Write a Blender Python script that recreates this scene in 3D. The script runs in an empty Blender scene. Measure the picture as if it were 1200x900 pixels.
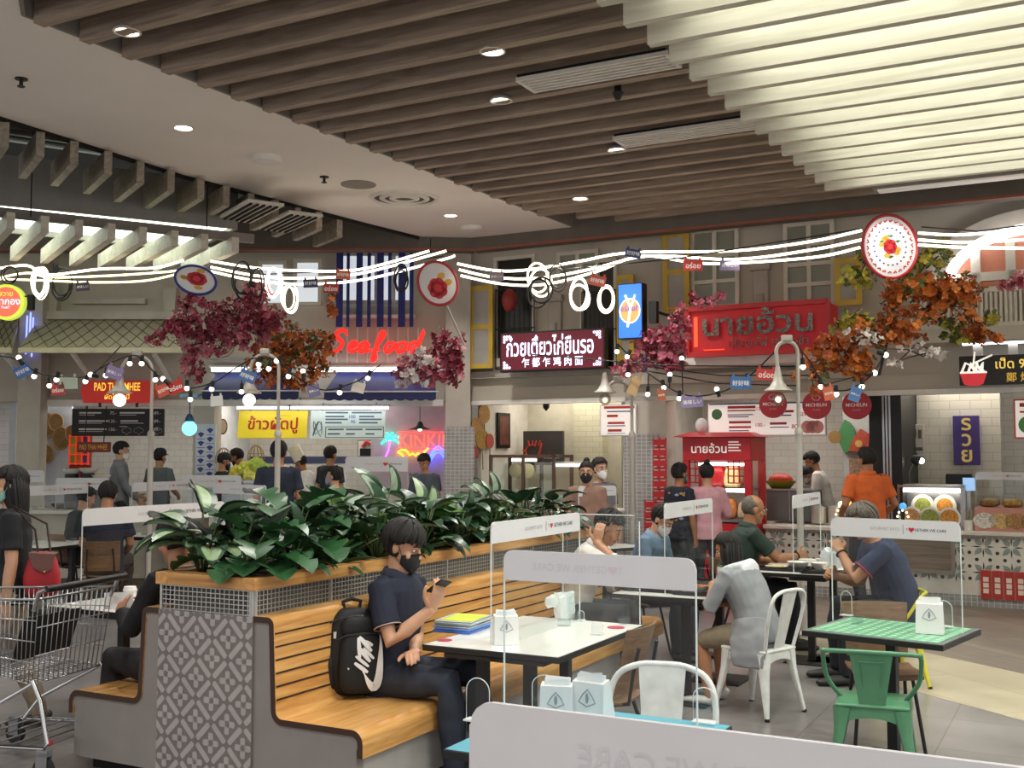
import bpy, bmesh, math, random
from mathutils import Vector as Vec, Matrix as Mat, noise as mnoise
R = math.radians
PI = math.pi
sc = bpy.context.scene
COL = sc.collection
random.seed(7)

# ------------------------------------------------------------------ camera
F = 1280.0            # focal length in pixels of the 1200x900 frame
CAMH = 1.75
PITCH = math.atan(81 / F)
cam = bpy.data.cameras.new('camera')
cam.sensor_fit = 'HORIZONTAL'; cam.sensor_width = 36.0; cam.lens = 36.0 * F / 1200
cam.clip_start = 0.05; cam.clip_end = 200
camo = bpy.data.objects.new('camera', cam); COL.objects.link(camo)
camo.location = (0, 0, CAMH); camo.rotation_euler = (PI / 2 + PITCH, 0, 0)
sc.camera = camo

# ------------------------------------------------------------------ world, view
wd = bpy.data.worlds.new('world'); sc.world = wd; wd.use_nodes = True
bg = wd.node_tree.nodes['Background']
bg.inputs[0].default_value = (1.0, 0.97, 0.96, 1); bg.inputs[1].default_value = 0.95
vs = sc.view_settings
vs.view_transform = 'Standard'; vs.look = 'None'; vs.gamma = 1.0; vs.use_curve_mapping = False
vs.exposure = 0.0
try:
    sc.cycles.use_denoising = True
    sc.cycles.max_bounces = 8; sc.cycles.transparent_max_bounces = 24
    sc.cycles.sample_clamp_indirect = 4.0; sc.cycles.caustics_reflective = False; sc.cycles.caustics_refractive = False
except Exception: pass
LUM_R = 3.7           # luminous ceiling over the bright slats
LUM_L = 3.3           # luminous box over the left pergola
DOWN_W = 75           # recessed downlights
STALL = 7.0           # glowing panels added to brighten the stalls

# ------------------------------------------------------------------ materials
MATS = {}
def lin(c):
    return tuple((x / 12.92 if x <= .04045 else ((x + .055) / 1.055) ** 2.4) for x in c)
def hx(h):
    return tuple(int(h[i:i + 2], 16) / 255 for i in (0, 2, 4))
def pm(h, rough=.5, metal=0, em=0, var=.08, scale=6, bump=0, stretch=None, alpha=None, trans=0, coat=0, sss=0):
    """procedural principled material from an sRGB hex colour with noise variation"""
    key = (h, rough, metal, em, var, scale, bump, stretch, coat, sss)
    if key in MATS: return MATS[key]
    m = bpy.data.materials.new('mat_' + h); m.use_nodes = True
    nt = m.node_tree; b = nt.nodes['Principled BSDF']
    c = lin(hx(h))
    b.inputs['Roughness'].default_value = rough; b.inputs['Metallic'].default_value = metal
    if coat: b.inputs['Coat Weight'].default_value = coat
    if sss:
        b.inputs['Subsurface Weight'].default_value = sss; b.inputs['Subsurface Radius'].default_value = (.02, .008, .005)
    tc = nt.nodes.new('ShaderNodeTexCoord'); mp = nt.nodes.new('ShaderNodeMapping')
    nt.links.new(tc.outputs['Object'], mp.inputs[0])
    mp.inputs['Scale'].default_value = stretch or (1, 1, 1)
    nz = nt.nodes.new('ShaderNodeTexNoise'); nz.inputs['Scale'].default_value = scale; nz.inputs['Detail'].default_value = 5
    nt.links.new(mp.outputs[0], nz.inputs[0])
    rp = nt.nodes.new('ShaderNodeValToRGB')
    rp.color_ramp.elements[0].position = .3; rp.color_ramp.elements[1].position = .7
    rp.color_ramp.elements[0].color = tuple(x * (1 - var) for x in c) + (1,)
    rp.color_ramp.elements[1].color = tuple(min(1, x * (1 + var)) for x in c) + (1,)
    nt.links.new(nz.outputs[0], rp.inputs[0])
    nt.links.new(rp.outputs[0], b.inputs['Base Color'])
    if em:
        nt.links.new(rp.outputs[0], b.inputs['Emission Color']); b.inputs['Emission Strength'].default_value = em
    if bump:
        bp = nt.nodes.new('ShaderNodeBump'); bp.inputs['Strength'].default_value = bump; bp.inputs['Distance'].default_value = .01
        nt.links.new(nz.outputs[0], bp.inputs['Height']); nt.links.new(bp.outputs[0], b.inputs['Normal'])
    MATS[key] = m
    return m
def wood(name, light, dark, axis=0, scale=1.0, rough=.45, plank=None, rot=0):
    """streaky wood, grain along the given local axis"""
    key = (name, light, dark, axis, scale)
    if key in MATS: return MATS[key]
    m = bpy.data.materials.new(name); m.use_nodes = True
    nt = m.node_tree; b = nt.nodes['Principled BSDF']; b.inputs['Roughness'].default_value = rough
    tc = nt.nodes.new('ShaderNodeTexCoord'); mp = nt.nodes.new('ShaderNodeMapping')
    nt.links.new(tc.outputs['Object'], mp.inputs[0])
    mp.inputs['Rotation'].default_value = (0, 0, rot)
    s = [14 * scale] * 3; s[axis] = 1.1 * scale
    mp2 = nt.nodes.new('ShaderNodeMapping'); mp2.inputs['Scale'].default_value = s
    nt.links.new(mp.outputs[0], mp2.inputs[0])
    n1 = nt.nodes.new('ShaderNodeTexNoise'); n1.inputs['Scale'].default_value = 1.6; n1.inputs['Detail'].default_value = 6; n1.inputs['Distortion'].default_value = 1.2
    nt.links.new(mp2.outputs[0], n1.inputs[0])
    rp = nt.nodes.new('ShaderNodeValToRGB')
    rp.color_ramp.elements[0].position = .32; rp.color_ramp.elements[1].position = .68
    rp.color_ramp.elements[0].color = lin(hx(dark)) + (1,); rp.color_ramp.elements[1].color = lin(hx(light)) + (1,)
    nt.links.new(n1.outputs[0], rp.inputs[0])
    nt.links.new(rp.outputs[0], b.inputs['Base Color'])
    MATS[key] = m
    return m
def tilemat(name, c1, c2, mortar, w, h, rot=0, ms=.004, rough=.35, offset=0.0, plane='xy', noise=.5):
    key = ('tile', name)
    if key in MATS: return MATS[key]
    m = bpy.data.materials.new(name); m.use_nodes = True
    nt = m.node_tree; b = nt.nodes['Principled BSDF']; b.inputs['Roughness'].default_value = rough
    tc = nt.nodes.new('ShaderNodeTexCoord'); mp = nt.nodes.new('ShaderNodeMapping')
    nt.links.new(tc.outputs['Object'], mp.inputs[0])
    mp.inputs['Rotation'].default_value = (PI / 2 if plane == 'xz' else 0, 0, rot)
    br = nt.nodes.new('ShaderNodeTexBrick'); br.offset = offset; br.squash = 1
    br.inputs['Scale'].default_value = 1; br.inputs['Brick Width'].default_value = w; br.inputs['Row Height'].default_value = h
    br.inputs['Mortar Size'].default_value = ms; br.inputs['Mortar Smooth'].default_value = .1
    br.inputs['Color1'].default_value = lin(hx(c1)) + (1,); br.inputs['Color2'].default_value = lin(hx(c2)) + (1,)
    br.inputs['Mortar'].default_value = lin(hx(mortar)) + (1,)
    nt.links.new(mp.outputs[0], br.inputs[0])
    nz = nt.nodes.new('ShaderNodeTexNoise'); nz.inputs['Scale'].default_value = 2.2; nz.inputs['Detail'].default_value = 8
    nt.links.new(mp.outputs[0], nz.inputs[0])
    mx = nt.nodes.new('ShaderNodeMix'); mx.data_type = 'RGBA'; mx.blend_type = 'OVERLAY'; mx.inputs[0].default_value = noise
    nt.links.new(br.outputs[0], mx.inputs[6]); nt.links.new(nz.outputs[0], mx.inputs[7])
    nt.links.new(mx.outputs[2], b.inputs['Base Color'])
    MATS[key] = m
    return m
def glassmat(name, tint, gloss=.06, rough=.02):
    if name in MATS: return MATS[name]
    m = bpy.data.materials.new(name); m.use_nodes = True
    nt = m.node_tree; nt.nodes.clear()
    o = nt.nodes.new('ShaderNodeOutputMaterial'); mx = nt.nodes.new('ShaderNodeMixShader')
    t = nt.nodes.new('ShaderNodeBsdfTransparent'); g = nt.nodes.new('ShaderNodeBsdfGlossy')
    nz = nt.nodes.new('ShaderNodeTexNoise'); nz.inputs['Scale'].default_value = 3
    mr = nt.nodes.new('ShaderNodeMapRange'); mr.inputs[3].default_value = gloss * .7; mr.inputs[4].default_value = gloss * 1.3
    t.inputs[0].default_value = lin(hx(tint)) + (1,); g.inputs['Roughness'].default_value = rough
    nt.links.new(nz.outputs[0], mr.inputs[0]); nt.links.new(mr.outputs[0], mx.inputs[0])
    nt.links.new(t.outputs[0], mx.inputs[1]); nt.links.new(g.outputs[0], mx.inputs[2]); nt.links.new(mx.outputs[0], o.inputs[0])
    MATS[name] = m
    return m
def emit(h, s): return pm(h, .5, 0, s, var=.02)

# ------------------------------------------------------------------ pixel -> world on real planes
def ray(px, py):
    u = 450 - py
    return Vec((px - 600, F * math.cos(PITCH) - u * math.sin(PITCH), F * math.sin(PITCH) + u * math.cos(PITCH)))
def G(px, py, z=0.0):
    r = ray(px, py); s = (z - CAMH) / r.z
    return Vec((r.x * s, r.y * s, z))
def W(px, py, Y):
    r = ray(px, py); s = Y / r.y
    return Vec((r.x * s, Y, CAMH + r.z * s))
class Frame:
    """a vertical facade plane: local x along it, local y into it (negative towards the hall), z up"""
    def __init__(s, o, rot):
        s.M = Mat.Translation(Vec(o)) @ Mat.Rotation(rot, 4, 'Z'); s.I = s.M.inverted(); s.rot = rot
    def at(s, px, py, d=0.0):
        r = s.I.to_3x3() @ ray(px, py); c = s.I @ Vec((0, 0, CAMH))
        k = (d - c.y) / r.y
        p = c + r * k
        return p.x, p.z
    def w(s, x, d, z): return s.M @ Vec((x, d, z))
TH = R(28)
U2 = Vec((math.cos(TH), -math.sin(TH), 0)); V2 = Vec((math.sin(TH), math.cos(TH), 0))
JX, JY = -.65, 15.9
FR = Frame((JX, JY, 0), -TH)
FL = Frame((JX, JY, 0), 0)

# ------------------------------------------------------------------ mesh builder
I4 = Mat.Identity(4)
class MB:
    def __init__(s, M=None):
        s.v = []; s.f = []; s.m = []; s.M = M.copy() if M else I4.copy(); s.mi = 0
    def add(s, vs, fs, M=None):
        k = len(s.v); T = s.M @ M if M else s.M
        s.v += [T @ Vec(p) for p in vs]
        s.f += [tuple(i + k for i in f) for f in fs]; s.m += [s.mi] * len(fs)
        return s
    def box(s, c, d, bev=0, M=None, seg=2):
        x, y, z = d[0] / 2, d[1] / 2, d[2] / 2
        if bev <= 0:
            vs = [(c[0] + a * x, c[1] + b * y, c[2] + e * z) for a in (-1, 1) for b in (-1, 1) for e in (-1, 1)]
            return s.add(vs, [(0, 1, 3, 2), (4, 6, 7, 5), (0, 4, 5, 1), (2, 3, 7, 6), (0, 2, 6, 4), (1, 5, 7, 3)], M)
        bm = bmesh.new(); bmesh.ops.create_cube(bm, size=1)
        for v in bm.verts: v.co = Vec((v.co.x * d[0], v.co.y * d[1], v.co.z * d[2]))
        bmesh.ops.bevel(bm, geom=bm.edges[:], offset=min(bev, min(d) * .49), segments=seg, affect='EDGES', profile=.5)
        s.bm(bm, Mat.Translation(Vec(c)) if M is None else M @ Mat.Translation(Vec(c))); return s
    def bm(s, bm, M=None):
        bm.verts.index_update()
        s.add([v.co.copy() for v in bm.verts], [tuple(v.index for v in f.verts) for f in bm.faces], M); bm.free(); return s
    def b2(s, lo, hi, bev=0, M=None):
        return s.box([(a + b) / 2 for a, b in zip(lo, hi)], [abs(b - a) for a, b in zip(lo, hi)], bev, M)
    def tube(s, pts, r, n=8, side=None, closed=False, round_=False, M=None):
        pts = [Vec(p) for p in pts]; N = len(pts)
        rr = r if isinstance(r, (list, tuple)) and len(r) == N and not (N == 2 and isinstance(r, tuple)) else [r] * N
        rr = [q if isinstance(q, tuple) else (q, q) for q in rr]
        if round_:
            a = (pts[0] - pts[1]).normalized(); b = (pts[-1] - pts[-2]).normalized()
            q0 = rr[0]; q1 = rr[-1]
            pts = [pts[0] + a * (max(q0) * .9), pts[0] + a * (max(q0) * .6)] + pts + [pts[-1] + b * (max(q1) * .6), pts[-1] + b * (max(q1) * .9)]
            rr = [(q0[0] * .4, q0[1] * .4), (q0[0] * .8, q0[1] * .8)] + rr + [(q1[0] * .8, q1[1] * .8), (q1[0] * .4, q1[1] * .4)]
            N = len(pts)
        vs = []; fs = []; px = None
        for i, p in enumerate(pts):
            if closed: t = pts[(i + 1) % N] - pts[i - 1]
            else: t = pts[min(i + 1, N - 1)] - pts[max(i - 1, 0)]
            if t.length < 1e-9: t = Vec((0, 0, 1))
            t.normalize()
            if side is not None: x = Vec(side)
            elif px is None: x = Vec((0, 0, 1)) if abs(t.z) < .9 else Vec((1, 0, 0))
            else: x = px
            x = x - t * x.dot(t)
            if x.length < 1e-6: x = t.orthogonal()
            x.normalize(); px = x; y = t.cross(x)
            for j in range(n):
                a = 2 * PI * j / n
                vs.append(p + x * (math.cos(a) * rr[i][0]) + y * (math.sin(a) * rr[i][1]))
        for i in range(N if closed else N - 1):
            for j in range(n):
                a = i * n + j; b = i * n + (j + 1) % n; k = (i + 1) % N
                fs.append((a, b, k * n + (j + 1) % n, k * n + j))
        if not closed: fs += [tuple(range(n))[::-1], tuple((N - 1) * n + j for j in range(n))]
        return s.add(vs, fs, M)
    def bar(s, a, b, w, h, up=(0, 0, 1), M=None):
        """rectangular bar from a to b, w across, h along up"""
        a = Vec(a); b = Vec(b); t = (b - a).normalized(); u = Vec(up); u = u - t * u.dot(t)
        if u.length < 1e-6: u = t.orthogonal()
        u.normalize(); x = t.cross(u)
        vs = [p + x * (i * w / 2) + u * (j * h / 2) for p in (a, b) for i, j in ((-1, -1), (1, -1), (1, 1), (-1, 1))]
        return s.add(vs, [(0, 3, 2, 1), (4, 5, 6, 7), (0, 1, 5, 4), (1, 2, 6, 5), (2, 3, 7, 6), (3, 0, 4, 7)], M)
    def sph(s, c, r, nu=14, nv=9, M=None):
        r = r if isinstance(r, (tuple, list)) else (r, r, r)
        vs = [(c[0], c[1], c[2] + r[2])]; fs = []
        for i in range(1, nv):
            a = PI * i / nv
            for j in range(nu):
                b = 2 * PI * j / nu
                vs.append((c[0] + r[0] * math.sin(a) * math.cos(b), c[1] + r[1] * math.sin(a) * math.sin(b), c[2] + r[2] * math.cos(a)))
        vs.append((c[0], c[1], c[2] - r[2])); L = len(vs) - 1
        for j in range(nu):
            k = (j + 1) % nu
            fs.append((0, 1 + j, 1 + k)); fs.append((L, L - nu + k, L - nu + j))
            for i in range(nv - 2):
                a = 1 + i * nu
                fs.append((a + j, a + nu + j, a + nu + k, a + k))
        return s.add(vs, fs, M)
    def lathe(s, prof, n=20, c=(0, 0, 0), M=None):
        vs = []; fs = []
        for r, z in prof:
            for j in range(n):
                a = 2 * PI * j / n
                vs.append((c[0] + r * math.cos(a), c[1] + r * math.sin(a), c[2] + z))
        for i in range(len(prof) - 1):
            for j in range(n):
                k = (j + 1) % n
                fs.append((i * n + j, i * n + k, (i + 1) * n + k, (i + 1) * n + j))
        if prof[0][0] > 1e-4: fs.append(tuple(range(n))[::-1])
        if prof[-1][0] > 1e-4: fs.append(tuple((len(prof) - 1) * n + j for j in range(n)))
        return s.add(vs, fs, M)
    def disc(s, c, r, th, n=32, M=None, axis='y'):
        """upright disc facing -y"""
        rx, rz = r if isinstance(r, (tuple, list)) else (r, r)
        vs = [(c[0] + rx * math.cos(2 * PI * j / n), c[1] + k * th, c[2] + rz * math.sin(2 * PI * j / n)) for k in (0, 1) for j in range(n)]
        fs = [tuple(range(n)), tuple(range(2 * n - 1, n - 1, -1))] + [(j, j + n, (j + 1) % n + n, (j + 1) % n) for j in range(n)]
        return s.add(vs, fs, M)
    def prism(s, poly, y0, y1, M=None):
        """polygon in local x,z extruded along y"""
        n = len(poly)
        vs = [(x, y, z) for y in (y0, y1) for x, z in poly]
        fs = [tuple(range(n)), tuple(range(2 * n - 1, n - 1, -1))] + [(j, j + n, (j + 1) % n + n, (j + 1) % n) for j in range(n)]
        return s.add(vs, fs, M)
    def slab(s, poly, z0, z1, M=None):
        """polygon in x,y extruded along z"""
        n = len(poly)
        vs = [(x, y, z) for z in (z0, z1) for x, y in poly]
        fs = [tuple(range(n))[::-1], tuple(range(n, 2 * n))] + [(j, (j + 1) % n, (j + 1) % n + n, j + n) for j in range(n)]
        return s.add(vs, fs, M)
    def text(s, body, x0, z0, x1, z1, y, th=.004, bold=0.0, shear=0, keep=True, M=None):
        """lettering that fills the box x0..x1, z0..z1, facing -y"""
        key = (body, bold, shear)
        if key not in TXT:
            cu = bpy.data.curves.new('lettering', 'FONT'); cu.body = body; cu.offset = bold; cu.shear = shear; cu.resolution_u = 3; cu.align_x = 'CENTER'
            o = bpy.data.objects.new('lettering', cu); COL.objects.link(o)
            dg = bpy.context.evaluated_depsgraph_get()
            me = bpy.data.meshes.new_from_object(o.evaluated_get(dg))
            TXT[key] = ([v.co.copy() for v in me.vertices], [tuple(p.vertices) for p in me.polygons])
            bpy.data.objects.remove(o); bpy.data.curves.remove(cu); bpy.data.meshes.remove(me)
        v, f = TXT[key]
        if not v: return s
        a0 = min(p.x for p in v); a1 = max(p.x for p in v); b0 = min(p.y for p in v); b1 = max(p.y for p in v)
        sx = (x1 - x0) / max(1e-6, a1 - a0); sz = (z1 - z0) / max(1e-6, b1 - b0)
        if keep:
            k = min(abs(sx), abs(sz)); sx = math.copysign(k, sx); sz = k
        cx = (x0 + x1) / 2; cz = (z0 + z1) / 2; ax = (a0 + a1) / 2; az = (b0 + b1) / 2
        vv = [(cx + (p.x - ax) * sx, y - th, cz + (p.y - az) * sz) for p in v]
        fl = sx < 0
        return s.add(vv, [q[::-1] if fl else q for q in f], M)
    def build(s, name, mats, parent=None, smooth=None):
        me = bpy.data.meshes.new(name)
        if not isinstance(mats, (list, tuple)): mats = [mats]
        if parent is not None:
            Iv = MW[parent.name].inverted(); vs = [Iv @ p for p in s.v]; org = Vec((0, 0, 0))
        else:
            xs = [p.x for p in s.v]; ys = [p.y for p in s.v]; zs = [p.z for p in s.v]
            org = Vec(((min(xs) + max(xs)) / 2, (min(ys) + max(ys)) / 2, min(zs))); vs = [p - org for p in s.v]
        me.from_pydata(vs, [], s.f)
        for m in mats: me.materials.append(m)
        me.polygons.foreach_set('material_index', s.m)
        if smooth:
            me.shade_smooth()
            if smooth < 3: me.set_sharp_from_angle(angle=smooth)
        me.update()
        o = bpy.data.objects.new(name, me); COL.objects.link(o); o.location = org
        if parent is not None: o.parent = parent; MW[o.name] = MW[parent.name].copy()
        else: MW[o.name] = Mat.Translation(org)
        return o
TXT = {}
MW = {}
def tag(o, label=None, cat=None, group=None, kind=None):
    if label: o['label'] = label
    if cat: o['category'] = cat
    if group: o['group'] = group
    if kind: o['kind'] = kind
    return o
def struct(mb, name, mats, smooth=None): return tag(mb.build(name, mats, None, smooth), kind='structure')
def thing(name, label, cat, loc=(0, 0, 0), rz=0, group=None):
    o = bpy.data.objects.new(name, None); COL.objects.link(o); o.empty_display_size = .1
    o.location = loc; o.rotation_euler = (0, 0, rz)
    MW[o.name] = Mat.Translation(Vec(loc)) @ Mat.Rotation(rz, 4, 'Z')
    return tag(o, label, cat, group)
def at(o): return MW[o.name]
def kids(o): return list(o.children)
def dup(src, loc, rz, label, group=None):
    r = src.copy(); COL.objects.link(r); r.location = loc; r.rotation_euler = (0, 0, rz); r['label'] = label
    if group: r['group'] = group
    MW[r.name] = Mat.Translation(Vec(loc)) @ Mat.Rotation(rz, 4, 'Z')
    def rec(a, b):
        for ch in list(a.children):
            c = ch.copy(); COL.objects.link(c); c.parent = b; MW[c.name] = MW[r.name].copy(); rec(ch, c)
    rec(src, r)
    return r
def tl(o, mb=None):
    """builder whose coordinates are local to a thing"""
    return MB(MW[o.name])
def spot(name, loc, power, size=1.9, blend=.6, col=(1, .95, .9), rad=.05, to=None):
    l = bpy.data.lights.new(name, 'SPOT'); l.energy = power; l.spot_size = size; l.spot_blend = blend; l.color = col; l.shadow_soft_size = rad
    o = bpy.data.objects.new(name, l); COL.objects.link(o); o.location = loc
    if to is not None: o.rotation_euler = (Vec(to) - Vec(loc)).to_track_quat('-Z', 'Y').to_euler()
    return o
def point(name, loc, power, col=(1, .93, .84), rad=.05):
    l = bpy.data.lights.new(name, 'POINT'); l.energy = power; l.color = col; l.shadow_soft_size = rad
    o = bpy.data.objects.new(name, l); COL.objects.link(o); o.location = loc
    return o
# ================================================================== STRUCTURE
WHITE = pm('e9e5dd', .6); CEILW = pm('f6efe6', .8, var=.02, scale=1.5)
DARK = pm('15130f', .9); BULK = pm('6a635c', .8); STONE = pm('b9b1a6', .85, var=.12, scale=3)
PLAS = pm('bfb7a9', .85, var=.06, scale=2); GREYP = pm('9a9591', .75, var=.05, scale=3)
SLAT = wood('brown_slat', 'b3a08e', '8b796b', 0, .8, .6); SLATB = wood('pale_slat', 'd8d2c4', 'bfb8a8', 0, .5, .6)
BLACK = pm('0d0d0e', .45); STEEL = pm('b9bbbd', .3, .9); CHROME = pm('d5d7d9', .15, 1)
TG = tilemat('grey_floor_tile', '817d7c', '757170', '565352', .8, .8, TH, .004, .28)
TCR = tilemat('cream_floor_tile', 'b8ad94', 'b1a68d', '968b77', 1.2, .6, R(72), .004, .35, .5, noise=.25)
TPL = tilemat('plank_floor', '8f8276', '7d7167', '5f554e', 1.2, .15, R(72), .004, .4, .37, noise=.35)
WTILE = tilemat('white_wall_tile', 'dedbd4', 'd6d3cc', 'b9b5ad', .2, .1, 0, .003, .25, .5, 'xz', .1)
GMOS = tilemat('grey_mosaic', '9d9b99', '8c8a88', 'c2bfbb', .06, .05, 0, .004, .5, 0, 'xz', .3)
mb = MB(); mb.b2((-16, -5, -.1), (14, 22, 0)); struct(mb, 'floor', TG)
def floorpoly(pts, z, mat):
    m = MB(); m.slab([(G(*p).x, G(*p).y) for p in pts], 0.0005, z); struct(m, 'floor', mat)
floorpoly([(820, 742), (930, 768), (985, 785), (1100, 818), (1200, 845), (1500, 935), (1560, 860), (1200, 790), (1100, 768), (980, 742), (880, 722)][::-1], .002, TCR)
floorpoly([(880, 722), (980, 742), (1100, 768), (1200, 790), (1560, 860), (1500, 740), (1200, 700), (1000, 690), (880, 690)][::-1], .003, TPL)
# ---- main ceiling
ZC = 4.78
LEFTC = [(-9, -5), (-7.6, 2), (-6.3, 6), (-4.62, 9.69), (-3.6, 11.75), (-1.92, 14.28), (-1.31, 15.14)]
SL0 = Vec((-3.38, 7.38, 0)); SL1 = Vec((.81, 14.45, 0))
mb = MB(); mb.slab(LEFTC + [(-.9, 15.4), (.6, 15.0), (.81, 14.45), (-3.38, 7.38), (-3.16, 6.8), (-2.5, 4.2), (9, -2), (9, -5)], ZC, ZC + .06)
struct(mb, 'ceiling', CEILW)
mb = MB(); mb.slab([(-3.4, 3.5), (-3.4, 7.2), (.7, 14.6), (.9, 16.4), (12, 10.5), (12, -3)], 5.12, 5.18); struct(mb, 'ceiling', pm('4a443f', .9))
mb = MB()
for a, b in (((-2.5, 4.2), (-3.16, 6.8)), ((-3.16, 6.8), (-3.38, 7.38)), ((-3.38, 7.38), (.81, 14.45)), ((-2.5, 4.2), (9, -2))):
    mb.bar((a[0], a[1], ZC + .17), (b[0], b[1], ZC + .17), .03, .36)
struct(mb, 'ceiling', pm('8d867e', .85))
mb = MB(); mb.slab([(-16, -5), (-9.5, -5), (-1, 15.6), (-1, 20), (-16, 20)], 5.75, 5.8); struct(mb, 'ceiling', DARK)
mb = MB()
LC3 = [Vec((x, y, ZC + .45)) for x, y in LEFTC]
for a, b in zip(LC3, LC3[1:]): mb.bar(a, b, .03, .98)
struct(mb, 'trim_1', DARK)
# bulkhead over the shop fronts
mb = MB()
bp = [(-14, 15.35), (-1.15, 15.3)] + [tuple(FR.w(x, -.42, 0))[:2] for x in (.35, 12)]
for a, b in zip(bp, bp[1:]): mb.bar((*a, 4.93), (*b, 4.93), .25, .66)
struct(mb, 'trim_2', BULK)
mb = MB()
for a, b in zip(bp, bp[1:]): mb.bar((a[0], a[1] - .12, 4.605), (b[0], b[1] - .12, 4.605), .04, .03)
struct(mb, 'trim_3', pm('9a5a48', .7))

# ---- slatted ceilings
t1 = thing('slatted_ceiling', 'ceiling of brown wood effect slats running over the dining area', 'ceiling panel', (SL0.x, SL0.y, 4.7), -TH)
GA = G(702, 6, 4.38); GB = G(968, 224, 4.38)
VB = (GB - GA).normalized()
def bright_u(t):
    """u coordinate where the bright field begins on the slat at distance t"""
    o = SL0 + V2 * t
    n = Vec((VB.y, -VB.x, 0)); d = (GA - o); d.z = 0
    return d.dot(n) / U2.dot(n)
tmax = (GB - SL0).dot(V2)
for k in range(-6, 22):
    t = .1 + .375 * k
    e0 = SL0 + V2 * t
    u0 = (.03 if k >= 0 else .35) + (SL1 - SL0).normalized().dot(U2) * t * 1.0
    u1 = bright_u(t) + .25 if t < tmax + .1 else 9.5
    if k >= 20: u0 += .35 * (k - 19)
    m = MB(); m.bar(e0 + U2 * u0 + Vec((0, 0, 4.83)), e0 + U2 * u1 + Vec((0, 0, 4.83)), .09, .2)
    m.build('slat', SLAT, t1)
t2 = thing('luminous_slat_ceiling', 'ceiling of pale slats hanging lower under a glowing panel', 'ceiling panel', (GA.x, GA.y, 4.38), -TH)
k = -6
while .1 + .375 * k < tmax + .1:
    t = .1 + .375 * k
    e0 = SL0 + V2 * t; u0 = bright_u(t)
    m = MB(); m.bar(e0 + U2 * u0 + Vec((0, 0, 4.5)), e0 + U2 * (u0 + 7.5) + Vec((0, 0, 4.5)), .07, .24)
    m.build('slat', SLATB, t2); k += 1
m = MB(); a = GA - VB * 2.5; b = GB - VB * .1
pl = [a + U2 * .3, b + U2 * .3, b + U2 * 7, a + U2 * 8]
m.slab([(p.x, p.y) for p in pl], 4.74, 4.77); m.build('light_panel', emit('f8fff4', LUM_R), t2)
m = MB()
for p, q in ((pl[0], pl[1]), (pl[1], pl[2])): m.bar(Vec((p.x, p.y, 4.7)), Vec((q.x, q.y, 4.7)), .03, .2)
m.build('box_edge', SLATB, t2)

# ---- left pergola ceiling
A2 = Vec((.84, .543, 0)); B2 = Vec((-.543, .84, 0))
t3 = thing('pergola_ceiling', 'hanging pergola of pale slats with a glowing panel above, upper left', 'ceiling panel', tuple(G(150, 265, 4.2)))
r0 = G(-60, 246, 4.2); r1 = G(297, 283, 4.2); A3 = (r1 - r0).normalized(); B3 = Vec((-A3.y, A3.x, 0))
m = MB(); m.bar(r0 + Vec((0, 0, .03)), r1 + Vec((0, 0, .03)), .06, .1); m.build('rail', pm('857e77', .7), t3)
m = MB(); m.bar(r0 + B2 * .9 + Vec((0, 0, .02)), r1 + B2 * .9 + Vec((0, 0, .02)), .05, .06); m.build('rail', pm('b5b0a6', .7), t3)
for px in (-60, -25, 13, 53, 93, 131, 168, 205, 240, 276):
    p = G(px, 250 + (px / 297) * 33, 4.16); p.z = 4.1
    m = MB(); m.bar(p, p + B2 * 2.0, .08, .17); m.build('slat', SLATB, t3)
for px in (36, 242):
    p = G(px, 250 + (px / 297) * 33, 4.2); m = MB(); m.tube([p, p + Vec((0, 0, 1.4))], .006, 5); m.build('wire', DARK, t3)
t4 = thing('luminous_box', 'long grey box with a glowing underside above the pergola slats', 'ceiling light', tuple(G(150, 250, 4.4)))
f0 = G(-80, 232, 4.4); f1 = G(276, 268, 4.4); fb = f1 - f0
m = MB(); m.bar(f0 + Vec((0, 0, .27)), f1 + Vec((0, 0, .27)), .05, .55); m.bar(f1 + Vec((0, 0, .27)), f1 + B2 * 2.2 + Vec((0, 0, .27)), .05, .55); m.build('fascia', pm('8f8a86', .8), t4)
m = MB(); m.slab([(p.x, p.y) for p in (f0 + B2 * .03, f1 + B2 * .03 - A2 * .05, f1 + B2 * 1.5 - A2 * .05, f0 + B2 * 1.5)], 4.42, 4.45); m.build('light_panel', emit('effff2', LUM_L), t4)
t5 = thing('ceiling_beams', 'row of short wooden beams under the dark opening of the ceiling', 'ceiling panel', tuple(G(200, 200, 4.5)))
for i, (px, py) in enumerate(((8, 140), (50, 152), (90, 163), (130, 175), (168, 187), (204, 197), (239, 207), (269, 216), (298, 225), (327, 233), (353, 242), (378, 247), (402, 256))):
    p = G(px, py, 4.74); p.z = 4.63; p += B2 * .1
    m = MB(); m.bar(p, p + B2 * (1.0 if i < 8 else .8), .075, .23); m.build('beam', wood('beam_wood', 'a99f8f', '857a6b', 1, .8), t5)
for i, (px, py, lb) in enumerate(((292, 250, 'white slotted ceiling diffuser beside the end of the glowing box'), (338, 262, 'white slotted ceiling diffuser nearest the blue striped window'))):
    p = G(px, py, 4.5); t = thing('air_diffuser', lb, 'vent', (p.x, p.y, 4.5), math.atan2(B2.y, B2.x), 'linear ceiling diffusers')
    m = tl(t); m.box((0, 0, .02), (1.1, .42, .03)); m.build('frame', pm('cfcac0', .6), t)
    m = tl(t)
    for j in range(5): m.box((0, -.15 + j * .075, -.003), (1.0, .025, .02))
    m.build('slot', DARK, t)
p = Vec((-3.6, 13.6, 5.3)); t = thing('air_duct', 'grey ventilation pipes in the dark ceiling opening', 'duct', tuple(p))
m = MB()
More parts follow.
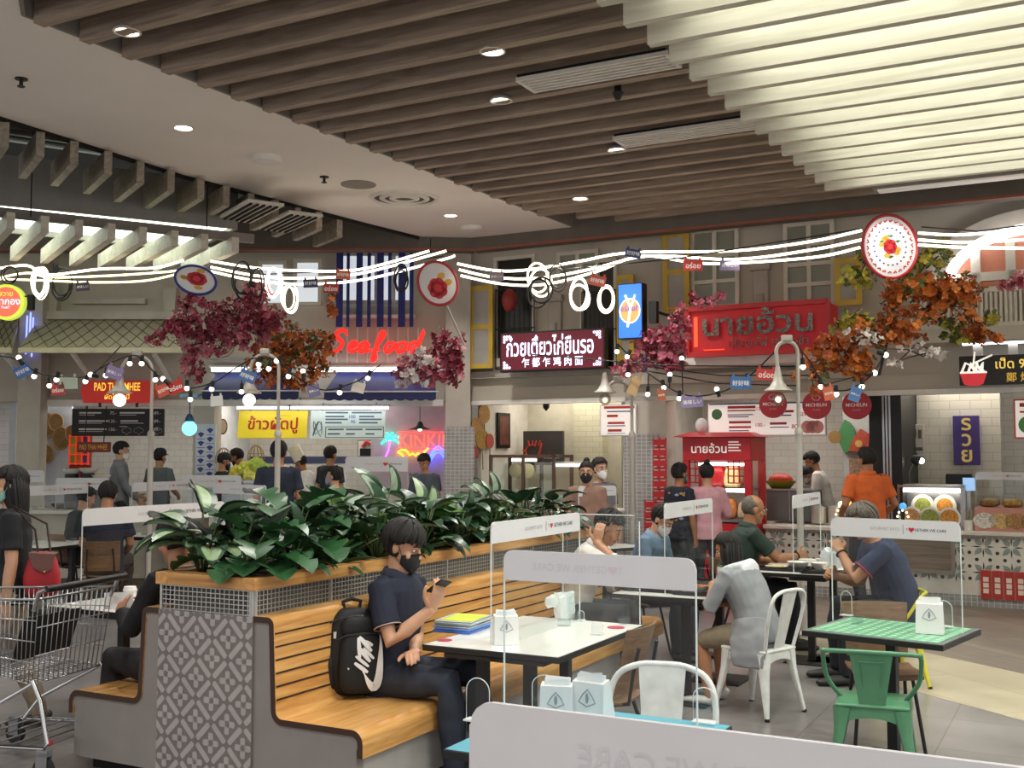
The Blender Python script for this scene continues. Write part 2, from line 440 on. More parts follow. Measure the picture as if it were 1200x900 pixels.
for k in range(3):
    q = G(60 + 60 * k, 150 + 17 * k, 5.2); m.tube([q - A2 * 3, q + A2 * 3.4 + Vec((0, 0, -.05))], .05, 8)
m.build('pipe', pm('4c4945', .7, .3), t, 1)

# ---- ceiling fittings
def downlight(px, py, z, label, w=DOWN_W):
    p = G(px, py, z); t = thing('downlight', label, 'ceiling light', tuple(p), 0, 'recessed ceiling downlights')
    m = tl(t); m.lathe([(.055, .03), (.095, -.001), (.1, -.012), (.085, -.014), (.06, .02)], 20); m.build('rim', WHITE, t, 1)
    m = tl(t); m.lathe([(.001, -.002), (.07, -.002), (.07, .01), (.001, .01)], 18); m.build('lens', emit('fff4e6', 14), t)
    spot('downlight_beam', (p.x, p.y, p.z - .06), w * 2.0, 2.2)
downlight(215, 149, ZC, 'round downlight in the white ceiling left of the brown slats')
downlight(528, 252, ZC, 'round downlight in the white ceiling by the shop front bulkhead')
for px, py, lb in ((149, 36, 'downlight at the left end of the second brown slat'), (577, 59, 'bright downlight between brown slats near the pale slats'),
                   (587, 117, 'downlight set high between brown slats, left of the slotted vent'), (723, 175, 'downlight between brown slats, below the slotted vents'), (680, 232, 'downlight between the farthest brown slats')):
    downlight(px, py, 4.74, lb, DOWN_W * 1.2)
for i, (x, y, z, w) in enumerate(((-1.2, 2.6, ZC, 5), (2.4, 2.2, 4.74, 5), (.6, 4.6, 4.74, 5), (3.6, 5.0, 4.74, 4), (-4.2, 4.2, ZC, 5), (-4.4, .8, ZC, 4), (.4, .2, ZC, 5), (4.6, -.4, ZC, 4), (-1.8, -2.6, ZC, 4), (2.6, -2.8, ZC, 4))):  # lamps out of view, added to light the foreground from above
    t = thing('downlight', 'recessed downlight in the ceiling over the camera', 'ceiling light', (x, y, z), 0, 'downlights overhead'); m = tl(t); m.lathe([(.055, .03), (.095, -.001), (.1, -.012), (.085, -.014), (.06, .02)], 16); m.build('rim', WHITE, t, 1)
    spot('downlight_beam', (x, y, z - .06), DOWN_W * w * .5, 2.3)
def small(px, py, name, cat, label, prof, mats, z=ZC):
    p = G(px, py, z); m = MB(Mat.Translation(p)); m.lathe(prof, 18); tag(m.build(name, mats, None, 1), label, cat)
small(25, 92, 'sprinkler', 'sprinkler', 'dark ceiling sprinkler at the far left of the white ceiling', [(.05, .01), (.05, -.01), (.015, -.012), (.015, -.06), (.03, -.062), (.03, -.07)], BLACK)
small(380, 207, 'sprinkler', 'sprinkler', 'dark ceiling sprinkler between the detector and the round vent', [(.05, .01), (.05, -.01), (.015, -.012), (.015, -.06), (.03, -.062), (.03, -.07)], BLACK)
small(312, 184, 'smoke_detector', 'detector', 'white ceiling detector right of the round downlight', [(.07, .02), (.16, 0), (.15, -.05), (.06, -.07)], WHITE)
small(553, 266, 'smoke_detector', 'detector', 'white ceiling detector next to the shop front bulkhead', [(.07, .02), (.15, 0), (.14, -.05), (.06, -.07)], WHITE)
small(420, 216, 'ceiling_speaker', 'speaker', 'flat grey round speaker in the white ceiling', [(.001, .01), (.2, .01), (.2, -.008), (.001, -.01)], pm('8f887f', .8))
p = G(474, 232, ZC); t = thing('round_vent', 'round ring shaped air vent in the white ceiling', 'vent', tuple(p))
m = tl(t)
for r in (.42, .3, .18): m.lathe([(r, .0), (r, -.012), (r - .05, -.03), (r - .06, 0)], 28)
m.build('ring', WHITE, t, 1)
m = tl(t); m.lathe([(.001, -.002), (.36, -.002), (.36, .0), (.001, .0)], 24); m.build('duct', pm('57514a', .8), t)
for px, py, dx, lb in ((700, 86, 1.25, 'white slotted vent between slats, nearer one'), (806, 156, 1.35, 'white slotted vent between slats, farther one')):
    p = G(px, py, 4.73); t = thing('slot_vent', lb, 'vent', tuple(p), -TH, 'slotted vents among the slats')
    m = tl(t); m.box((0, 0, .03), (dx, .34, .02)); m.build('backing', DARK, t)
    m = tl(t)
    for j in range(6): m.box((0, -.15 + .06 * j, .005), (dx, .028, .03))
    for s in (-1, 1): m.box((s * dx / 2, 0, .005), (.03, .33, .035))
    m.build('louvre', WHITE, t)
p = G(724, 106, 4.7); m = MB(Mat.Translation(p)); m.lathe([(.03, .1), (.03, .0), (.05, -.02), (.02, -.08)], 12); tag(m.build('camera_dome', BLACK, None, 1), 'small black device hanging between the brown slats', 'camera')
p = G(1115, 217, 4.6); t = thing('strip_light', 'long clear strip light fitting at the far edge of the pale slats', 'ceiling light', tuple(p), -TH)
m = tl(t); m.box((0, 0, .05), (1.6, .2, .05)); m.build('housing', pm('9a958f', .5), t)
m = tl(t); m.box((0, 0, .015), (1.5, .16, .02), .008); m.build('cover', emit('e6e0d6', .25), t)

# ---- shop-front walls
def rect(fr, px0, py0, px1, py1, d):
    x0, z1 = fr.at(px0, (py0 + py1) / 2, d)[0], fr.at((px0 + px1) / 2, py0, d)[1]
    x1, z0 = fr.at(px1, (py0 + py1) / 2, d)[0], fr.at((px0 + px1) / 2, py1, d)[1]
    return x0, z0, x1, z1
def fx(fr, px, d=0, py=480): return fr.at(px, py, d)[0]
ZL = 2.5
mb = MB(FL.M); mb.b2((-15, 0, ZL), (0, .2, 5.0)); struct(mb, 'wall_left', PLAS)
mb = MB(FR.M); mb.b2((0, 0, ZL), (11, .2, 5.0)); struct(mb, 'wall_right', PLAS)
mb = MB(FL.M); mb.b2((-15, 2.6, 0), (0.3, 2.7, 2.9)); struct(mb, 'wall_left', WTILE)
mb = MB(FR.M); mb.b2((-.3, 2.6, 0), (11, 2.7, 2.9)); struct(mb, 'wall_right', WTILE)
mb = MB(FL.M); mb.b2((-15, .2, 2.75), (0, 2.6, 2.8)); struct(mb, 'ceiling', WHITE)
mb = MB(FR.M); mb.b2((0, .2, 2.75), (11, 2.6, 2.8)); struct(mb, 'ceiling', WHITE)
def col_(fr, px0, px1, d0, d1, mat, z1=4.9, name='wall_column'):
    m = MB(fr.M); m.b2((fx(fr, px0, d0), d0, 0), (fx(fr, px1, d0), d1, z1)); return struct(m, name, mat)
col_(FL, 20, 47, -.35, -.1, STONE); col_(FL, 227, 251, -.1, .3, STONE, 2.9); col_(FL, 522, 551, -.35, .4, STONE)
def part_wall(fr, px, mat, d1=2.6, d0=.2, w=.1):
    x = fx(fr, px, 0); m = MB(fr.M); m.b2((x - w / 2, d0, 0), (x + w / 2, d1, 2.75)); struct(m, 'wall_partition', mat)
part_wall(FL, 8, pm('c8ccd2', .6)); part_wall(FL, 239, pm('dcdfe2', .6)); part_wall(FL, 536, WTILE)
part_wall(FR, 737, pm('c2bdb6', .7), w=.35); part_wall(FR, 1040, BLACK, w=.3)
part_wall(FR, 1285, WTILE)
# grey mosaic piers at the right shops
x0, z0, x1, z1 = rect(FR, 733, 508, 781, 620, -.12)
mb = MB(FR.M); mb.b2((x0, -.12, 0), (x1, .25, 2.5)); struct(mb, 'wall_column', STONE)
mb = MB(FR.M); mb.b2((x0 - .01, -.14, 0), (x1 - .1, -.12, z1)); struct(mb, 'wall_column', GMOS)
x0, z0, x1, z1 = rect(FL, 520, 500, 556, 620, -.37)
mb = MB(FL.M); mb.b2((x0, -.38, 0), (x1, -.35, z1)); struct(mb, 'wall_column', GMOS)
# black frame column at the right
x0, z0, x1, z1 = rect(FR, 1019, 455, 1057, 600, -.05)
mb = MB(FR.M); mb.b2((x0, -.05, 0), (x1, .2, 2.6)); struct(mb, 'wall_column', BLACK)
mb = MB(FR.M)
for f in (.42, .52, .62): mb.b2((x0 + (x1 - x0) * f, -.07, .9), (x0 + (x1 - x0) * (f + .06), -.05, 2.5))
struct(mb, 'trim_4', STEEL)
# plaster bands and ledges
def band(fr, px0, px1, z0, z1, d0, mat, n='trim_5'):
    m = MB(fr.M); m.b2((fx(fr, px0, 0), d0, z0), (fx(fr, px1, 0), .02, z1)); struct(m, n, mat)
band(FR, 551, 1260, 2.48, 2.68, -.06, PLAS); band(FR, 551, 735, 2.82, 2.92, -.1, STONE)
band(FR, 551, 1260, 2.44, 2.5, -.12, WHITE); band(FR, 570, 700, 2.98, 3.1, -.14, PLAS)
band(FR, 735, 1020, 2.66, 2.78, -.16, PLAS); band(FL, 47, 520, 2.43, 2.52, -.12, WHITE)
band(FL, 47, 228, 2.52, 2.62, -.05, STONE); band(FL, 47, 228, 3.68, 3.8, -.22, STONE); band(FL, 85, 170, 3.92, 4.0, -.12, STONE)
band(FL, 251, 522, 2.92, 3.02, -.12, WHITE)
for px in (62, 200):
    x, z = FL.at(px, 340, -.1); m = MB(FL.M); m.prism([(x - .08, 3.8), (x + .08, 3.8), (x + .1, 4.15), (x - .1, 4.15)], -.16, 0); struct(m, 'trim_6', PLAS)
for px, py in ((648, 370), (890, 335)):
    x, z = FR.at(px, py, -.1); m = MB(FR.M); m.b2((x - .1, -.06, z - .3), (x + .1, 0, z + .3), .02); m.b2((x - .13, -.12, z + .2), (x + .13, 0, z + .3), .02); m.tube([(x, -.07, z - .1), (x, -.07, z - .3)], .05, 8); struct(m, 'trim_7', STONE)
# counters
def hang(t, fr, xs, d, z0, z1, d1=None, r=.008):
    for x in xs: m = MB(fr.M); m.tube([(x, d, z0), (x, d if d1 is None else d1, z1)], r, 6); m.build('hanger', BLACK, t)
def counter(fr, px0, px1, d0, d1, h, front, top, name, label, pl=.12):
    x0 = fx(fr, px0, d0, 620); x1 = fx(fr, px1, d0, 620)
    t = thing(name, label, 'counter', tuple(fr.w((x0 + x1) / 2, (d0 + d1) / 2, 0)), fr.rot)
    m = MB(fr.M); m.b2((x0, d0, pl), (x1, d1, h - .05)); m.build('body', front, t)
    m = MB(fr.M); m.b2((x0 + .02, d0 + .06, 0), (x1 - .02, d1, pl)); m.build('plinth', pm('77716b', .6), t)
    m = MB(fr.M); m.b2((x0 - .02, d0 - .06, h - .05), (x1 + .02, d1, h), .01); m.build('worktop', top, t)
    return t, x0, x1
counter(FL, -60, 228, -1.5, -.75, 1.0, pm('c9c0b4', .5), pm('d9d4ca', .3), 'stall_counter', 'white counter of the stall under the tiled roof')
counter(FL, 245, 528, -1.5, -.75, 1.0, pm('d7d4ce', .5), pm('e2dfd8', .3), 'stall_counter', 'white counter of the seafood stall behind the plants')
# ================================================================== PLANTER BENCH
OAK = wood('oak_slats', 'd9a866', 'b67f41', 1, 1.0, .35); OAKX = wood('oak_end', 'cf9f60', 'a06f38', 0, 1.0, .4)
OAKD = pm('3b2416', .5); CONC = pm('8b8682', .8, var=.08, scale=4); CONCW = pm('aaa6a2', .8, var=.1, scale=5)
cn = G(300, 677, 1.117)
pb = thing('planter_bench', 'long wooden back to back bench around a raised planter, tiled end panel', 'bench', (cn.x, cn.y, 0), -TH)
LB = 4.1; PW = .65
def clip(poly, x0, z0, x1, z1):
    for ax, lim, sg in ((0, x0, 1), (0, x1, -1), (1, z0, 1), (1, z1, -1)):
        out = []
        for i, p in enumerate(poly):
            q = poly[i - 1]
            a = (p[ax] - lim) * sg >= 0; b = (q[ax] - lim) * sg >= 0
            if a != b:
                k = (lim - q[ax]) / (p[ax] - q[ax]); out.append((q[0] + (p[0] - q[0]) * k, q[1] + (p[1] - q[1]) * k))
            if a: out.append(p)
        poly = out
        if len(poly) < 3: return []
    return poly
def flat(m, poly, y):
    if len(poly) >= 3: m.add([(x, y, z) for x, z in poly], [tuple(range(len(poly)))])
m = tl(pb); m.b2((-PW, .0, .07), (0, LB, .92)); m.build('core', CONC, pb)
# tiled end panel
m = tl(pb); x0, x1, z0, z1 = -PW, 0, .07, .92
m.b2((x0, -.02, z0), (x1, 0, z1)); m.mi = 1
p = .215
def rrect(cx, cz, w, h, rot, n=3):
    pts = []
    r = min(w, h) * .35
    for sx, sz, a0 in ((1, 1, 0), (-1, 1, 90), (-1, -1, 180), (1, -1, 270)):
        for k in range(n + 1):
            a = R(a0 + 90 * k / n); pts.append((sx * (w / 2 - r) + r * math.cos(a), sz * (h / 2 - r) + r * math.sin(a)))
    c, s = math.cos(rot), math.sin(rot)
    return [(cx + x * c - z * s, cz + x * s + z * c) for x, z in pts]
for i in range(-1, 5):
    for j in range(-1, 6):
        for o in (0, .5):
            cx = x0 + .06 + (i + o) * p; cz = z1 - .12 - (j + o) * p
            for rot in (0, PI / 2): flat(m, clip(rrect(cx, cz, .105, .032, rot), x0, z0, x1, z1), -.0215)
            if o == 0 or True:
                m.mi = 0; flat(m, clip(rrect(cx, cz, .02, .02, 0), x0, z0, x1, z1), -.023); m.mi = 1
            for sx in (-1, 1):
                flat(m, clip(rrect(cx + sx * p / 4, cz + p / 4, .118, .03, R(45) * -sx), x0, z0, x1, z1), -.0215)
m.build('tile_panel', [pm('77716f', .6), pm('aaa5a3', .6)], pb)
# mesh band and ledge
def meshband(a, b, name):
    m = tl(pb); a = Vec(a); b = Vec(b); L = (b - a).length; t = (b - a).normalized()
    nv = int(L / .03)
    for i in range(nv + 1):
        q = a + t * (L * i / nv); m.bar(q + Vec((0, 0, .92)), q + Vec((0, 0, 1.052)), .004, .004, t)
    for k in range(6): m.bar(a + Vec((0, 0, .925 + .0245 * k)), b + Vec((0, 0, .925 + .0245 * k)), .004, .004)
    for k in range(int(L / .62) + 2):
        q = a + t * min(L, .62 * k); m.bar(q + Vec((0, 0, .92)), q + Vec((0, 0, 1.055)), .014, .014, t)
    m.build(name, pm('c9c9c6', .35, .7), pb)
meshband((-PW + .01, -.01, 0), (-.01, -.01, 0), 'mesh_panel'); meshband((.0, 0, 0), (.0, LB, 0), 'mesh_panel'); meshband((-PW, 0, 0), (-PW, LB, 0), 'mesh_panel')
m = tl(pb); m.b2((-PW + .05, .05, .92), (-.05, LB - .05, 1.04)); m.build('planter_box', pm('6f6a63', .8), pb)
for a, b, mt in (((-.07, -.03), (.02, LB + .02), OAK), ((-PW - .02, -.03), (-PW + .07, LB + .02), OAK), ((-PW + .07, -.03), (-.07, .07), OAKX), ((-PW + .07, LB - .07), (-.07, LB + .02), OAKX)):
    m = tl(pb); m.b2((*a, 1.052), (*b, 1.117), .004); m.build('ledge', mt, pb)
m = tl(pb); m.b2((-PW + .06, .06, 1.03), (-.06, LB - .06, 1.075)); m.build('soil', pm('231c15', .95, var=.4, scale=30), pb)
def arc(cx, cz, r, a0, a1, n=6): return [(cx + r * math.cos(R(a0 + (a1 - a0) * k / n)), cz + r * math.sin(R(a0 + (a1 - a0) * k / n))) for k in range(n + 1)]
for sd in (1, -1):
    X = (lambda x: x) if sd > 0 else (lambda x: -PW - x)
    outer = [(.0, .925)] + arc(.09, .885, .04, 90, 5) + arc(.19, .47, .04, 185, 265)[0:] + [(.60, .43)] + arc(.615, .365, .065, 90, 0) + [(.68, .30)]
    off = []
    for i, q in enumerate(outer):
        a = Vec(outer[max(0, i - 1)]); b = Vec(outer[min(len(outer) - 1, i + 1)]); t = (b - a).normalized(); nrm = Vec((t.y, -t.x)); off.append((q[0] - abs(0) + nrm.x * .03, q[1] + nrm.y * .03))
    # seat shell
    n = len(outer); vs = []; fs = []
    for y in (-.012, LB):
        for q in outer: vs.append((X(q[0]), y, q[1]))
        for q in off: vs.append((X(q[0]), y, q[1]))
    for i in range(n - 1):
        fs += [(i, i + 1, 2 * n + i + 1, 2 * n + i), (n + i, 3 * n + i, 3 * n + i + 1, n + i + 1), (i, n + i, n + i + 1, i + 1), (2 * n + i, 2 * n + i + 1, 3 * n + i + 1, 3 * n + i)]
    fs += [(0, 2 * n, 3 * n, n), (n - 1, 2 * n - 1, 4 * n - 1, 3 * n - 1)]
    m = tl(pb); m.add(vs, fs); m.build('seat_shell', OAK, pb, .6)
    m = tl(pb)
    for i in range(n - 1): m.add([(X(outer[i][0]), -.014, outer[i][1]), (X(outer[i + 1][0]), -.014, outer[i + 1][1]), (X(off[i + 1][0]), -.014, off[i + 1][1]), (X(off[i][0]), -.014, off[i][1])], [(0, 1, 2, 3)])
    m.build('dark_edge', OAKD, pb)
    m = tl(pb)
    for k in range(6):
        z = .845 - .065 * k; x = .128 + (.885 - z) * .055
        m.b2((X(x - .01), -.005, z - .004), (X(x + .004), LB, z + .004))
    m.build('groove', pm('2a180c', .8), pb)
    m = tl(pb)
    body = [(0, .07), (.64, .07), (.64, .33)] + [q for q in off[::-1]][1:-1] + [(0, .9)]
    m.prism([(X(a), b) for a, b in body], -.006, .05); m.build('end_panel', CONC, pb)
    m = tl(pb); m.prism([(X(a), b) for a, b in body], .05, LB - .02); m.build('base', CONCW, pb)
    m = tl(pb); m.b2((X(.0), .06, 0), (X(.56), LB, .07)); m.build('toe_kick', DARK, pb)

# ================================================================== PLANTS
GR = {'dark': pm('24432a', .35, var=.25, scale=12), 'mid': pm('2d5531', .35, var=.25, scale=12), 'lime': pm('567f3a', .38, var=.25, scale=10),
      'pale': pm('8fa57e', .4, var=.15, scale=20), 'black': pm('1c241b', .4), 'wine': pm('3a161d', .4), 'silver': pm('93a491', .35, var=.2, scale=25), 'stem': pm('4c5b30', .6)}
def leaf(m, base, d, up, L, Wd, shape='oval', droop=.5, fold=.25, seg=8, mats=(0, 0), wave=0):
    """curved leaf: base, pointing along d, face towards up; mats = (outer, inner) material index"""
    d = Vec(d).normalized(); up = Vec(up); up = (up - d * up.dot(d)).normalized(); s = d.cross(up)
    cols = (-1, -.62, 0, .62, 1)
    vs = []; p = Vec(base); ang = 0; dd = d.copy(); uu = up.copy(); step = L / seg
    ph = random.random() * 6
    for i in range(seg + 1):
        f = i / seg
        if shape == 'oval': w = math.sin(PI * min(1, f * .97 + .03)) ** .75
        elif shape == 'heart': w = (1 - f) ** .6 * min(1, .55 + f * 3)
        elif shape == 'strap': w = min(1, .35 + f * 2.2) * (1 - max(0, f - .55) / .45) ** .6
        elif shape == 'lobed': w = (math.sin(PI * (f * .92 + .08)) ** .6) * (.55 if i % 3 == 2 and i < 11 else 1)
        else: w = math.sin(PI * f) ** .5
        for c in cols:
            z = abs(c) * fold * Wd * w + (math.sin(ph + f * 14 + c * 3) * wave * abs(c))
            vs.append(p + s * (c * w * Wd / 2) + uu * z)
        a = droop / seg
        nd = dd * math.cos(a) - uu * math.sin(a); uu = uu * math.cos(a) + dd * math.sin(a); dd = nd
        p = p + dd * step
    n = 5
    for i in range(seg):
        for j in range(4):
            m.mi = mats[1] if (j in (1, 2) and 0 < i < seg - 1) else mats[0]
            m.add([vs[i * n + j], vs[i * n + j + 1], vs[(i + 1) * n + j + 1], vs[(i + 1) * n + j]], [(0, 1, 2, 3)])
    m.mi = 0
def plant(x, y, kind, label, hgt=1.0, face=None):
    """one plant rooted in the planter at local x,y"""
    rng = random.Random(int(x * 991 + y * 577) + len(kind))
    names = {'calathea': 'calathea', 'monstera': 'monstera', 'birdnest': 'bird_nest_fern', 'silver': 'silver_leaf_plant', 'strap': 'strap_leaf_plant', 'philo': 'philodendron', 'dark': 'dark_fern', 'fern': 'fern'}
    t = thing(names[kind], label, 'plant', tuple(at(pb) @ Vec((x, y, 1.06))), -TH, 'plants in the long planter')
    L = tl(t); S = tl(t)
    def go(n, len_, wid, rise, shape, mats, droop, stem, fold=.2, wave=0, spread=1.0):
        for i in range(n):
            a = 2 * PI * i / n + rng.uniform(-.35, .35)
            el = rng.uniform(*rise); k = rng.uniform(.75, 1.15) * hgt
            d = Vec((math.cos(a) * math.cos(el), math.sin(a) * math.cos(el), math.sin(el)))
            b = Vec((0, 0, 0)); tip = b + Vec((d.x * .6 * spread, d.y * .6 * spread, max(.3, d.z))) * stem * k
            if tip.y + y < .12: tip.y = .12 - y + rng.uniform(0, .06)
            if stem > .05: S.tube([b, (b + tip) * .5 + Vec((0, 0, .03)), tip], [.006, .005, .004], 5)
            d2 = Vec((d.x, d.y, d.z * (.4 if stem > .05 else 1)))
            leaf(L, tip, d2, (-d.x * .3, -d.y * .3, 1) if d.z < .95 else (1, 0, .2), len_ * k, wid * k, shape, droop * rng.uniform(.7, 1.3), fold, 12 if shape == 'lobed' else 8, mats, wave)
    if kind == 'calathea': go(18, .21, .15, (.3, 1.35), 'oval', (0, 1), .8, .3); M_ = [GR['dark'], GR['pale']]
    elif kind == 'monstera': go(15, .24, .24, (.2, 1.25), 'lobed', (0, 0), .8, .36); M_ = [GR['mid']]
    elif kind == 'birdnest': go(12, .50, .20, (.7, 1.35), 'strap', (0, 0), .8, .0, .2, .014); M_ = [GR['lime']]
    elif kind == 'silver': go(18, .17, .15, (.3, 1.4), 'heart', (0, 1), .8, .38); M_ = [GR['dark'], GR['silver']]
    elif kind == 'strap': go(16, .44, .085, (.6, 1.3), 'strap', (0, 0), 1.0, .0, .3); M_ = [GR['mid']]
    elif kind == 'philo': go(26, .19, .14, (.1, 1.35), 'heart', (0, 0), .9, .32); M_ = [GR['dark']]
    elif kind == 'dark': go(10, .42, .07, (.9, 1.4), 'lobed', (0, 0), .5, .1); M_ = [GR['black']]
    else: go(12, .46, .1, (.9, 1.4), 'lobed', (0, 0), .7, .05); M_ = [GR['silver']]
    L.build('leaves', M_, t, 3)
    if S.v: S.build('stems', GR['stem'], t, 3)
    return t
PL = [(-.56, .2, 'calathea', 'pale veined plant at the left front corner of the planter', 1.15), (-.40, .30, 'dark', 'dark frond plant near the left front corner of the planter', .95),
      (-.25, .16, 'monstera', 'split leaf plant at the front corner of the planter above the tiled end', .95), (-.12, .42, 'philo', 'low heart leaf plant hanging over the front corner of the ledge', .8),
      (-.48, .55, 'fern', 'pale green fern standing behind the front left plants', 1.05), (-.30, .62, 'monstera', 'split leaf plant second from the tiled end', 1.1),
      (-.13, .80, 'strap', 'arching strap leaf plant drooping over the ledge beside the backpack', .75), (-.42, .95, 'philo', 'dark leafy plant between fern and bird nest fern', 1.1),
      (-.25, 1.02, 'silver', 'silver leaved plant nearest the tiled end', 1.05), (-.45, 1.25, 'birdnest', 'broad bright leaf fern nearest the tiled end, tallest on the left', 1.0),
      (-.14, 1.25, 'philo', 'heart leaf plant above the seated man with the phone', .95), (-.28, 1.5, 'silver', 'silver leaved plant behind the head of the man with the phone', 1.1),
      (-.48, 1.72, 'birdnest', 'broad bright leaf fern in the middle of the planter', 1.1), (-.15, 1.78, 'philo', 'dark heart leaf plant at the ledge right of the man with the phone', 1.0),
      (-.32, 2.0, 'calathea', 'pale veined plant in the middle of the planter', 1.15), (-.5, 2.2, 'birdnest', 'broad bright leaf fern right of the middle of the planter', 1.1),
      (-.18, 2.3, 'philo', 'dark leafy plant at the ledge above the white table', 1.05), (-.36, 2.5, 'strap', 'long strap leaf plant standing upright in the rear half', 1.15),
      (-.16, 2.72, 'silver', 'silver leaved plant in the rear half by the ledge', 1.0), (-.5, 2.75, 'strap', 'upright strap leaf plant at the far left rim', 1.15),
      (-.34, 2.95, 'birdnest', 'broad bright leaf fern in the rear half', .95), (-.15, 3.15, 'philo', 'dark leafy plant by the ledge behind the white screen', 1.05),
      (-.42, 3.3, 'strap', 'strap leaf plant before the dark fronds at the rear end', .95), (-.2, 3.5, 'philo', 'heart leaf plant second from the rear end', 1.05),
      (-.44, 3.66, 'dark', 'dark frond plant at the rear end of the planter', 1.0), (-.18, 3.86, 'philo', 'heart leaf plant at the rear end of the planter', 1.0)]
for a in PL: plant(a[0], a[1], a[2], a[3], a[4])

# ================================================================== FURNITURE BUILDERS (local, origin on the floor)
ACR = glassmat('acrylic', 'fafcfc', .035, .02); ACRE = pm('dfe5e4', .2, var=.03); SCRW = pm('d4d3d6', .45, var=.02)
TBLK = pm('141414', .5)
def table(name, label, loc, rz, w, d, top, poles, group=None, h=.74, edge=TBLK):
    t = thing(name, label, 'table', loc, rz, group)
    m = tl(t); m.box((0, 0, h - .016), (w, d, .032), .004); m.build('edge', edge, t)
    m = tl(t); m.box((0, 0, h), (w - .012, d - .012, .003)); m.build('tabletop', top, t)
    for x, y in poles:
        m = tl(t); m.box((x, y, (h - .03) / 2), (.058, .058, h - .04), .004); m.build('pole', TBLK, t)
        m = tl(t); m.box((x, y, .006), (.4, .4, .012), .004); m.build('base_plate', TBLK, t)
        m = tl(t); m.box((x, y, h - .045), (.3, .3, .02)); m.build('bracket', TBLK, t)
    return t
def heart(m, cx, cz, r, y, flip=1):
    pts = []
    for k in range(24):
        a = 2 * PI * k / 24
        pts.append((cx + flip * r * (16 * math.sin(a) ** 3) / 17, cz + r * (13 * math.cos(a) - 5 * math.cos(2 * a) - 2 * math.cos(3 * a) - math.cos(4 * a)) / 17))
    m.prism(pts, y - .001, y)
PRT = pm('9a979b', .6); PRD = pm('2b2a2c', .6); RED = pm('c3272f', .5)
def screen(label, loc, rz, L, h=.65, band=.11, clear=False, both=True, group=None, face=1, ghost=None):
    """clear table divider standing at loc; local x along it, printed face towards -y"""
    t = thing('table_screen', label, 'screen', loc, rz, group)
    def rr(z0, z1, r, lo=False):
        pts = []
        for sx, sz, a0 in ((1, 1, 0), (-1, 1, 90), (-1, -1, 180), (1, -1, 270)):
            rad = r if (sz > 0) else .004
            for k in range(5):
                a = R(a0 + 90 * k / 4); pts.append((sx * (L / 2 - rad) + rad * math.cos(a), (z1 - rad if sz > 0 else z0 + rad) + rad * math.sin(a)))
        return pts
    m = tl(t); m.prism(rr(.002, h, .035), -.0025, .0025); m.build('panel', ACR, t)
    for s in (-1, 1): m = tl(t); m.b2((s * L / 2 - .0025, -.003, .004), (s * L / 2 + .0025, .003, h - .035)); m.build('edge', ACRE, t)
    if clear: m = tl(t); m.b2((-L / 2 + .03, -.003, h - .003), (L / 2 - .03, .003, h + .002)); m.build('edge', ACRE, t)
    if not clear:
        m = tl(t); m.prism(rr(h - band, h, .035), -.0045, .0045); b = m.build('header', SCRW, t)
        zc = h - band * .5
        if ghost is None:
            for s, mm in ((1, 0),):
                q = tl(t); q.text('GOURMET EATS', -L * .18, zc - band * .09, L * .045, zc + band * .09, -.0047, .0006); q.build('lettering', PRT, b)
                q = tl(t); q.b2((L * .075, -.0055, zc - band * .25), (L * .078, -.0046, zc + band * .25)); q.text('T', L * .1, zc - band * .1, L * .115, zc + band * .1, -.0047, .0006); q.text('GETHER WE CARE', L * .165, zc - band * .1, L * .40, zc + band * .1, -.0047, .0006, .01); q.build('lettering', PRD, b)
                q = tl(t); heart(q, L * .14, zc, band * .16, -.0046); q.build('heart_mark', RED, b)
        else:
            q = tl(t); q.text('T', L * ghost[1] + L * .02, zc - band * .15, L * ghost[1] - L * .005, zc + band * .15, -.0047, .0004); q.text('GETHER WE CARE', L * ghost[1] - L * .06, zc - band * .15, L * ghost[0], zc + band * .15, -.0047, .0004, .006); q.build('lettering', pm('c9c8cc', .5), b)
            q = tl(t); heart(q, L * ghost[1] - L * .03, zc, band * .17, -.0046); q.build('heart_mark', pm('cfc3c7', .5), b)
    m = tl(t)
    for s in (-.3, .3): m.box((s * L, 0, .02), (.05, .07, .04), .006)
    m.build('foot', glassmat('acrylic_foot', 'eef2f2', .12, .1), t)
    return t
def spl(P, n=4):
    P = [Vec(p) for p in P]; pts = []; N = len(P)
    for k in range(N - 1):
        for j in range(n):
            u = j / n; p0, p1, p2, p3 = (P[max(0, min(N - 1, k + q))] for q in (-1, 0, 1, 2))
            pts.append(.5 * ((2 * p1) + (p2 - p0) * u + (2 * p0 - 5 * p1 + 4 * p2 - p3) * u * u + (3 * p1 - p0 - 3 * p2 + p3) * u ** 3))
    return pts + [P[-1]]
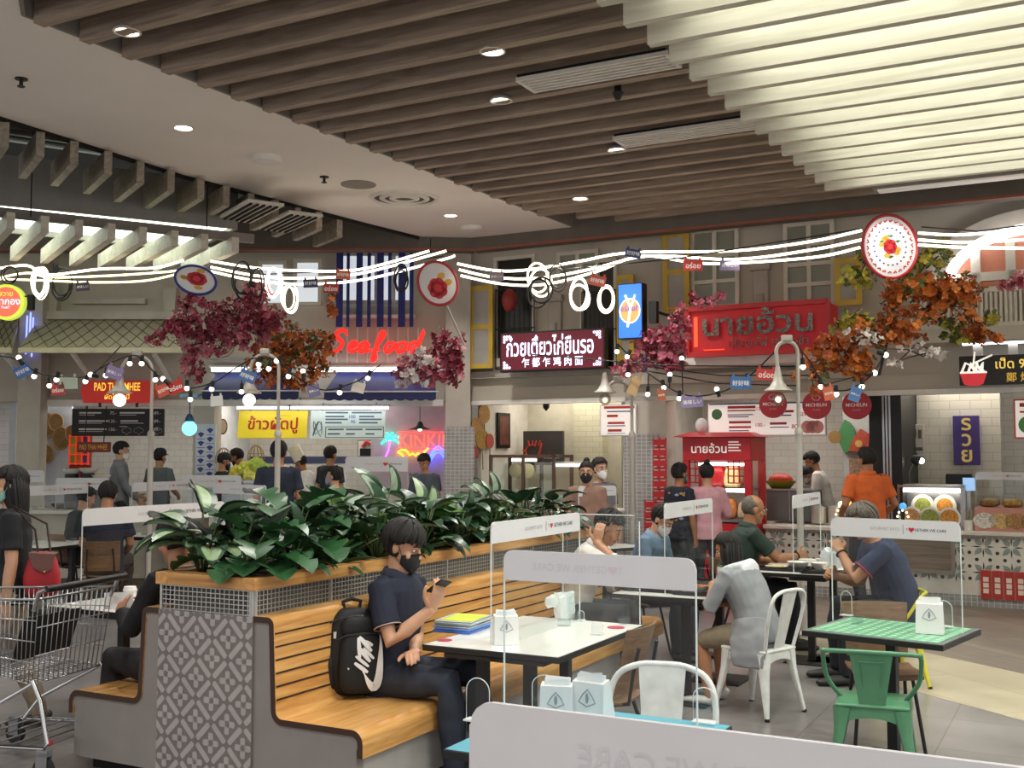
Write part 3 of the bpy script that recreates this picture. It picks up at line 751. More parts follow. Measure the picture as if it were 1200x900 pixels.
def tolix(label, loc, rz, mat, kind='arms', group=None, worn=None):
    """pressed metal cafe chair, sitter faces +y"""
    t = thing('metal_chair', label, 'chair', loc, rz, group); zs = .44
    m = tl(t); m.box((0, 0, zs - .008), (.37, .36, .022), .012, seg=3); m.box((0, 0, zs - .035), (.35, .34, .05), .01); m.build('seat', mat, t, .7)
    for sx in (-1, 1):
        for sy in (-1, 1):
            m = tl(t)
            a = Vec((sx * .15, sy * .145, zs - .02)); b = Vec((sx * .215, sy * .215, 0))
            md = a.lerp(b, .3) + Vec((-sx * .006, -sy * .006, 0))
            m.tube([a, md, b.lerp(a, .05), b], [(.055, .04), (.036, .028), (.016, .014), (.016, .014)], 8, (sx, -sy, 0)); m.build('leg', mat, t, .8)
    m = tl(t)
    for s in (-1, 1):
        ar = [(-.17, zs - .03)] + [(.17 * math.cos(R(180 - 180 * k / 12)), zs - .14 + .075 * math.sin(R(180 * k / 12))) for k in range(13)] + [(.17, zs - .03)]
        m.prism(ar, s * .172 - .003, s * .172 + .003)
        q = Mat.Rotation(PI / 2, 4, 'Z'); m.prism(ar, s * .178 - .003, s * .178 + .003, q)
    m.build('apron', mat, t)
    yb = -.165
    if kind == 'arms':
        zt = .715; m = tl(t)
        pts = [(-.165, .02, zs), (-.20, -.02, zs + .05), (-.235, -.06, zs + .12), (-.245, -.12, zt - .06), (-.24, -.17, zt - .012), (-.22, -.195, zt), (0, -.215, zt + .005), (.22, -.195, zt), (.24, -.17, zt - .012), (.245, -.12, zt - .06), (.235, -.06, zs + .12), (.20, -.02, zs + .05), (.165, .02, zs)]
        m.tube(spl(pts), .0125, 8); m.build('arm_rail', mat, t, 1)
        w0, w1, y1 = .065, .108, -.213
    elif kind == 'arch':
        zt = .86; m = tl(t)
        pts = [(-.165, yb, zs - .01), (-.2, yb - .02, zs + .12), (-.205, yb - .045, zt - .14), (-.17, yb - .06, zt - .045), (-.09, yb - .07, zt - .005), (0, yb - .072, zt), (.09, yb - .07, zt - .005), (.17, yb - .06, zt - .045), (.205, yb - .045, zt - .14), (.2, yb - .02, zs + .12), (.165, yb, zs - .01)]
        m.tube(spl([(x * 1.08, y, z) for x, y, z in pts]), .0135, 8); m.build('back_rail', mat, t, 1)
        w0, w1, y1 = .07, .1, yb - .068
    else:
        zt = .83; m = tl(t)
        pts = [(-.16, yb, zs - .01), (-.19, yb - .05, zs + .2), (-.185, yb - .085, zt - .05), (-.12, yb - .1, zt), (0, yb - .105, zt + .01), (.12, yb - .1, zt), (.185, yb - .085, zt - .05), (.19, yb - .05, zs + .2), (.16, yb, zs - .01)]
        m.tube(spl(pts), .0125, 8); m.build('back_rail', mat, t, 1)
        w0, w1, y1 = .055, .075, yb - .1
    m = tl(t); th = .006
    vs = []
    for y in (0, th):
        vs += [(-w0, yb + y, zs), (w0, yb + y, zs), (w1, y1 + y, zt), (-w1, y1 + y, zt)]
    m.add(vs, [(0, 1, 2, 3), (7, 6, 5, 4), (0, 4, 5, 1), (1, 5, 6, 2), (2, 6, 7, 3), (3, 7, 4, 0)])
    if kind != 'plain':
        ins = [((v[0]) * .55, v[1] - .004, zs + .06 + (v[2] - zs) * .62) for v in [Vec(q) for q in vs[:4]]]
        k = [Vec(q) for q in ins]; m.tube([k[0], k[1], k[2], k[3]], .004, 6, closed=True)
    m.build('splat', mat, t, .6)
    m = tl(t)
    for sx in (-1, 1):
        for sy in (-1, 1): m.lathe([(.017, 0), (.017, .02)], 8, (sx * .215, sy * .215, 0))
    m.build('foot_cap', BLACK, t)
    return t
PLY = wood('walnut_ply', '8a6a4e', '6a4f39', 0, 1.4, .4)
def plychair(label, loc, rz, group=None, mat=None, zt=.82):
    t = thing('plywood_chair', label, 'chair', loc, rz, group); mat = mat or PLY
    def shell(prof, w0, w1, th, name):
        m = tl(t); n = 7; vs = []
        for k, (y, z) in enumerate(prof):
            f = k / (len(prof) - 1); w = w0 + (w1 - w0) * f
            for j in range(n):
                c = -1 + 2 * j / (n - 1); vs.append((c * w / 2, y + (.045 * c * c if name == 'backrest' else 0), z + (.012 * c * c if name == 'seat' else 0)))
        N = len(vs); vs += [(v[0], v[1] - (th if name == 'backrest' else 0), v[2] - (0 if name == 'backrest' else th)) for v in vs]
        fs = []; K = len(prof)
        for k in range(K - 1):
            for j in range(n - 1):
                a = k * n + j; fs.append((a, a + 1, a + n + 1, a + n)); fs.append((N + a, N + a + n, N + a + n + 1, N + a + 1))
        for k in range(K - 1):
            for j in (0, n - 1): a = k * n + j; fs.append((a, a + n, N + a + n, N + a))
        for j in range(n - 1):
            for k in (0, K - 1): a = k * n + j; fs.append((a, N + a, N + a + 1, a + 1))
        m.add(vs, fs); m.build(name, mat, t, .8)
    shell([(.2, .43), (.19, .448), (.1, .455), (-.05, .445), (-.17, .45)], .4, .38, .012, 'seat')
    shell([(-.18, .50), (-.2, .6), (-.235, .74), (-.26, zt)], .36, .40, .011, 'backrest')
    for sx in (-1, 1):
        m = tl(t); m.tube([(sx * .15, .12, .43), (sx * .2, .2, 0)], .011, 8); m.build('leg', TBLK, t, 1)
        m = tl(t); m.tube([(sx * .15, -.1, .43), (sx * .19, -.24, 0)], .011, 8); m.build('leg', TBLK, t, 1)
        m = tl(t); m.tube([(sx * .14, -.06, .43), (sx * .14, -.2, .45), (sx * .14, -.225, .6), (sx * .13, -.255, .74)], .01, 8); m.build('back_support', TBLK, t, 1)
    m = tl(t); m.tube([(-.15, .12, .425), (.15, .12, .425), (.15, -.1, .425), (-.15, -.1, .425)], .011, 8, closed=True); m.build('seat_frame', TBLK, t, 1)
    return t
def napkin(label, loc, rz, big=1.0, group='napkin boxes on the tables'):
    t = thing('napkin_box', label, 'napkin box', loc, rz, group); b = big
    PAP = pm('e6e4e3', .6, var=.03)
    m = tl(t)
    m.add([(x * b, y * b, z * b) for x, y, z in ((-.07, -.05, 0), (.07, -.05, 0), (.07, .06, 0), (-.07, .06, 0), (-.066, -.035, .155), (.066, -.035, .155), (.066, .015, .165), (-.066, .015, .165))],
          [(0, 3, 2, 1), (4, 5, 6, 7), (0, 1, 5, 4), (1, 2, 6, 5), (2, 3, 7, 6), (3, 0, 4, 7)]); m.build('carton', PAP, t)
    m = tl(t); m.add([(x * b, y * b, z * b) for x, y, z in ((-.055, -.0475, .02), (.055, -.0475, .02), (.055, -.045, .045), (-.055, -.045, .045))], [(0, 1, 2, 3)]); m.build('slot', pm('3b4a52', .6), t)
    m = tl(t)
    for q in ([(-.0, .132), (.02, .11), (.035, .085), (.0, .07), (-.035, .085), (-.02, .11)],): m.tube([(x * b, (-.0355 - .0005 - (.155 - z) * .097) * b, z * b) for x, z in q], .0022 * b, 5, closed=True)
    m.sph((0, -.043 * b, .1 * b), (.006 * b, .003 * b, .02 * b), 8, 6); m.build('print', pm('8f9aa0', .6), t)
    m = tl(t); rng = random.Random(len(label))
    for k in range(5): m.add([(x * b, y * b, z * b) for x, y, z in ((-.055, -.02 + .006 * k, .15), (.055, -.02 + .006 * k, .15), (.05 + rng.uniform(-.01, .01), -.022 + .009 * k, .185 + rng.uniform(-.006, .01)), (-.05, -.02 + .009 * k, .18 + rng.uniform(-.006, .01)))], [(0, 1, 2, 3)])
    m.build('napkins', pm('f4f5f5', .8), t)
    return t

# ================================================================== TABLES, SCREENS AND CHAIRS IN PLACE
WTOP = pm('eceae4', .18, var=.03, scale=3)
def cen(*pts): return sum((Vec(p) for p in pts), Vec((0, 0, 0))) / len(pts)
# white table beside the man with the phone
wt = cen(G(491, 755, .74), G(655, 770, .74), G(759, 733, .74), G(612, 722, .74)); wt.z = 0
table('dining_table', 'white topped table beside the man with the phone', tuple(wt), -TH, .80, 1.16, WTOP, ((-.12, -.42), (.16, -.42), (0, .35)), 'white dining tables')
screen('clear screen with white header along the white table of files', tuple(wt + Vec((0, 0, .7415))), PI / 2 - TH, 1.1)
c = wt + V2 * .68 + U2 * .02
screen('clear screen without header at the far end of the white table of files', tuple(wt + V2 * .57 + U2 * .13 + Vec((0, 0, .7415))), -TH, .5, .64, clear=True)
# blue table
bt = cen(G(522, 873, .74), G(860, 855, .74)); bt.z = 0
BLUE = pm('58a9bf', .35, var=.04)
table('dining_table', 'turquoise topped table in the foreground', tuple(bt), -TH, .78, .78, BLUE, ((0, 0),))
sb = cen(G(597, 644, 1.39), G(810, 656, 1.39)); sb.z = .7415
screen('grey backed screen standing on the turquoise table', tuple(sb), -TH, .74, .65, .11, ghost=(-.34, .12))
# nearest table, only its screen shows
fg = G(560, 822, 1.39)
ft = fg + U2 * .42; ft.z = 0
table('dining_table', 'pale table nearest the camera, carrying the big screen', tuple(ft), -TH, .84, .7, WTOP, ((0, .02),))
screen('largest grey backed screen, across the bottom of the view', tuple(ft + Vec((0, 0, .7415))), -TH, .86, .65, .115, ghost=(-.3, .2))
# green mosaic table
gt = cen(G(945, 739, .74), G(1112, 757, .74), G(1147, 737, .74), G(985, 722, .74)); gt.z = 0
gr = math.atan2(-.495, .613)
def mosaic():
    m = tilemat('green_mosaic', '6fae8e', '7fbb9b', '4e8a6c', .06, .06, 0, .004, .3, 0, 'xy', .2); return m
t = table('dining_table', 'green mosaic topped table at the right', tuple(gt), gr, .79, .68, pm('6b6f6c', .5), ((0, 0),))
m = tl(t); m.box((0, 0, .743), (.72, .61, .003)); ms = m.build('mosaic', mosaic(), t)
m = tl(t)
for i in range(12):
    for j in range(10): m.box((-.33 + .06 * i, -.27 + .06 * j, .745), (.022, .022, .0014), M=None)
m.build('light_tiles', pm('b9dcb4', .3), ms)
sg = cen(G(975, 606, 1.365), G(1124, 612, 1.365)); sg.z = .746
screen('clear screen with printed header on the green mosaic table', tuple(sg), gr, .75, .62, .11)
GREEN = pm('4f8563', .3, var=.1, scale=8); WORN = pm('dcdedb', .4, var=.12, scale=14); YEL = pm('d9cf3a', .35, var=.08)
cpos = G(1030, 866); cpos = Vec((1.93, 5.93, 0))
tolix('green metal armchair pushed up to the green mosaic table', tuple(cpos), R(-20), GREEN, 'arms')
plychair('brown plywood chair at the far side of the green mosaic table', tuple(gt + Vec((.06, .36, 0))), R(172))
wc = W(766, 800, 4.75); tolix('white metal armchair with rounded back at the turquoise table', (.57, 4.45, 0), R(164), WORN, 'arch')
plychair('brown plywood chair tucked into the right side of the white table of files', tuple(wt + U2 * .40 - V2 * .02), R(62), None, None, .84)
# table of the two masked men
t3 = cen(G(722, 694, .74), G(835, 706, .74)) + V2 * .6; t3.z = 0
table('dining_table', 'white table laid with black trays, before the two masked men', tuple(t3), -TH, .80, 1.16, WTOP, ((.1, -.4), (.1, .4)), 'white dining tables')
screen('clear screen with white header between the masked men and the girl in grey', tuple(t3 + Vec((0, 0, .7415))), PI / 2 - TH, 1.1)
# table of the man in dark green
t4 = Vec((2.62, 9.75, 0))
table('dining_table', 'white table of the bald man in dark green', tuple(t4), -TH, .80, 1.16, WTOP, ((.12, -.42), (.28, -.3)), 'white dining tables')
screen('clear screen with white header beside the black bracelet of the bald man', tuple(t4 + Vec((0, 0, .7415))), PI / 2 - TH, 1.05)
# left side
l1 = G(127, 725, .74) - U2 * .4 + V2 * .78; l1.z = 0
table('dining_table', 'white table behind the shopping trolley with a paper cup', tuple(l1), -TH, .80, 1.16, WTOP, ((.1, -.38), (.1, .35)), 'white dining tables')
screen('printed screen between the shopping trolley and the planter', tuple(l1 + Vec((0, 0, .7415))), PI / 2 - TH, 1.3)
def leftset(px, py, L, i, lbt, lbs, both=True, rz=None):
    """table with a screen whose header top left/right show at px,py"""
    a = G(px[0], py[0], 1.39); b = G(px[1], py[1], 1.39); c = (a + b) / 2; c.z = 0
    ang = math.atan2(b.y - a.y, b.x - a.x)
    table('dining_table', lbt, tuple(c), ang - PI / 2 if both else ang, .8, 1.16 if both else .8, WTOP, ((0, -.3), (0, .3)) if both else ((0, 0),), 'white dining tables')
    screen(lbs, tuple(c + Vec((0, 0, .7415))), ang, (b - a).length)
leftset((22, 103), (570, 567), 0, 0, 'white table right behind the woman with the red bag', 'printed screen right behind the woman with the red bag')
leftset((155, 228), (566, 563), 0, 0, 'white table below the menu board of the noodle stall', 'printed screen with its header under the lamp post of the noodle stall')
leftset((250, 312), (567, 569), 0, 0, 'white table behind the left end of the planter', 'printed screen behind the left end of the planter', False)
leftset((678, 722), (570, 569), 0, 0, 'white table behind the far end of the planter', 'pale header screen behind the far end of the planter', False)
def topscreen(px0, px1, py, fr, d, base, label, band=.16, h=None):
    x0, z = fr.at(px0, py, d); x1, _ = fr.at(px1, py, d)
    screen(label, tuple(fr.w((x0 + x1) / 2, d, base)), fr.rot, x1 - x0, z - base, band)
topscreen(66, 127, 560, FL, -1.25, 1.0, 'screen with a plain cream header close to the noodle stall counter')
topscreen(213, 283, 557, FL, -1.25, 1.0, 'printed screen before the lettuce of the seafood stall')
topscreen(2, 52, 551, FL, -1.25, 1.0, 'screen with a plain header at the far left edge')
topscreen(405, 478, 535, FL, -1.25, 1.0, 'printed screen before the white menu of the seafood stall', .2)
topscreen(1143, 1202, 553, FR, .15, .86, 'printed screen on the tiled counter at the far right edge', .09)
# ================================================================== THINGS ON THE TABLES
PAPW = pm('eeeeec', .8, var=.02); CERAM = pm('e6e3dc', .25, var=.03); TRAY = pm('1d1c1d', .4)
def simple(mb, name, mats, label, cat, group=None, smooth=None): return tag(mb.build(name, mats, None, smooth), label, cat, group)
Z0 = .7425
# files
fc = G(543, 738, .74)
t = thing('file_stack', 'stack of clear and blue plastic files with lime paper on top, on the white table', 'files', (fc.x, fc.y, Z0), -TH + .1)
cols = (('blue_folder', pm('3f6fc4', .35), .0, .014, .23, .31), ('blue_folder', pm('6f93d6', .3), .016, .012, .22, .3), ('clear_folder', pm('b9c3cb', .15), .03, .008, .24, .31), ('clear_folder', pm('c8cfd2', .15), .04, .008, .22, .3), ('clear_folder', pm('aeb9bd', .15), .05, .009, .235, .305), ('clear_folder', pm('d1d7d6', .2), .061, .006, .225, .3))
rg = random.Random(3)
for n, mt, z, th, w, d in cols:
    m = tl(t); m.box((rg.uniform(-.008, .008), rg.uniform(-.01, .01), z + th / 2), (w, d, th), .003, Mat.Rotation(rg.uniform(-.06, .06), 4, 'Z')); m.build(n, mt, t)
m = tl(t); m.box((.01, .0, .0685), (.19, .26, .002), 0, Mat.Rotation(.05, 4, 'Z')); m.build('lime_paper', pm('c8d93a', .6), t)
p = G(521, 751, .74); m = MB(Mat.Translation((p.x, p.y, Z0))); m.lathe([(.04, 0), (.04, .003)], 24); simple(m, 'round_sticker', pm('b2324f', .5), 'red round sticker at the near corner of the white table', 'sticker', 'red stickers on the white table')
p = G(722, 736, .74); m = MB(Mat.Translation((p.x, p.y, Z0))); m.lathe([(.05, 0), (.05, .003)], 24); simple(m, 'round_sticker', pm('b2324f', .5), 'red round sticker at the far right corner of the white table', 'sticker', 'red stickers on the white table')
p = G(592, 755, .74); napkin('napkin box on the white table beside the files', (p.x, p.y, Z0), R(12), .95)
p = G(1090, 742, .745); napkin('napkin box on the green mosaic table', (p.x, p.y, .747), gr + .25, 1.05)
b0 = bt - U2 * .2 + V2 * .12; napkin('napkin box on the turquoise table, left of the pair', (b0.x, b0.y, Z0), R(-12), .9)
b0 = bt - U2 * .08 + V2 * .17; napkin('napkin box on the turquoise table, right of the pair', (b0.x, b0.y, Z0), R(-32), 1.0)
def standee(px, py, z, label, rz=0, hh=.16, ww=.1):
    p = G(px, py, z); t = thing('acrylic_holder', label, 'holder', (p.x, p.y, z + .0025), rz)
    m = tl(t); pts = [(-ww / 2, 0), (ww / 2, 0), (ww / 2, hh * .7)] + [(ww / 2 * math.cos(R(a)), hh * .7 + hh * .3 * math.sin(R(a))) for a in range(15, 166, 15)] + [(-ww / 2, hh * .7)]
    m.prism(pts, -.0015, .0015); m.build('panel', ACR, t)
    m = tl(t); m.tube([(x, 0, z_) for x, z_ in pts], .002, 5, closed=True); m.build('edge', ACRE, t)
    m = tl(t); m.box((0, 0, .004), (ww, .05, .006)); m.build('base', ACRE, t)
standee(560, 846, .74, 'clear round topped holder left of the napkin boxes on the turquoise table', -TH)
standee(640, 838, .74, 'clear round topped holder behind the napkin boxes on the turquoise table', -TH, .15, .12)
standee(992, 722, .745, 'clear round topped holder on the far left corner of the green mosaic table', gr, .15, .07)
standee(1106, 735, .745, 'clear round topped holder behind the napkin box of the green mosaic table', gr, .15, .1)
standee(681, 728, .74, 'small clear holder beside the paper bag on the white table', -TH, .06, .04)
standee(700, 744, .74, 'small clear holder near the right edge of the white table', -TH, .07, .07)
standee(826, 848, .74, 'clear holder at the right of the turquoise table', -TH, .13, .09)
# crumpled white bag
p = G(662, 725, .74); t = thing('paper_bag', 'crumpled white paper bag standing on the white table', 'bag', (p.x, p.y, Z0), R(20))
m = tl(t); N = 14; vs = []; rg = random.Random(5)
lv = [(0, .055, .04), (.05, .06, .042), (.1, .058, .036), (.13, .066, .03), (.155, .06, .018)]
for z, rx, ry in lv:
    for j in range(N):
        a = 2 * PI * j / N; k = 1 + rg.uniform(-.13, .13); sq = 1 / max(abs(math.cos(a)), abs(math.sin(a)))
        vs.append((rx * math.cos(a) * k * min(1.25, sq), ry * math.sin(a) * k * min(1.25, sq), z + rg.uniform(-.006, .006) * (z > 0)))
fs = [(i * N + j, i * N + (j + 1) % N, (i + 1) * N + (j + 1) % N, (i + 1) * N + j) for i in range(len(lv) - 1) for j in range(N)] + [tuple(range(N))[::-1], tuple((len(lv) - 1) * N + j for j in range(N))]
m.add(vs, fs); m.build('bag', PAPW, t)
m = tl(t); bm = bmesh.new(); bmesh.ops.create_icosphere(bm, subdivisions=2, radius=.042)
for v in bm.verts: v.co *= 1 + rg.uniform(-.2, .2)
m.bm(bm, Mat.Translation((-.085, .0, .105))); m.build('tissue', pm('f6f6f4', .9), t)
# bowls, plates, trays
def bowl(p, label, r=.08, h=.06, mat=None, food=None, rz=0, group='bowls on the tables'):
    t = thing('bowl', label, 'bowl', tuple(p), rz, group)
    m = tl(t); m.lathe([(r * .5, 0), (r * .55, .008), (r * .85, h * .5), (r, h), (r * .95, h), (r * .8, h * .5), (r * .45, .012), (.001, .012)], 22); m.build('body', mat or CERAM, t, 1)
    if food:
        m = tl(t); rg = random.Random(len(label))
        for k in range(14):
            a = rg.uniform(0, 6.3); q = rg.uniform(0, r * .65); m.sph((q * math.cos(a), q * math.sin(a), h * .75 + rg.uniform(0, .012)), (r * .22, r * .2, r * .13), 7, 5)
        m.build('food', food, t, 3)
    return t
def tray(p, rz, label, w=.42, d=.31):
    m = MB(Mat.Translation(p) @ Mat.Rotation(rz, 4, 'Z')); m.box((0, 0, .006), (w, d, .012), .005)
    for a, b in (((-w / 2, -d / 2), (w / 2, -d / 2)), ((w / 2, -d / 2), (w / 2, d / 2)), ((w / 2, d / 2), (-w / 2, d / 2)), ((-w / 2, d / 2), (-w / 2, -d / 2))): m.bar((*a, .016), (*b, .016), .01, .016)
    return simple(m, 'tray', TRAY, label, 'tray', 'black trays on the white tables')
def plate(p, label, r=.11):
    t = thing('plate', label, 'plate', tuple(p), 0, 'plates on the trays')
    m = tl(t); m.lathe([(r * .6, 0), (r, .014), (r, .018), (r * .55, .006), (.001, .006)], 24); m.build('body', CERAM, t, 1)
    m = tl(t); rg = random.Random(len(label))
    for k in range(10): a = rg.uniform(0, 6.3); q = rg.uniform(0, r * .5); m.sph((q * math.cos(a), q * math.sin(a), .014), (.025, .02, .012), 7, 5)
    m.build('food', pm('c9b27a', .6, var=.3, scale=40), t, 3)
def on(c, u, v, z=Z0): return Vec((c.x, c.y, 0)) + U2 * u + V2 * v + Vec((0, 0, z))
tray(on(t3, -.17, -.25), -TH, 'black tray on the left half of the masked men\'s table'); plate(on(t3, -.17, -.25, Z0 + .013), 'plate of food on the left black tray of the masked men')
tray(on(t3, .2, -.3), -TH, 'black tray under the elbow of the girl in grey', .36); bowl(on(t3, .18, -.3, Z0 + .013), 'orange filled bowl by the elbow of the girl in grey', .06, .045, None, pm('c9762f', .5))
tray(on(t3, -.1, .25), -TH, 'black tray before the blue shirted man'); bowl(on(t3, -.12, .25, Z0 + .013), 'white bowl before the blue shirted man', .08, .06)
p = on(t3, .28, -.08); t = thing('menu_card', 'small standing card with green top edge before the girl in grey', 'card', tuple(p), R(-60))
m = tl(t); m.box((0, 0, .09), (.13, .012, .18), .002); m.build('card', pm('e9e4dd', .5), t); m = tl(t); m.box((0, 0, .178), (.132, .013, .012)); m.build('top_edge', pm('3c7d5a', .5), t); m = tl(t); m.box((-.064, 0, .09), (.008, .0135, .18)); m.build('side_edge', pm('a9543c', .5), t); m = tl(t); m.box((.02, -.007, .04), (.06, .001, .05)); m.build('picture', pm('b4512e', .5, var=.4, scale=60), t)
tray(on(t4, -.12, -.3), -TH, 'black tray before the bald man in dark green'); plate(on(t4, -.2, -.3, Z0 + .013), 'plate with leftovers before the bald man', .1); bowl(on(t4, -.02, -.28, Z0 + .013), 'wide white bowl on the tray of the bald man', .095, .06)
tray(on(t4, .25, -.38), -TH + .1, 'black tray overhanging the edge before the man in the navy shirt', .4); bowl(on(t4, .18, -.36, Z0 + .02), 'white bowl before the man in the navy shirt', .075, .06); plate(on(t4, .31, -.40, Z0 + .02), 'plate before the man in the navy shirt', .09)
bowl(on(t4, .0, .0), 'empty bowl beside the screen at the bald man\'s table', .08, .07); bowl(on(t4, .1, .1), 'small cup bowl behind the empty one', .05, .07)
for k, (u, v) in enumerate(((.16, .02), (.26, -.02))):
    m = MB(Mat.Translation(on(t4, u, v))); bm = bmesh.new(); bmesh.ops.create_icosphere(bm, subdivisions=2, radius=.07); rg = random.Random(k)
    for v_ in bm.verts: v_.co = Vec((v_.co.x * .8, v_.co.y * .7, (v_.co.z + .07) * 1.3)) * (1 + rg.uniform(-.1, .1))
    m.bm(bm); simple(m, 'plastic_bag', pm('cfd2d6', .25), ('knotted clear plastic bag nearest the empty bowl', 'knotted clear plastic bag nearest the navy shirt')[k], 'bag', 'plastic bags on the far table')
# cup on the left table
p = G(152, 712, .74); t = thing('paper_cup', 'white paper cup with lid and dark band on the table left of the planter', 'cup', (p.x, p.y, Z0))
m = tl(t); m.lathe([(.03, 0), (.042, .11), (.03, .11)], 20); m.build('cup', PAPW, t, 1)
m = tl(t); m.lathe([(.0315, .012), (.0345, .035)], 20); m.build('band', pm('33302e', .6), t, 1)
m = tl(t); m.lathe([(.045, .108), (.045, .116), (.039, .125), (.038, .135), (.001, .135)], 20); m.build('lid', pm('f1f0ee', .4), t, 1)
p = G(120, 655, .74)
bowl(on(l1, -.12, .42), 'brown tub heaped with chips on the table left of the planter', .09, .08, pm('5e4a3c', .5), pm('d6c48c', .6, var=.3, scale=50))
m = MB(Mat.Translation(on(l1, .12, .3)) @ Mat.Rotation(.3, 4, 'Z')); m.box((0, 0, .004), (.22, .16, .004)); m.box((.03, .02, .009), (.2, .15, .003)); simple(m, 'paper_sheets', PAPW, 'white paper sheets on the table left of the planter', 'paper')

# ================================================================== SHOPPING TROLLEY
h0 = G(48, 692, 1.02); h1 = G(152, 674, 1.02); hc = (h0 + h1) / 2
ang = math.atan2(h1.y - h0.y, h1.x - h0.x)
ct = thing('shopping_trolley', 'grey wire shopping trolley with black handle at the left edge', 'trolley', (hc.x, hc.y, 0), ang)
WIRE = pm('a9abac', .3, .85); m = tl(ct)
HL = (h1 - h0).length / 2 * .9
m.tube([(-HL, 0, 1.02), (HL, 0, 1.02)], .019, 10); m.build('handle', pm('161617', .45), ct, 1)
m = tl(ct)
for s in (-1, 1): m.tube([(s * HL, 0, 1.02), (s * HL * .98, .05, 1.0), (s * HL * .94, .09, .9)], .012, 8)
m.build('handle_bracket', WIRE, ct, 1)
def wires(name, A, B, C_, D, nx, nz, r=.0028):
    """wire panel: bottom A-B, top D-C"""
    m = tl(ct); A, B, C_, D = map(Vec, (A, B, C_, D))
    for i in range(nx + 1): f = i / nx; m.tube([A.lerp(B, f), D.lerp(C_, f)], r, 5)
    for k in range(nz + 1): f = k / nz; m.tube([A.lerp(D, f), B.lerp(C_, f)], r * 1.3, 5)
    m.build(name, WIRE, ct, 3)
W0 = HL * .92; W1 = HL * .72; LB2 = .86
P_ = {'a': (-W0 * .9, .12, .50), 'b': (W0 * .9, .12, .50), 'c': (W1 * .9, LB2, .58), 'd': (-W1 * .9, LB2, .58), 'A': (-W0, .07, .96), 'B': (W0, .07, .96), 'C': (W1, LB2 + .06, .93), 'D': (-W1, LB2 + .06, .93)}
wires('basket_side', P_['a'], P_['d'], P_['D'], P_['A'], 26, 4); wires('basket_side', P_['b'], P_['c'], P_['C'], P_['B'], 26, 4)
wires('basket_front', P_['d'], P_['c'], P_['C'], P_['D'], 11, 4); wires('basket_back', P_['a'], P_['b'], P_['B'], P_['A'], 14, 3); wires('basket_floor', P_['a'], P_['b'], P_['c'], P_['d'], 14, 8)
m = tl(ct); m.tube([P_[k] for k in 'ABCD'], .007, 7, closed=True); m.build('rim', WIRE, ct, 1)
m = tl(ct); m.add([(-W0 * .75, .30, .60), (W0 * .75, .30, .60), (W0 * .75, .22, .84), (-W0 * .75, .22, .84)], [(0, 1, 2, 3)]); m.add([(-W0 * .75, .306, .60), (W0 * .75, .306, .60), (W0 * .75, .226, .84), (-W0 * .75, .226, .84)], [(3, 2, 1, 0)]); m.build('child_seat_flap', pm('1b1c1d', .5), ct)
m = tl(ct)
for s in (-1, 1):
    m.tube([(s * W0 * .9, .12, .52), (s * W0 * .92, .06, .42), (s * W0 * .95, .0, .2), (s * W0 * .95, .02, .17), (s * W0 * .95, .75, .15)], .013, 8)
    m.tube([(s * W0 * .9, .12, .50), (s * W1, .5, .30), (s * W1, .62, .16)], .011, 8)
m.build('frame', CHROME, ct, 1)
m = tl(ct)
for k in range(7): y = .05 + .1 * k; m.tube([(-W0 * .9, y, .17), (W0 * .9, y, .17)], .005, 6)
m.build('lower_rack', WIRE, ct, 1)
for sx in (-1, 1):
    for y in (.02, .72):
        m = tl(ct); q = Vec((sx * W0 * .95, y, 0)); m.tube([q + Vec((-.016, 0, .062)), q + Vec((.016, 0, .062))], .06, 18); w = m.build('wheel', pm('2a2a2b', .6), ct, .8)
        m = tl(ct); m.b2(tuple(q + Vec((-.026, -.035, .05))), tuple(q + Vec((-.018, .035, .16))), .004); m.b2(tuple(q + Vec((.018, -.035, .05))), tuple(q + Vec((.026, .035, .16))), .004); m.b2(tuple(q + Vec((-.026, -.035, .13))), tuple(q + Vec((.026, .035, .165))), .004); m.build('fork', pm('8f9193', .4, .5), w)
m = tl(ct); m.box((-W0 * .9, .0, .20), (.03, .03, .03), .008); m.build('red_clip', pm('b3332f', .4), ct)

# ================================================================== BACKPACK
bp0 = at(pb) @ Vec((.36, .34, .434)); q0 = G(414, 815, .434)
bk = thing('backpack', 'black backpack with big white logo leaning on the bench', 'backpack', (q0.x, q0.y, .434), R(22))
BPK = pm('121214', .7, var=.2, scale=30, bump=.15)
def pillow(m, c, d, e=3.2, taper=0, M=None):
    bm = bmesh.new(); bmesh.ops.create_icosphere(bm, subdivisions=4, radius=1)
    for v in bm.verts:
        n = max(1e-6, (abs(v.co.x) ** e + abs(v.co.y) ** e + abs(v.co.z) ** e) ** (1 / e)); p = v.co / n
        k = 1 - taper * max(0, p.z)
        p = Vec((p.x * d[0] * k, p.y * d[1] * (1 - taper * .6 * max(0, p.z)), p.z * d[2]))
        p += Vec((1, 1, 1)) * mnoise.noise(p * 9) * .006
        v.co = p + Vec(c)
    m.bm(bm, M)
m = tl(bk); pillow(m, (0, .02, .235), (.165, .10, .235), 3.6, .16); m.build('body', BPK, bk, 3)
m = tl(bk); pillow(m, (.02, -.075, .19), (.125, .055, .165), 4, .1); fp = m.build('front_pocket', BPK, bk, 3)
m = tl(bk); pillow(m, (.02, -.06, .385), (.11, .05, .055), 3.5, .1); m.build('upper_pocket', BPK, bk, 3)
m = tl(bk); pillow(m, (-.15, .0, .14), (.045, .07, .12), 3.2); m.build('side_pocket', BPK, bk, 3)
m = tl(bk); m.tube([(-.04, .05, .455), (-.05, .05, .5), (0, .055, .515), (.05, .05, .5), (.04, .05, .455)], .011, 8); m.build('grab_handle', BPK, bk, 1)
m = tl(bk)
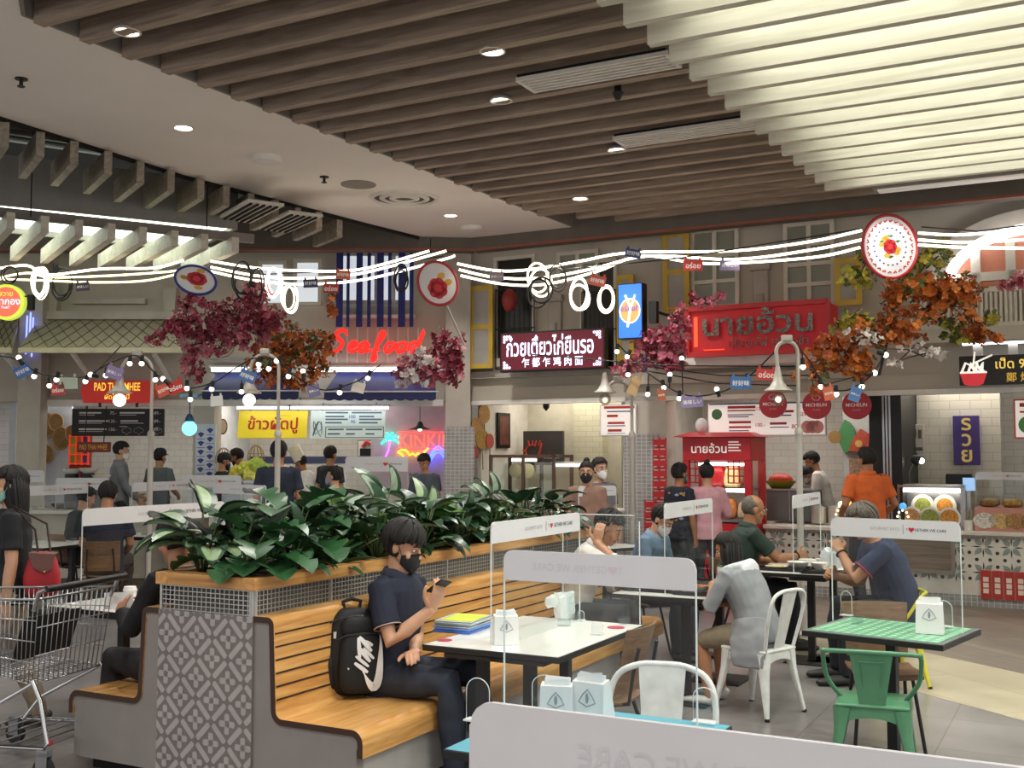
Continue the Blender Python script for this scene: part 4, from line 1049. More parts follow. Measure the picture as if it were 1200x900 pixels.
for s in (-1, 1): m.tube([(s * .08, .1, .43), (s * .1, .15, .3), (s * .11, .13, .1), (s * .13, .08, .03)], (.03, .008), 8)
m.build('shoulder_strap', BPK, bk, 1)
m = tl(bk); m.tube([(-.105, -.09, .32), (-.07, -.118, .345), (.02, -.125, .352), (.11, -.118, .345), (.142, -.09, .32)], .004, 6); m.tube([(-.15, -.04, .40), (-.09, -.075, .43), (0, -.085, .44), (.09, -.075, .43), (.14, -.04, .40)], .004, 6); m.build('zip', pm('2e2e31', .4), bk, 1)
m = tl(bk); m.sph((-.06, -.13, .17), .006, 8, 6); m.box((-.115, -.055, .34), (.02, .012, .035)); m.build('zip_pull', pm('c9cacb', .5), bk)
m = tl(bk); m.add([(-.19, -.055, .06), (-.145, -.075, .06), (-.165, -.07, .15), (-.192, -.05, .13)], [(0, 1, 2, 3)]); m.build('mesh_patch', pm('5a5d63', .5), bk)
# white swoosh and letters, turned upright on the pocket
def onpocket(pts, off=.0016):
    out = []
    for x, z in pts:
        e = 4; xx = min(.98, abs(x - .02) / .125); zz = min(.98, abs(z - .19) / .165)
        y = -.075 - .055 * max(0, 1 - xx ** e - zz ** e) ** (1 / e) * (1 - .06 * max(0, (z - .19) / .165))
        out.append((x, y - off - .004, z))
    return out
m = tl(bk)
def strip(P, Wd, n=22):
    """tapered stroke through control points"""
    pts = []
    for i in range(n + 1):
        f = i / n * (len(P) - 1); k = min(int(f), len(P) - 2); u = f - k
        p0, p1, p2, p3 = (Vec(P[max(0, min(len(P) - 1, k + d))]) for d in (-1, 0, 1, 2))
        pts.append(.5 * ((2 * p1) + (p2 - p0) * u + (2 * p0 - 5 * p1 + 4 * p2 - p3) * u * u + (3 * p1 - p0 - 3 * p2 + p3) * u ** 3))
    L_ = []; R_ = []
    for i, p in enumerate(pts):
        t_ = (pts[min(n, i + 1)] - pts[max(0, i - 1)]).normalized(); nn = Vec((-t_.y, t_.x)); f = i / n
        w = Wd(f); L_.append(tuple(p + nn * w)); R_.append(tuple(p - nn * w))
    v = onpocket(L_) + onpocket(R_); K = len(L_)
    m.add(v, [(i, i + 1, K + i + 1, K + i) for i in range(K - 1)])
strip([(.120, .345), (.117, .24), (.108, .12), (.086, .062), (.055, .085), (.03, .13), (.012, .17)], lambda f: .0035 + .021 * math.sin(PI * min(1, f * 1.15)) ** 1.4 if f < .87 else .0035 + .02 * (1 - f))
for a, b, w in (((-.028, .20), (.045, .145), .011), ((-.022, .235), (.05, .175), .009), ((-.01, .285), (.058, .20), .012), ((-.005, .33), (.0, .22), .011), ((.0, .335), (.066, .255), .012), ((.03, .31), (.072, .285), .010), ((.02, .275), (.078, .215), .009)):
    strip([a, ((a[0] + b[0]) / 2, (a[1] + b[1]) / 2), b], lambda f, w=w: w * (.55 + .45 * math.sin(PI * f)), 8)
m.build('logo', pm('e9e9ea', .5, var=.02), fp, 3)
# ================================================================== SIGNS AND STALL FRONTS
def sign(name, label, cat, fr, px, d, th, face, edge=None, part='board', bev=.006, group=None):
    x0, z0, x1, z1 = rect(fr, *px, d)
    t = thing(name, label, cat, tuple(fr.w((x0 + x1) / 2, d + th / 2, z0)), fr.rot, group)
    m = MB(fr.M); m.b2((x0, d, z0), (x1, d + th, z1), bev); m.build('frame' if edge else part, edge or face, t)
    if edge:
        e = min(x1 - x0, z1 - z0) * .04
        m = MB(fr.M); m.b2((x0 + e, d - .004, z0 + e), (x1 - e, d + .002, z1 - e)); m.build(part, face, t)
    return t, x0, z0, x1, z1, d - (.0045 if edge else .0005)
def letters(t, fr, body, x0, z0, x1, z1, d, mat, th=.01, bold=0, shear=0, keep=True, name='lettering'):
    m = MB(fr.M); m.text(body, x0, z0, x1, z1, d, th, bold, shear, keep); return m.build(name, mat, t)
def fz(S, a, b, c, e):
    """fractions of a sign rect: a..b across, c..e from the top"""
    t, x0, z0, x1, z1, d = S
    return x0 + (x1 - x0) * a, z1 - (z1 - z0) * e, x0 + (x1 - x0) * b, z1 - (z1 - z0) * c, d
def lines(m, S, rows, rng=None, y=None):
    """lines of fine print as thin bars: rows of (a, b, top, bottom)"""
    for a, b, c, e in rows:
        x0, z0, x1, z1, d = fz(S, a, b, c, e); m.b2((x0, d - .003, z0), (x1, d - .0005, z1))
REDB = pm('c1242a', .45); REDL = emit('c01c26', .1); MAROON = emit('5e1424', .45); GOLD = pm('e0b45a', .4, .2); NEONW = emit('fff3da', 4)
# far left lit roundel
x, z = FL.at(11, 355, -1.6); t = thing('round_sign', 'round lit sign with yellow rim at the far left edge', 'sign', tuple(FL.w(x, -1.6, z)))
m = MB(FL.M); m.disc((x, -1.7, z), .235, .1, 36); m.build('case', emit('c6d64a', 1.0), t, .6)
m = MB(FL.M); m.disc((x, -1.706, z), .195, .008, 36); m.build('face', emit('dc6a50', .9), t, .6)
for a, b, w, c in (('สวาย', .06, .09, 'e8c84c'), ('จรากอง', -.045, .19, 'dfe6ff'), ('Tea&T', -.115, .06, 'dfe6ff')):
    letters(t, FL, a, x - w, z + b, x + w, z + b + .085, -1.7065, emit(c, 1.2), .004, .01)
m = MB(FL.M); m.b2((x + .27, -1.68, z - .1), (x + .34, -1.6, z + .1)); m.tube([(x + .2, -1.65, z + .08), (x + .3, -1.65, z + .08)], .01); m.build('bracket', BLACK, t)
# tiled roof awning
def tiled_roof(px, label):
    e0 = FL.at(px[0], px[4], -1.2); e1 = FL.at(px[1], px[4], -1.2); r0 = FL.at(px[2], px[5], -.1); r1 = FL.at(px[3], px[5], -.1)
    t = thing('tiled_roof', label, 'roof', tuple(FL.w((e0[0] + e1[0]) / 2, -.6, e0[1])))
    A, B, C_, D = FL.w(e0[0], -1.2, e0[1]), FL.w(e1[0], -1.2, e1[1]), FL.w(r1[0], -.1, r1[1]), FL.w(r0[0], -.1, r0[1])
    RT = pm('c9bea4', .8, var=.12, scale=4); RD = pm('6f675a', .9)
    m = MB(); nrm = (B - A).cross(D - A).normalized()
    m.add([A, B, C_, D] + [q - nrm * .05 for q in (A, B, C_, D)], [(0, 1, 2, 3), (7, 6, 5, 4), (0, 4, 5, 1), (1, 5, 6, 2), (2, 6, 7, 3), (3, 7, 4, 0)]); m.mi = 1
    # diagonal tile joints
    w = (B - A).length; n = 11
    for s in (0, 1):
        for k in range(-6, n + 7):
            a = k / n; b = a + (.24 if s else -.24)
            p = []
            for f in (0, .25, .5, .75, 1.0):
                q = a + (b - a) * f
                if 0 <= q <= 1: p.append(A.lerp(B, q).lerp(D.lerp(C_, q), f) + nrm * .004)
            if len(p) > 1: m.tube(p, .006, 4)
    m.build('tiles', [RT, RD], t)
    m = MB(); m.bar(A - Vec((0, 0, .03)), B - Vec((0, 0, .03)), .05, .07); m.build('gutter', RT, t)
    m = MB()
    for f in (.3, .8):
        q = A.lerp(B, f); m.bar(q + Vec((0, .15, -.05)), q + Vec((0, 1.05, -.45)), .05, .05)
    m.build('bracket', WHITE, t)
tiled_roof((22, 214, 45, 200, 408, 374), 'sloping tiled roof above the red noodle stall sign')
tiled_roof((-70, 14, -60, 22, 408, 374), 'part of a tiled roof at the far left edge')
t = thing('neon_tubes', 'upright blue neon tubes on the far left stone column', 'neon', tuple(FL.w(*[FL.at(34, 440, -.4)[0], -.4, FL.at(34, 440, -.4)[1]])))
for px, a, b in ((30, 415, 370), (34, 412, 366), (37, 418, 372)):
    x, z = FL.at(px, a, -.42); x2, z2 = FL.at(px + 2, b, -.42); m = MB(FL.M); m.tube([(x, -.42, z), (x2, -.42, z2)], .012, 8); m.build('tube', emit('7f8cff', 2.5), t, 1)
# PAD THAI sign
x0, z0, x1, z1 = rect(FL, 94, 446, 181, 472, -.5)
t = thing('shop_sign', 'red cut corner sign with yellow PAD THAI lettering', 'sign', tuple(FL.w((x0 + x1) / 2, -.45, z0)))
m = MB(FL.M); k = .09; m.prism([(x0, (z0 + z1) / 2), (x0 + k * .5, z0), (x1 - k * .5, z0), (x1, (z0 + z1) / 2), (x1 - k * .5, z1), (x0 + k * .5, z1)], -.5, -.4); m.build('board', emit('b8261e', .3), t)
YLW = emit('f2c94a', .9)
letters(t, FL, 'PAD THAI MHEE', x0 + .2, z0 + .17, x1 - .2, z1 - .03, -.501, YLW, .01, .015, 0, False); letters(t, FL, 'ผัดไทยหมี่', x0 + .35, z0 + .02, x1 - .35, z0 + .16, -.501, YLW, .01, .015)
m = MB(FL.M)
for f in (.25, .75): m.b2((x0 + (x1 - x0) * f - .015, -.46, z0 - .06), (x0 + (x1 - x0) * f + .015, -.43, z0))
m.build('hanger', BLACK, t)
def menu(label, fr, px, d, face, rows, ink, extra=None, edge=None):
    S = sign('menu_board', label, 'menu board', fr, px, d, .05, face, edge)
    m = MB(fr.M); lines(m, S, rows); m.build('print', ink, S[0]); return S
rows = [(.08, .32, .12, .18), (.08, .25, .22, .24), (.08, .40, .42, .48), (.08, .33, .52, .54), (.08, .38, .72, .78), (.08, .34, .82, .84), (.52, .79, .12, .18), (.52, .70, .22, .24), (.53, .72, .42, .48), (.53, .78, .52, .54), (.52, .6, .64, .66)]
S = menu('black menu board with white print under the PAD THAI sign', FL, (84, 479, 192, 511), .1, pm('141314', .5), rows, pm('d9d7d2', .6))
for a, tx in ((.1, '75.-'), (.4, '120.-'), (.7, '150.-')):
    q = fz(S, .4, .5, a, a + .11); letters(S[0], FL, tx, q[0], q[1], q[2], q[3], q[4], pm('e4e2dc', .6), .003)
    q = fz(S, .88, .98, a, a + .11); letters(S[0], FL, '89.-', q[0], q[1], q[2], q[3], q[4], pm('e4e2dc', .6), .003)
m = MB(FL.M)
for f in (.6, .73, .93):
    x, z0_, x_, z_, d_ = fz(S, f, f, .8, .8); m.tube([(x + .07 * math.cos(2 * PI * k / 12), d_ - .002, z0_ + .045 * math.sin(2 * PI * k / 12) * (1 + .4 * math.sin(3 * k))) for k in range(12)], .004, 4, closed=True)
m.build('sketch', pm('a8a6a1', .6), S[0]); hang(S[0], FL, (S[1] + .2, S[3] - .2), .12, S[4] - .02, 2.75)
S = sign('shop_sign', 'small dark red PAD THAI plaque hanging beside the woman in grey', 'sign', FL, (90, 518, 129, 530), -.2, .04, pm('7d1c18', .5)); hang(S[0], FL, (S[1] + .1, S[3] - .1), -.18, S[4], 2.46, -.1); q = fz(S, .08, .92, .25, .75); letters(S[0], FL, 'PAD THAI MHEE', *q[:4], q[4], pm('d9b24a', .5), .006, .01, 0, False)
# woven fans on the noodle stall wall
WOV = tilemat('woven_bamboo', 'b08f5c', '9a7a4a', '6b5230', .05, .02, .4, .003, .8, .5, 'xz', .3)
for i, (px, py, rx, rz, lb) in enumerate(((54, 499, .15, .19, 'largest woven bamboo tray on the noodle stall wall'), (66, 495, .11, .13, 'woven bamboo tray overlapping the largest one'), (73, 514, .13, .17, 'woven bamboo tray right of the largest one'), (56, 532, .11, .14, 'lowest woven bamboo tray on the noodle stall wall'), (86, 508, .09, .12, 'small pale woven tray beside the orange shelf'))):
    x, z = FL.at(px, py, .9); t = thing('woven_tray', lb, 'basket', tuple(FL.w(x, .9, z)), 0, 'woven bamboo trays on the wall')
    m = MB(FL.M); m.disc((x, .9 - .02 * i, z), (rx, rz), .02, 24); m.build('weave', WOV, t)
    m = MB(FL.M); m.tube([(x + rx * math.cos(2 * PI * k / 24), .9 - .02 * i, z + rz * math.sin(2 * PI * k / 24)) for k in range(24)], .012, 6, closed=True); m.build('rim', pm('a98753', .7), t, 1)
mb = MB(FL.M); x, z = FL.at(84, 500, .95); mb.b2((FL.at(46, 500, .95)[0], .95, 0), (x, 1.0, 2.7)); struct(mb, 'wall_partition', pm('ccd3de', .6))
# orange shelf
S = sign('display_shelf', 'orange framed shelf with coloured panels behind the plaque', 'shelf', FL, (81, 510, 105, 545), .6, .1, pm('8f2318', .5), None)
m = MB(FL.M)
for i in range(4): q = fz(S, .02 + .3 * i, .08 + .3 * i, 0, 1); m.b2((q[0], .57, q[1]), (q[2], .6, q[3]))
for j in range(4): q = fz(S, 0, 1, .31 * j, .31 * j + .05); m.b2((q[0], .57, q[1]), (q[2], .6, q[3]))
m.build('lattice', emit('d9401f', .5), S[0]); m = MB(FL.M); m.b2((S[1], .62, .14), (S[3], .7, S[2])); m.build('stand', pm('8f2318', .5), S[0])
for i, c in enumerate(('7fae3c', 'c9722a', '4a3f9c', '8fb53c', 'b8b23c', '6a54b0', '7a9a3a', 'c9862a', '503f90')):
    q = fz(S, .1 + .3 * (i % 3), .3 + .3 * (i % 3), .06 + .31 * (i // 3), .3 + .31 * (i // 3)); m = MB(FL.M); m.b2((q[0], .585, q[1]), (q[2], .6, q[3])); m.build('panel', pm(c, .5), S[0])
# food bowls on the noodle stall counter
fp_ = [(72, 556), (88, 545), (97, 556), (107, 544), (112, 556), (122, 552)]
for i, (px, py) in enumerate(fp_):
    x, z = FL.at(px, py, -1.0); p = FL.w(x, -1.0 - .1 * (i % 2), max(1.0, z - .12) if i % 2 else 1.0)
    if i % 2: m = MB(Mat.Translation((p.x, p.y, 1.0))); m.lathe([(.09, 0), (.09, p.z - 1.0)], 14); simple(m, 'stand', BLACK, ('black stand under the leftmost raised dish', 'black stand under the middle raised dish', 'black stand under the right raised dish')[i // 2], 'stand')
    bowl(p, 'tilted dish of noodles number %s from the left on the stall counter' % ('one', 'two', 'three', 'four', 'five', 'six')[i], .13, .07, BLACK if i % 2 == 0 else CERAM, pm(('b0602c', '6f7a34', 'd4784a', 'a8763a', 'c98c4e', 'd8b070')[i], .6, var=.4, scale=40), 0, 'dishes on the noodle stall counter')
# turquoise lantern
x, z = FL.at(222, 502, -.9); t = thing('glass_lantern', 'glowing turquoise glass lantern hanging beside the tiled pillar', 'lantern', tuple(FL.w(x, -.9, z)))
m = MB(FL.M); m.sph((x, -.9, z), (.1, .1, .1), 18, 12); m.build('globe', emit('66cfe6', 3.0), t, 1)
m = MB(FL.M); m.tube([(x, -.9, z + .42), (x, -.9, z + .1)], .008, 6); m.lathe([(.03, .09), (.07, .1), (.05, .16), (.02, .2)], 12, (x, -.9, z)); m.build('chain', pm('2d4f6b', .4, .5), t); hang(t, FL, (x,), -.9, z + .45, 2.6, -.1, .01)
m = MB(FL.M); m.b2((x - .12, -.96, z + .42), (x + .12, -.84, z + .47)); m.build('mount', pm('7fa9c9', .5), t)
# blue and white tiles on the pillar by the seafood stall
x0, z0, x1, z1 = rect(FL, 230, 497, 253, 556, -.12)
t = thing('tiled_pillar', 'pillar clad in white tiles with blue fan shapes', 'pillar', tuple(FL.w((x0 + x1) / 2, -.12, 0)))
m = MB(FL.M); m.b2((x0, -.16, 1.0), (x1, -.11, z1)); m.build('cladding', pm('ccd0da', .4), t)
m = MB(FL.M)
for i in range(2):
    for j in range(6):
        cx = x0 + (x1 - x0) * (.27 + .46 * i); cz = z1 - .1 - .125 * j - .06 * (1 - i)
        m.prism([(cx - .05, cz + .02), (cx, cz - .035), (cx + .05, cz + .02), (cx, cz + .045)], -.163, -.16); m.b2((cx - .06, -.163, cz - .06), (cx + .06, -.16, cz - .052))
m.build('motif', pm('2c3a86', .4), t)
# seafood awnings
NAVY = pm('232c66', .6, var=.15, scale=3); NAVD = pm('1b2252', .6)
def awning(px0, px1, tx0, tx1, yt, yb, label):
    D0 = -.15; D1 = -.75
    a0 = FL.at(px0, yb, D1); a1 = FL.at(px1, yb, D1); b0 = FL.at(tx0, yt, D0); b1 = FL.at(tx1, yt, D0)
    t = thing('awning', label, 'awning', tuple(FL.w((a0[0] + a1[0]) / 2, -.4, a0[1])), 0, 'blue awnings of the seafood stall')
    m = MB(FL.M); n = 10; vs = []
    for i in range(n + 1):
        f = i / n
        vs.append((a0[0] + (a1[0] - a0[0]) * f, D1, a0[1])); vs.append((b0[0] + (b1[0] - b0[0]) * f, D0, b0[1]))
    m.add(vs, [(2 * i, 2 * i + 2, 2 * i + 3, 2 * i + 1) for i in range(n)]); m.add([(v[0], v[1] + .01, v[2] - .01) for v in vs], [(2 * i, 2 * i + 1, 2 * i + 3, 2 * i + 2) for i in range(n)])
    m.build('canopy', NAVY, t)
    m = MB(FL.M); L = a1[0] - a0[0]; k = max(5, int(L / .13)); poly = [(a0[0], a0[1]), (a0[0], a0[1] - .09)]
    for i in range(k):
        for q in range(1, 6): a = PI * q / 6; poly.append((a0[0] + L * (i + .5 - .5 * math.cos(a)) / k, a0[1] - .09 - .035 * math.sin(a)))
    poly += [(a1[0], a1[1] - .09), (a1[0], a1[1])]
    m.prism(poly, D1 - .005, D1 + .005); m.build('valance', NAVD, t)
    m = MB(FL.M); m.tube([(a0[0] - .03, D1 - .01, a0[1]), (a1[0] + .03, D1 - .01, a1[1])], .012, 6); m.build('front_bar', pm('c9cbd0', .4, .4), t, 1)
awning(237, 350, 256, 338, 437, 458, 'left blue scalloped awning of the seafood stall, above the yellow sign'); awning(380, 511, 396, 508, 436, 459, 'right blue scalloped awning of the seafood stall, above the white menu')
def tube_light(fr, px0, px1, py, d, label, s=5, r=.03):
    x0, z0 = fr.at(px0, py, d); x1, z1 = fr.at(px1, py, d)
    t = thing('tube_light', label, 'light', tuple(fr.w((x0 + x1) / 2, d, z0)), fr.rot, 'tube lights of the stalls')
    m = MB(fr.M); m.tube([(x0, d, z0), (x1, d, z0)], r, 10); m.build('tube', emit('eef3ff', s), t, 1)
    m = MB(fr.M); m.b2((x0 - .03, d - .03, z0 + r), (x1 + .03, d + .03, z0 + r + .03)); m.build('fitting', WHITE, t)
tube_light(FL, 248, 312, 433, -.3, 'tube light above the left blue awning'); tube_light(FL, 362, 482, 433, -.3, 'tube light above the right blue awning')
tube_light(FL, 278, 338, 478, -.45, 'tube light over the yellow crab rice sign', 6, .02); tube_light(FL, 341, 455, 478, -.45, 'tube light over the white seafood menu', 6, .02)
# yellow sign and white menu hang tilted
def tilted(label, fr, px, d, tilt, face, name='shop_sign', cat='sign'):
    x0, z0, x1, z1 = rect(fr, *px, d)
    t = thing(name, label, cat, tuple(fr.w((x0 + x1) / 2, d, z0)), fr.rot)
    T = fr.M @ Mat.Translation((0, d, z0)) @ Mat.Rotation(tilt, 4, 'X')
    h = (z1 - z0) / math.cos(tilt)
    m = MB(T); m.b2((x0, 0, 0), (x1, .03, h)); m.build('board', face, t); hang(t, fr, (x0 + .15, x1 - .15), d + math.sin(-tilt) * h + .02, z1 - .02, 2.55, -.03)
    return t, T, x0, x1, h
t, T, x0, x1, h = tilted('yellow sign with red Thai lettering for crab fried rice', FL, (278, 481, 359, 513), -.35, R(-14), emit('e2c828', .4))
m = MB(T); m.text('ข้าวผัดปู', x0 + .14, .06, x1 - .13, h - .08, -.001, .006, .018, 0, False); m.build('lettering', emit('a8261c', .3), t)
m = MB(T); m.text('CRAB FRIED RICE', x0 + .55, h - .1, x1 - .25, h - .05, -.001, .003); m.build('small_lettering', pm('b08a1c', .5), t)
t, T, x0, x1, h = tilted('white menu board with fine print at the seafood stall', FL, (363, 481, 451, 514), -.35, R(-10), emit('cfdcd3', .25), 'menu_board', 'menu board')
m = MB(T); L = x1 - x0
for a, b, c in ((.2, .5, .9), (.55, .95, .9), (.2, .45, .76), (.65, .85, .76), (.2, .5, .66), (.65, .95, .66), (.2, .42, .54), (.65, .9, .54), (.24, .45, .3), (.48, .7, .3), (.74, .96, .3), (.24, .4, .14), (.48, .6, .14), (.74, .86, .14)): m.b2((x0 + L * a, -.003, h * c), (x0 + L * b, 0, h * c + .022))
for p, q in (((.21, .04), (.98, .04)), ((.21, .42), (.98, .42)), ((.21, .04), (.21, .42)), ((.98, .04), (.98, .42))): m.bar((x0 + L * p[0], -.002, h * p[1]), (x0 + L * q[0], -.002, h * q[1]), .008, .008)
m.tube([(x0 + L * (.1 + .06 * math.cos(k * .7)), -.002, h * (.35 + .28 * math.sin(k * 1.1))) for k in range(16)], .006, 4, closed=True); m.build('print', pm('5d7480', .6), t)
m = MB(T); m.text('100', x0 + L * .5, h * .72, x0 + L * .62, h * .84, -.001, .003, .01); m.text('90', x0 + L * .52, h * .54, x0 + L * .62, h * .66, -.001, .003, .01); m.build('price', pm('3f6fc0', .5), t)
# KIN KIN neon
x0, z0, x1, z1 = rect(FL, 442, 497, 528, 545, .9)
t = thing('neon_sign', 'red, yellow, blue and green neon sign with a palm tree', 'neon sign', tuple(FL.w((x0 + x1) / 2, .9, z0)))
RN = emit('ff3a34', 3.2)
q = rect(FL, 468, 509, 531, 524, .85); m = MB(FL.M); m.text('KINKIN', q[0], q[1], q[2], q[3], .85, .012, -.01, 0, False); m.build('red_lettering', emit('ff5a48', 2.2), t)
m = MB(FL.M)
for e in (0,): m.tube([(q[0] - .03, .87, q[1] - .03), (q[2] + .2, .87, q[1] - .03)], .008, 6); m.tube([(q[0] - .03, .87, q[3] + .03), (q[2] + .2, .87, q[3] + .03)], .008, 6)
m.build('red_outline', RN, t)
q = rect(FL, 462, 525, 502, 538, .85); pts = [(.0, .1), (.15, .0), (.3, .1), (.22, .45), (.1, .6), (.2, .85), (.35, .8), (.45, .35), (.55, .5), (.62, .3), (.7, .55), (.78, .35), (.9, .7), (1.0, 1.0)]
m = MB(FL.M); m.tube([(q[0] + (q[2] - q[0]) * a, .85, q[1] + (q[3] - q[1]) * b) for a, b in pts], .014, 6); m.build('yellow_script', emit('ffc02a', 3), t, 1)
m = MB(FL.M)
for o in (0, .06, .12): m.tube([(*[FL.at(498 + 30 * f, 540 - 14 * math.sin(PI * f) ** 2 + o * 60 - 4 * f, .85)[0]], .85, FL.at(498 + 30 * f, 540 - 15 * math.sin(PI * f) ** 2 + o * 60 - 4 * f, .85)[1]) for f in [k / 10 for k in range(11)]], .011, 6)
m.build('blue_waves', emit('4a66ff', 4), t, 1)
c = FL.at(457, 515, .85); m = MB(FL.M)
for a in (-20, 25, 70, 115, 160, 205): m.tube([(c[0], .85, c[1]), (c[0] + .09 * math.cos(R(a)), .85, c[1] + .09 * math.sin(R(a)) + .02), (c[0] + .15 * math.cos(R(a)), .85, c[1] + .12 * math.sin(R(a)) - .02)], .014, 6)
m.build('palm_leaves', emit('38e6c0', 2.5), t, 1)
m = MB(FL.M); b = FL.at(449, 541, .85); m.tube([(c[0], .85, c[1]), ((c[0] + b[0]) / 2 + .03, .85, (c[1] + b[1]) / 2), (b[0], .85, b[1])], .014, 6); m.build('palm_trunk', emit('d060f0', 3), t, 1)
m = MB(FL.M); m.b2((x0 - .1, .92, z0 - .45), (x1 + .3, .97, 2.7)); struct(m, 'wall_partition', pm('d5c4d2', .6))
x, z = FL.at(492, 503, .5); t = thing('pendant_lamp', 'dark green pendant lamp above the neon sign', 'lamp', tuple(FL.w(x, .5, z)))
m = MB(FL.M); m.lathe([(.02, .12), (.04, .1), (.06, .04), (.17, .0), (.165, -.005), (.05, .03)], 20, (x, .5, z)); m.build('shade', pm('2f4038', .35), t, 1)
m = MB(FL.M); m.sph((x, .5, z), .03, 10, 8); m.build('bulb', emit('fff2d8', 10), t, 1); m = MB(FL.M); m.tube([(x, .5, z + .1), (x, .5, 2.75)], .006, 5); m.build('cord', BLACK, t)
S = sign('wall_picture', 'small red and black lobster picture on the seafood stall wall', 'picture', FL, (419, 516, 438, 535), 1.2, .03, pm('d9d7d5', .5), pm('2a2a2c', .5)); m = MB(FL.M); q = fz(S, .15, .85, .5, .95); m.b2((q[0], q[4] - .004, q[1]), (q[2], q[4], q[3])); m.build('pot', BLACK, S[0]); m = MB(FL.M); q = fz(S, .3, .8, .1, .4); m.tube([(q[0], q[4] - .004, q[1]), ((q[0] + q[2]) / 2, q[4] - .004, q[3]), (q[2], q[4] - .004, (q[1] + q[3]) / 2)], .03, 6); m.build('lobster', pm('c03a38', .5), S[0])
mb = MB(FL.M); x0, z0, x1, z1 = rect(FL, 330, 535, 446, 543, 2.55); mb.b2((x0 - .6, 2.58, z0), (x1, 2.6, z1)); struct(mb, 'trim_8', pm('3a4468', .4))
# round baskets and bamboo cages inside the seafood stall
for px, py, lb in ((261, 500, 'round framed plate on the left wall of the seafood stall'), (254, 488, 'round framed plate seen edge on at the left wall of the seafood stall')):
    x, z = FL.at(px, py, .6); m = MB(FL.M); m.disc((x, .6, z), (.07, .12), .02, 20); m.mi = 1; m.disc((x, .595, z), (.055, .1), .004, 20); simple(m, 'wall_plate', [pm('8a5a34', .6), pm('d8cbb4', .5)], lb, 'plate', 'plates on the seafood stall wall')
for px, py, lb in ((300, 530, 'domed bamboo cage behind the lettuce'), (262, 533, 'domed bamboo cage left of the lettuce')):
    x, z = FL.at(px, py, -.2); t = thing('bamboo_cage', lb, 'basket', tuple(FL.w(x, -.2, z - .12))); m = MB(FL.M)
    for a in range(6): A_ = PI * a / 6; m.tube([(x + .12 * math.cos(A_) * math.cos(b), -.2 + .12 * math.sin(A_) * math.cos(b), z - .1 + .2 * math.sin(b)) for b in [PI * k / 10 for k in range(11)]], .006, 5)
    for h_ in (0, .08): m.tube([(x + .12 * math.sqrt(1 - (h_ / .2) ** 2) * math.cos(2 * PI * k / 14), -.2 + .12 * math.sin(2 * PI * k / 14), z - .1 + h_) for k in range(14)], .006, 5, closed=True)
    m.build('bamboo', pm('a8864e', .6), t, 1)
# lettuce heap
x, z = FL.at(293, 552, -1.0)
for i, (dx, dz, s, c, lb) in enumerate(((-.18, -.02, .1, 'd7c64a', 'yellow green lettuce at the left of the heap'), (-.06, .03, .11, 'c9d050', 'pale lettuce in the middle of the heap'), (.08, .06, .12, 'a9c04a', 'green lettuce at the top of the heap'), (.2, .0, .11, '8fb04a', 'green lettuce at the right of the heap'), (.02, -.08, .11, 'd9d46a', 'pale yellow lettuce at the front of the heap'))):
    m = MB(FL.M); bm = bmesh.new(); bmesh.ops.create_icosphere(bm, subdivisions=3, radius=s)
    for v in bm.verts: v.co *= 1 + .28 * mnoise.noise(v.co * 22 + Vec((i, 0, 0)))
    m.bm(bm, Mat.Translation((x + dx, -1.0 - .05 * (i == 4), z + dz))); simple(m, 'lettuce', pm(c, .6, var=.3, scale=20), lb, 'vegetable', 'lettuce on the seafood counter')
m = MB(FL.M); m.b2((x - .33, -1.2, 1.0), (x + .33, -.85, z - .16), .01); m.b2((x - .35, -1.22, z - .16), (x + .35, -.83, z - .12)); simple(m, 'vegetable_stand', STEEL, 'steel stand under the lettuce heap', 'stand')

# ---- upper floor, left facade
def window(fr, px, d, nx, nz, pane, frame, n, w=.05):
    x0, z0, x1, z1 = rect(fr, *px, d); m = MB(fr.M)
    m.b2((x0, d + .02, z0), (x1, d + .035, z1)); struct(m, 'window_%d' % n, pane)
    m = MB(fr.M)
    for i in range(nx + 1): x = x0 + (x1 - x0) * i / nx; m.b2((x - w / 2, d - .03, z0 - w / 2), (x + w / 2, d + .03, z1 + w / 2))
    for i in range(nz + 1): z = z0 + (z1 - z0) * i / nz; m.b2((x0 - w / 2, d - .028, z - w / 2), (x1 + w / 2, d + .028, z + w / 2))
    o = struct(m, 'window_%d_frame' % n, frame); return o
LITW = emit('cfd6dc', .8); FRW = pm('d9d2c4', .6)
window(FL, (305, 308, 334, 357), -.06, 1, 1, LITW, FRW, 1); window(FL, (346, 306, 375, 356), -.06, 1, 1, LITW, FRW, 2)
window(FL, (400, 298, 482, 354), -.06, 4, 1, LITW, FRW, 3)
x0, z0, x1, z1 = rect(FL, 394, 296, 486, 383, -.2)
t = thing('striped_blind', 'hanging blind of blue upright stripes above the red script sign', 'blind', tuple(FL.w((x0 + x1) / 2, -.2, z0)))
for a, b in ((0, .085), (.13, .17), (.255, .335), (.395, .44), (.52, .605), (.66, .705), (.79, .88), (.935, .985)):
    m = MB(FL.M); m.b2((x0 + (x1 - x0) * a, -.2, z0), (x0 + (x1 - x0) * b, -.19, z1 + .05)); m.build('stripe', pm('26307c', .7), t)
m = MB(FL.M); m.b2((x0, -.19, z0 + .13), (x1, 0, z0 + .18)); m.build('rail', FRW, t)
x0, z0, x1, z1 = rect(FL, 395, 384, 490, 425, -.12)
t = thing('balcony_rail', 'pale thin balcony bars behind the red script sign', 'railing', tuple(FL.w((x0 + x1) / 2, -.12, z0))); m = MB(FL.M)
for i in range(9): x = x0 + (x1 - x0) * i / 8; m.tube([(x, -.12, z0), (x, -.12, z1)], .01, 6)
m.build('bar', FRW, t)
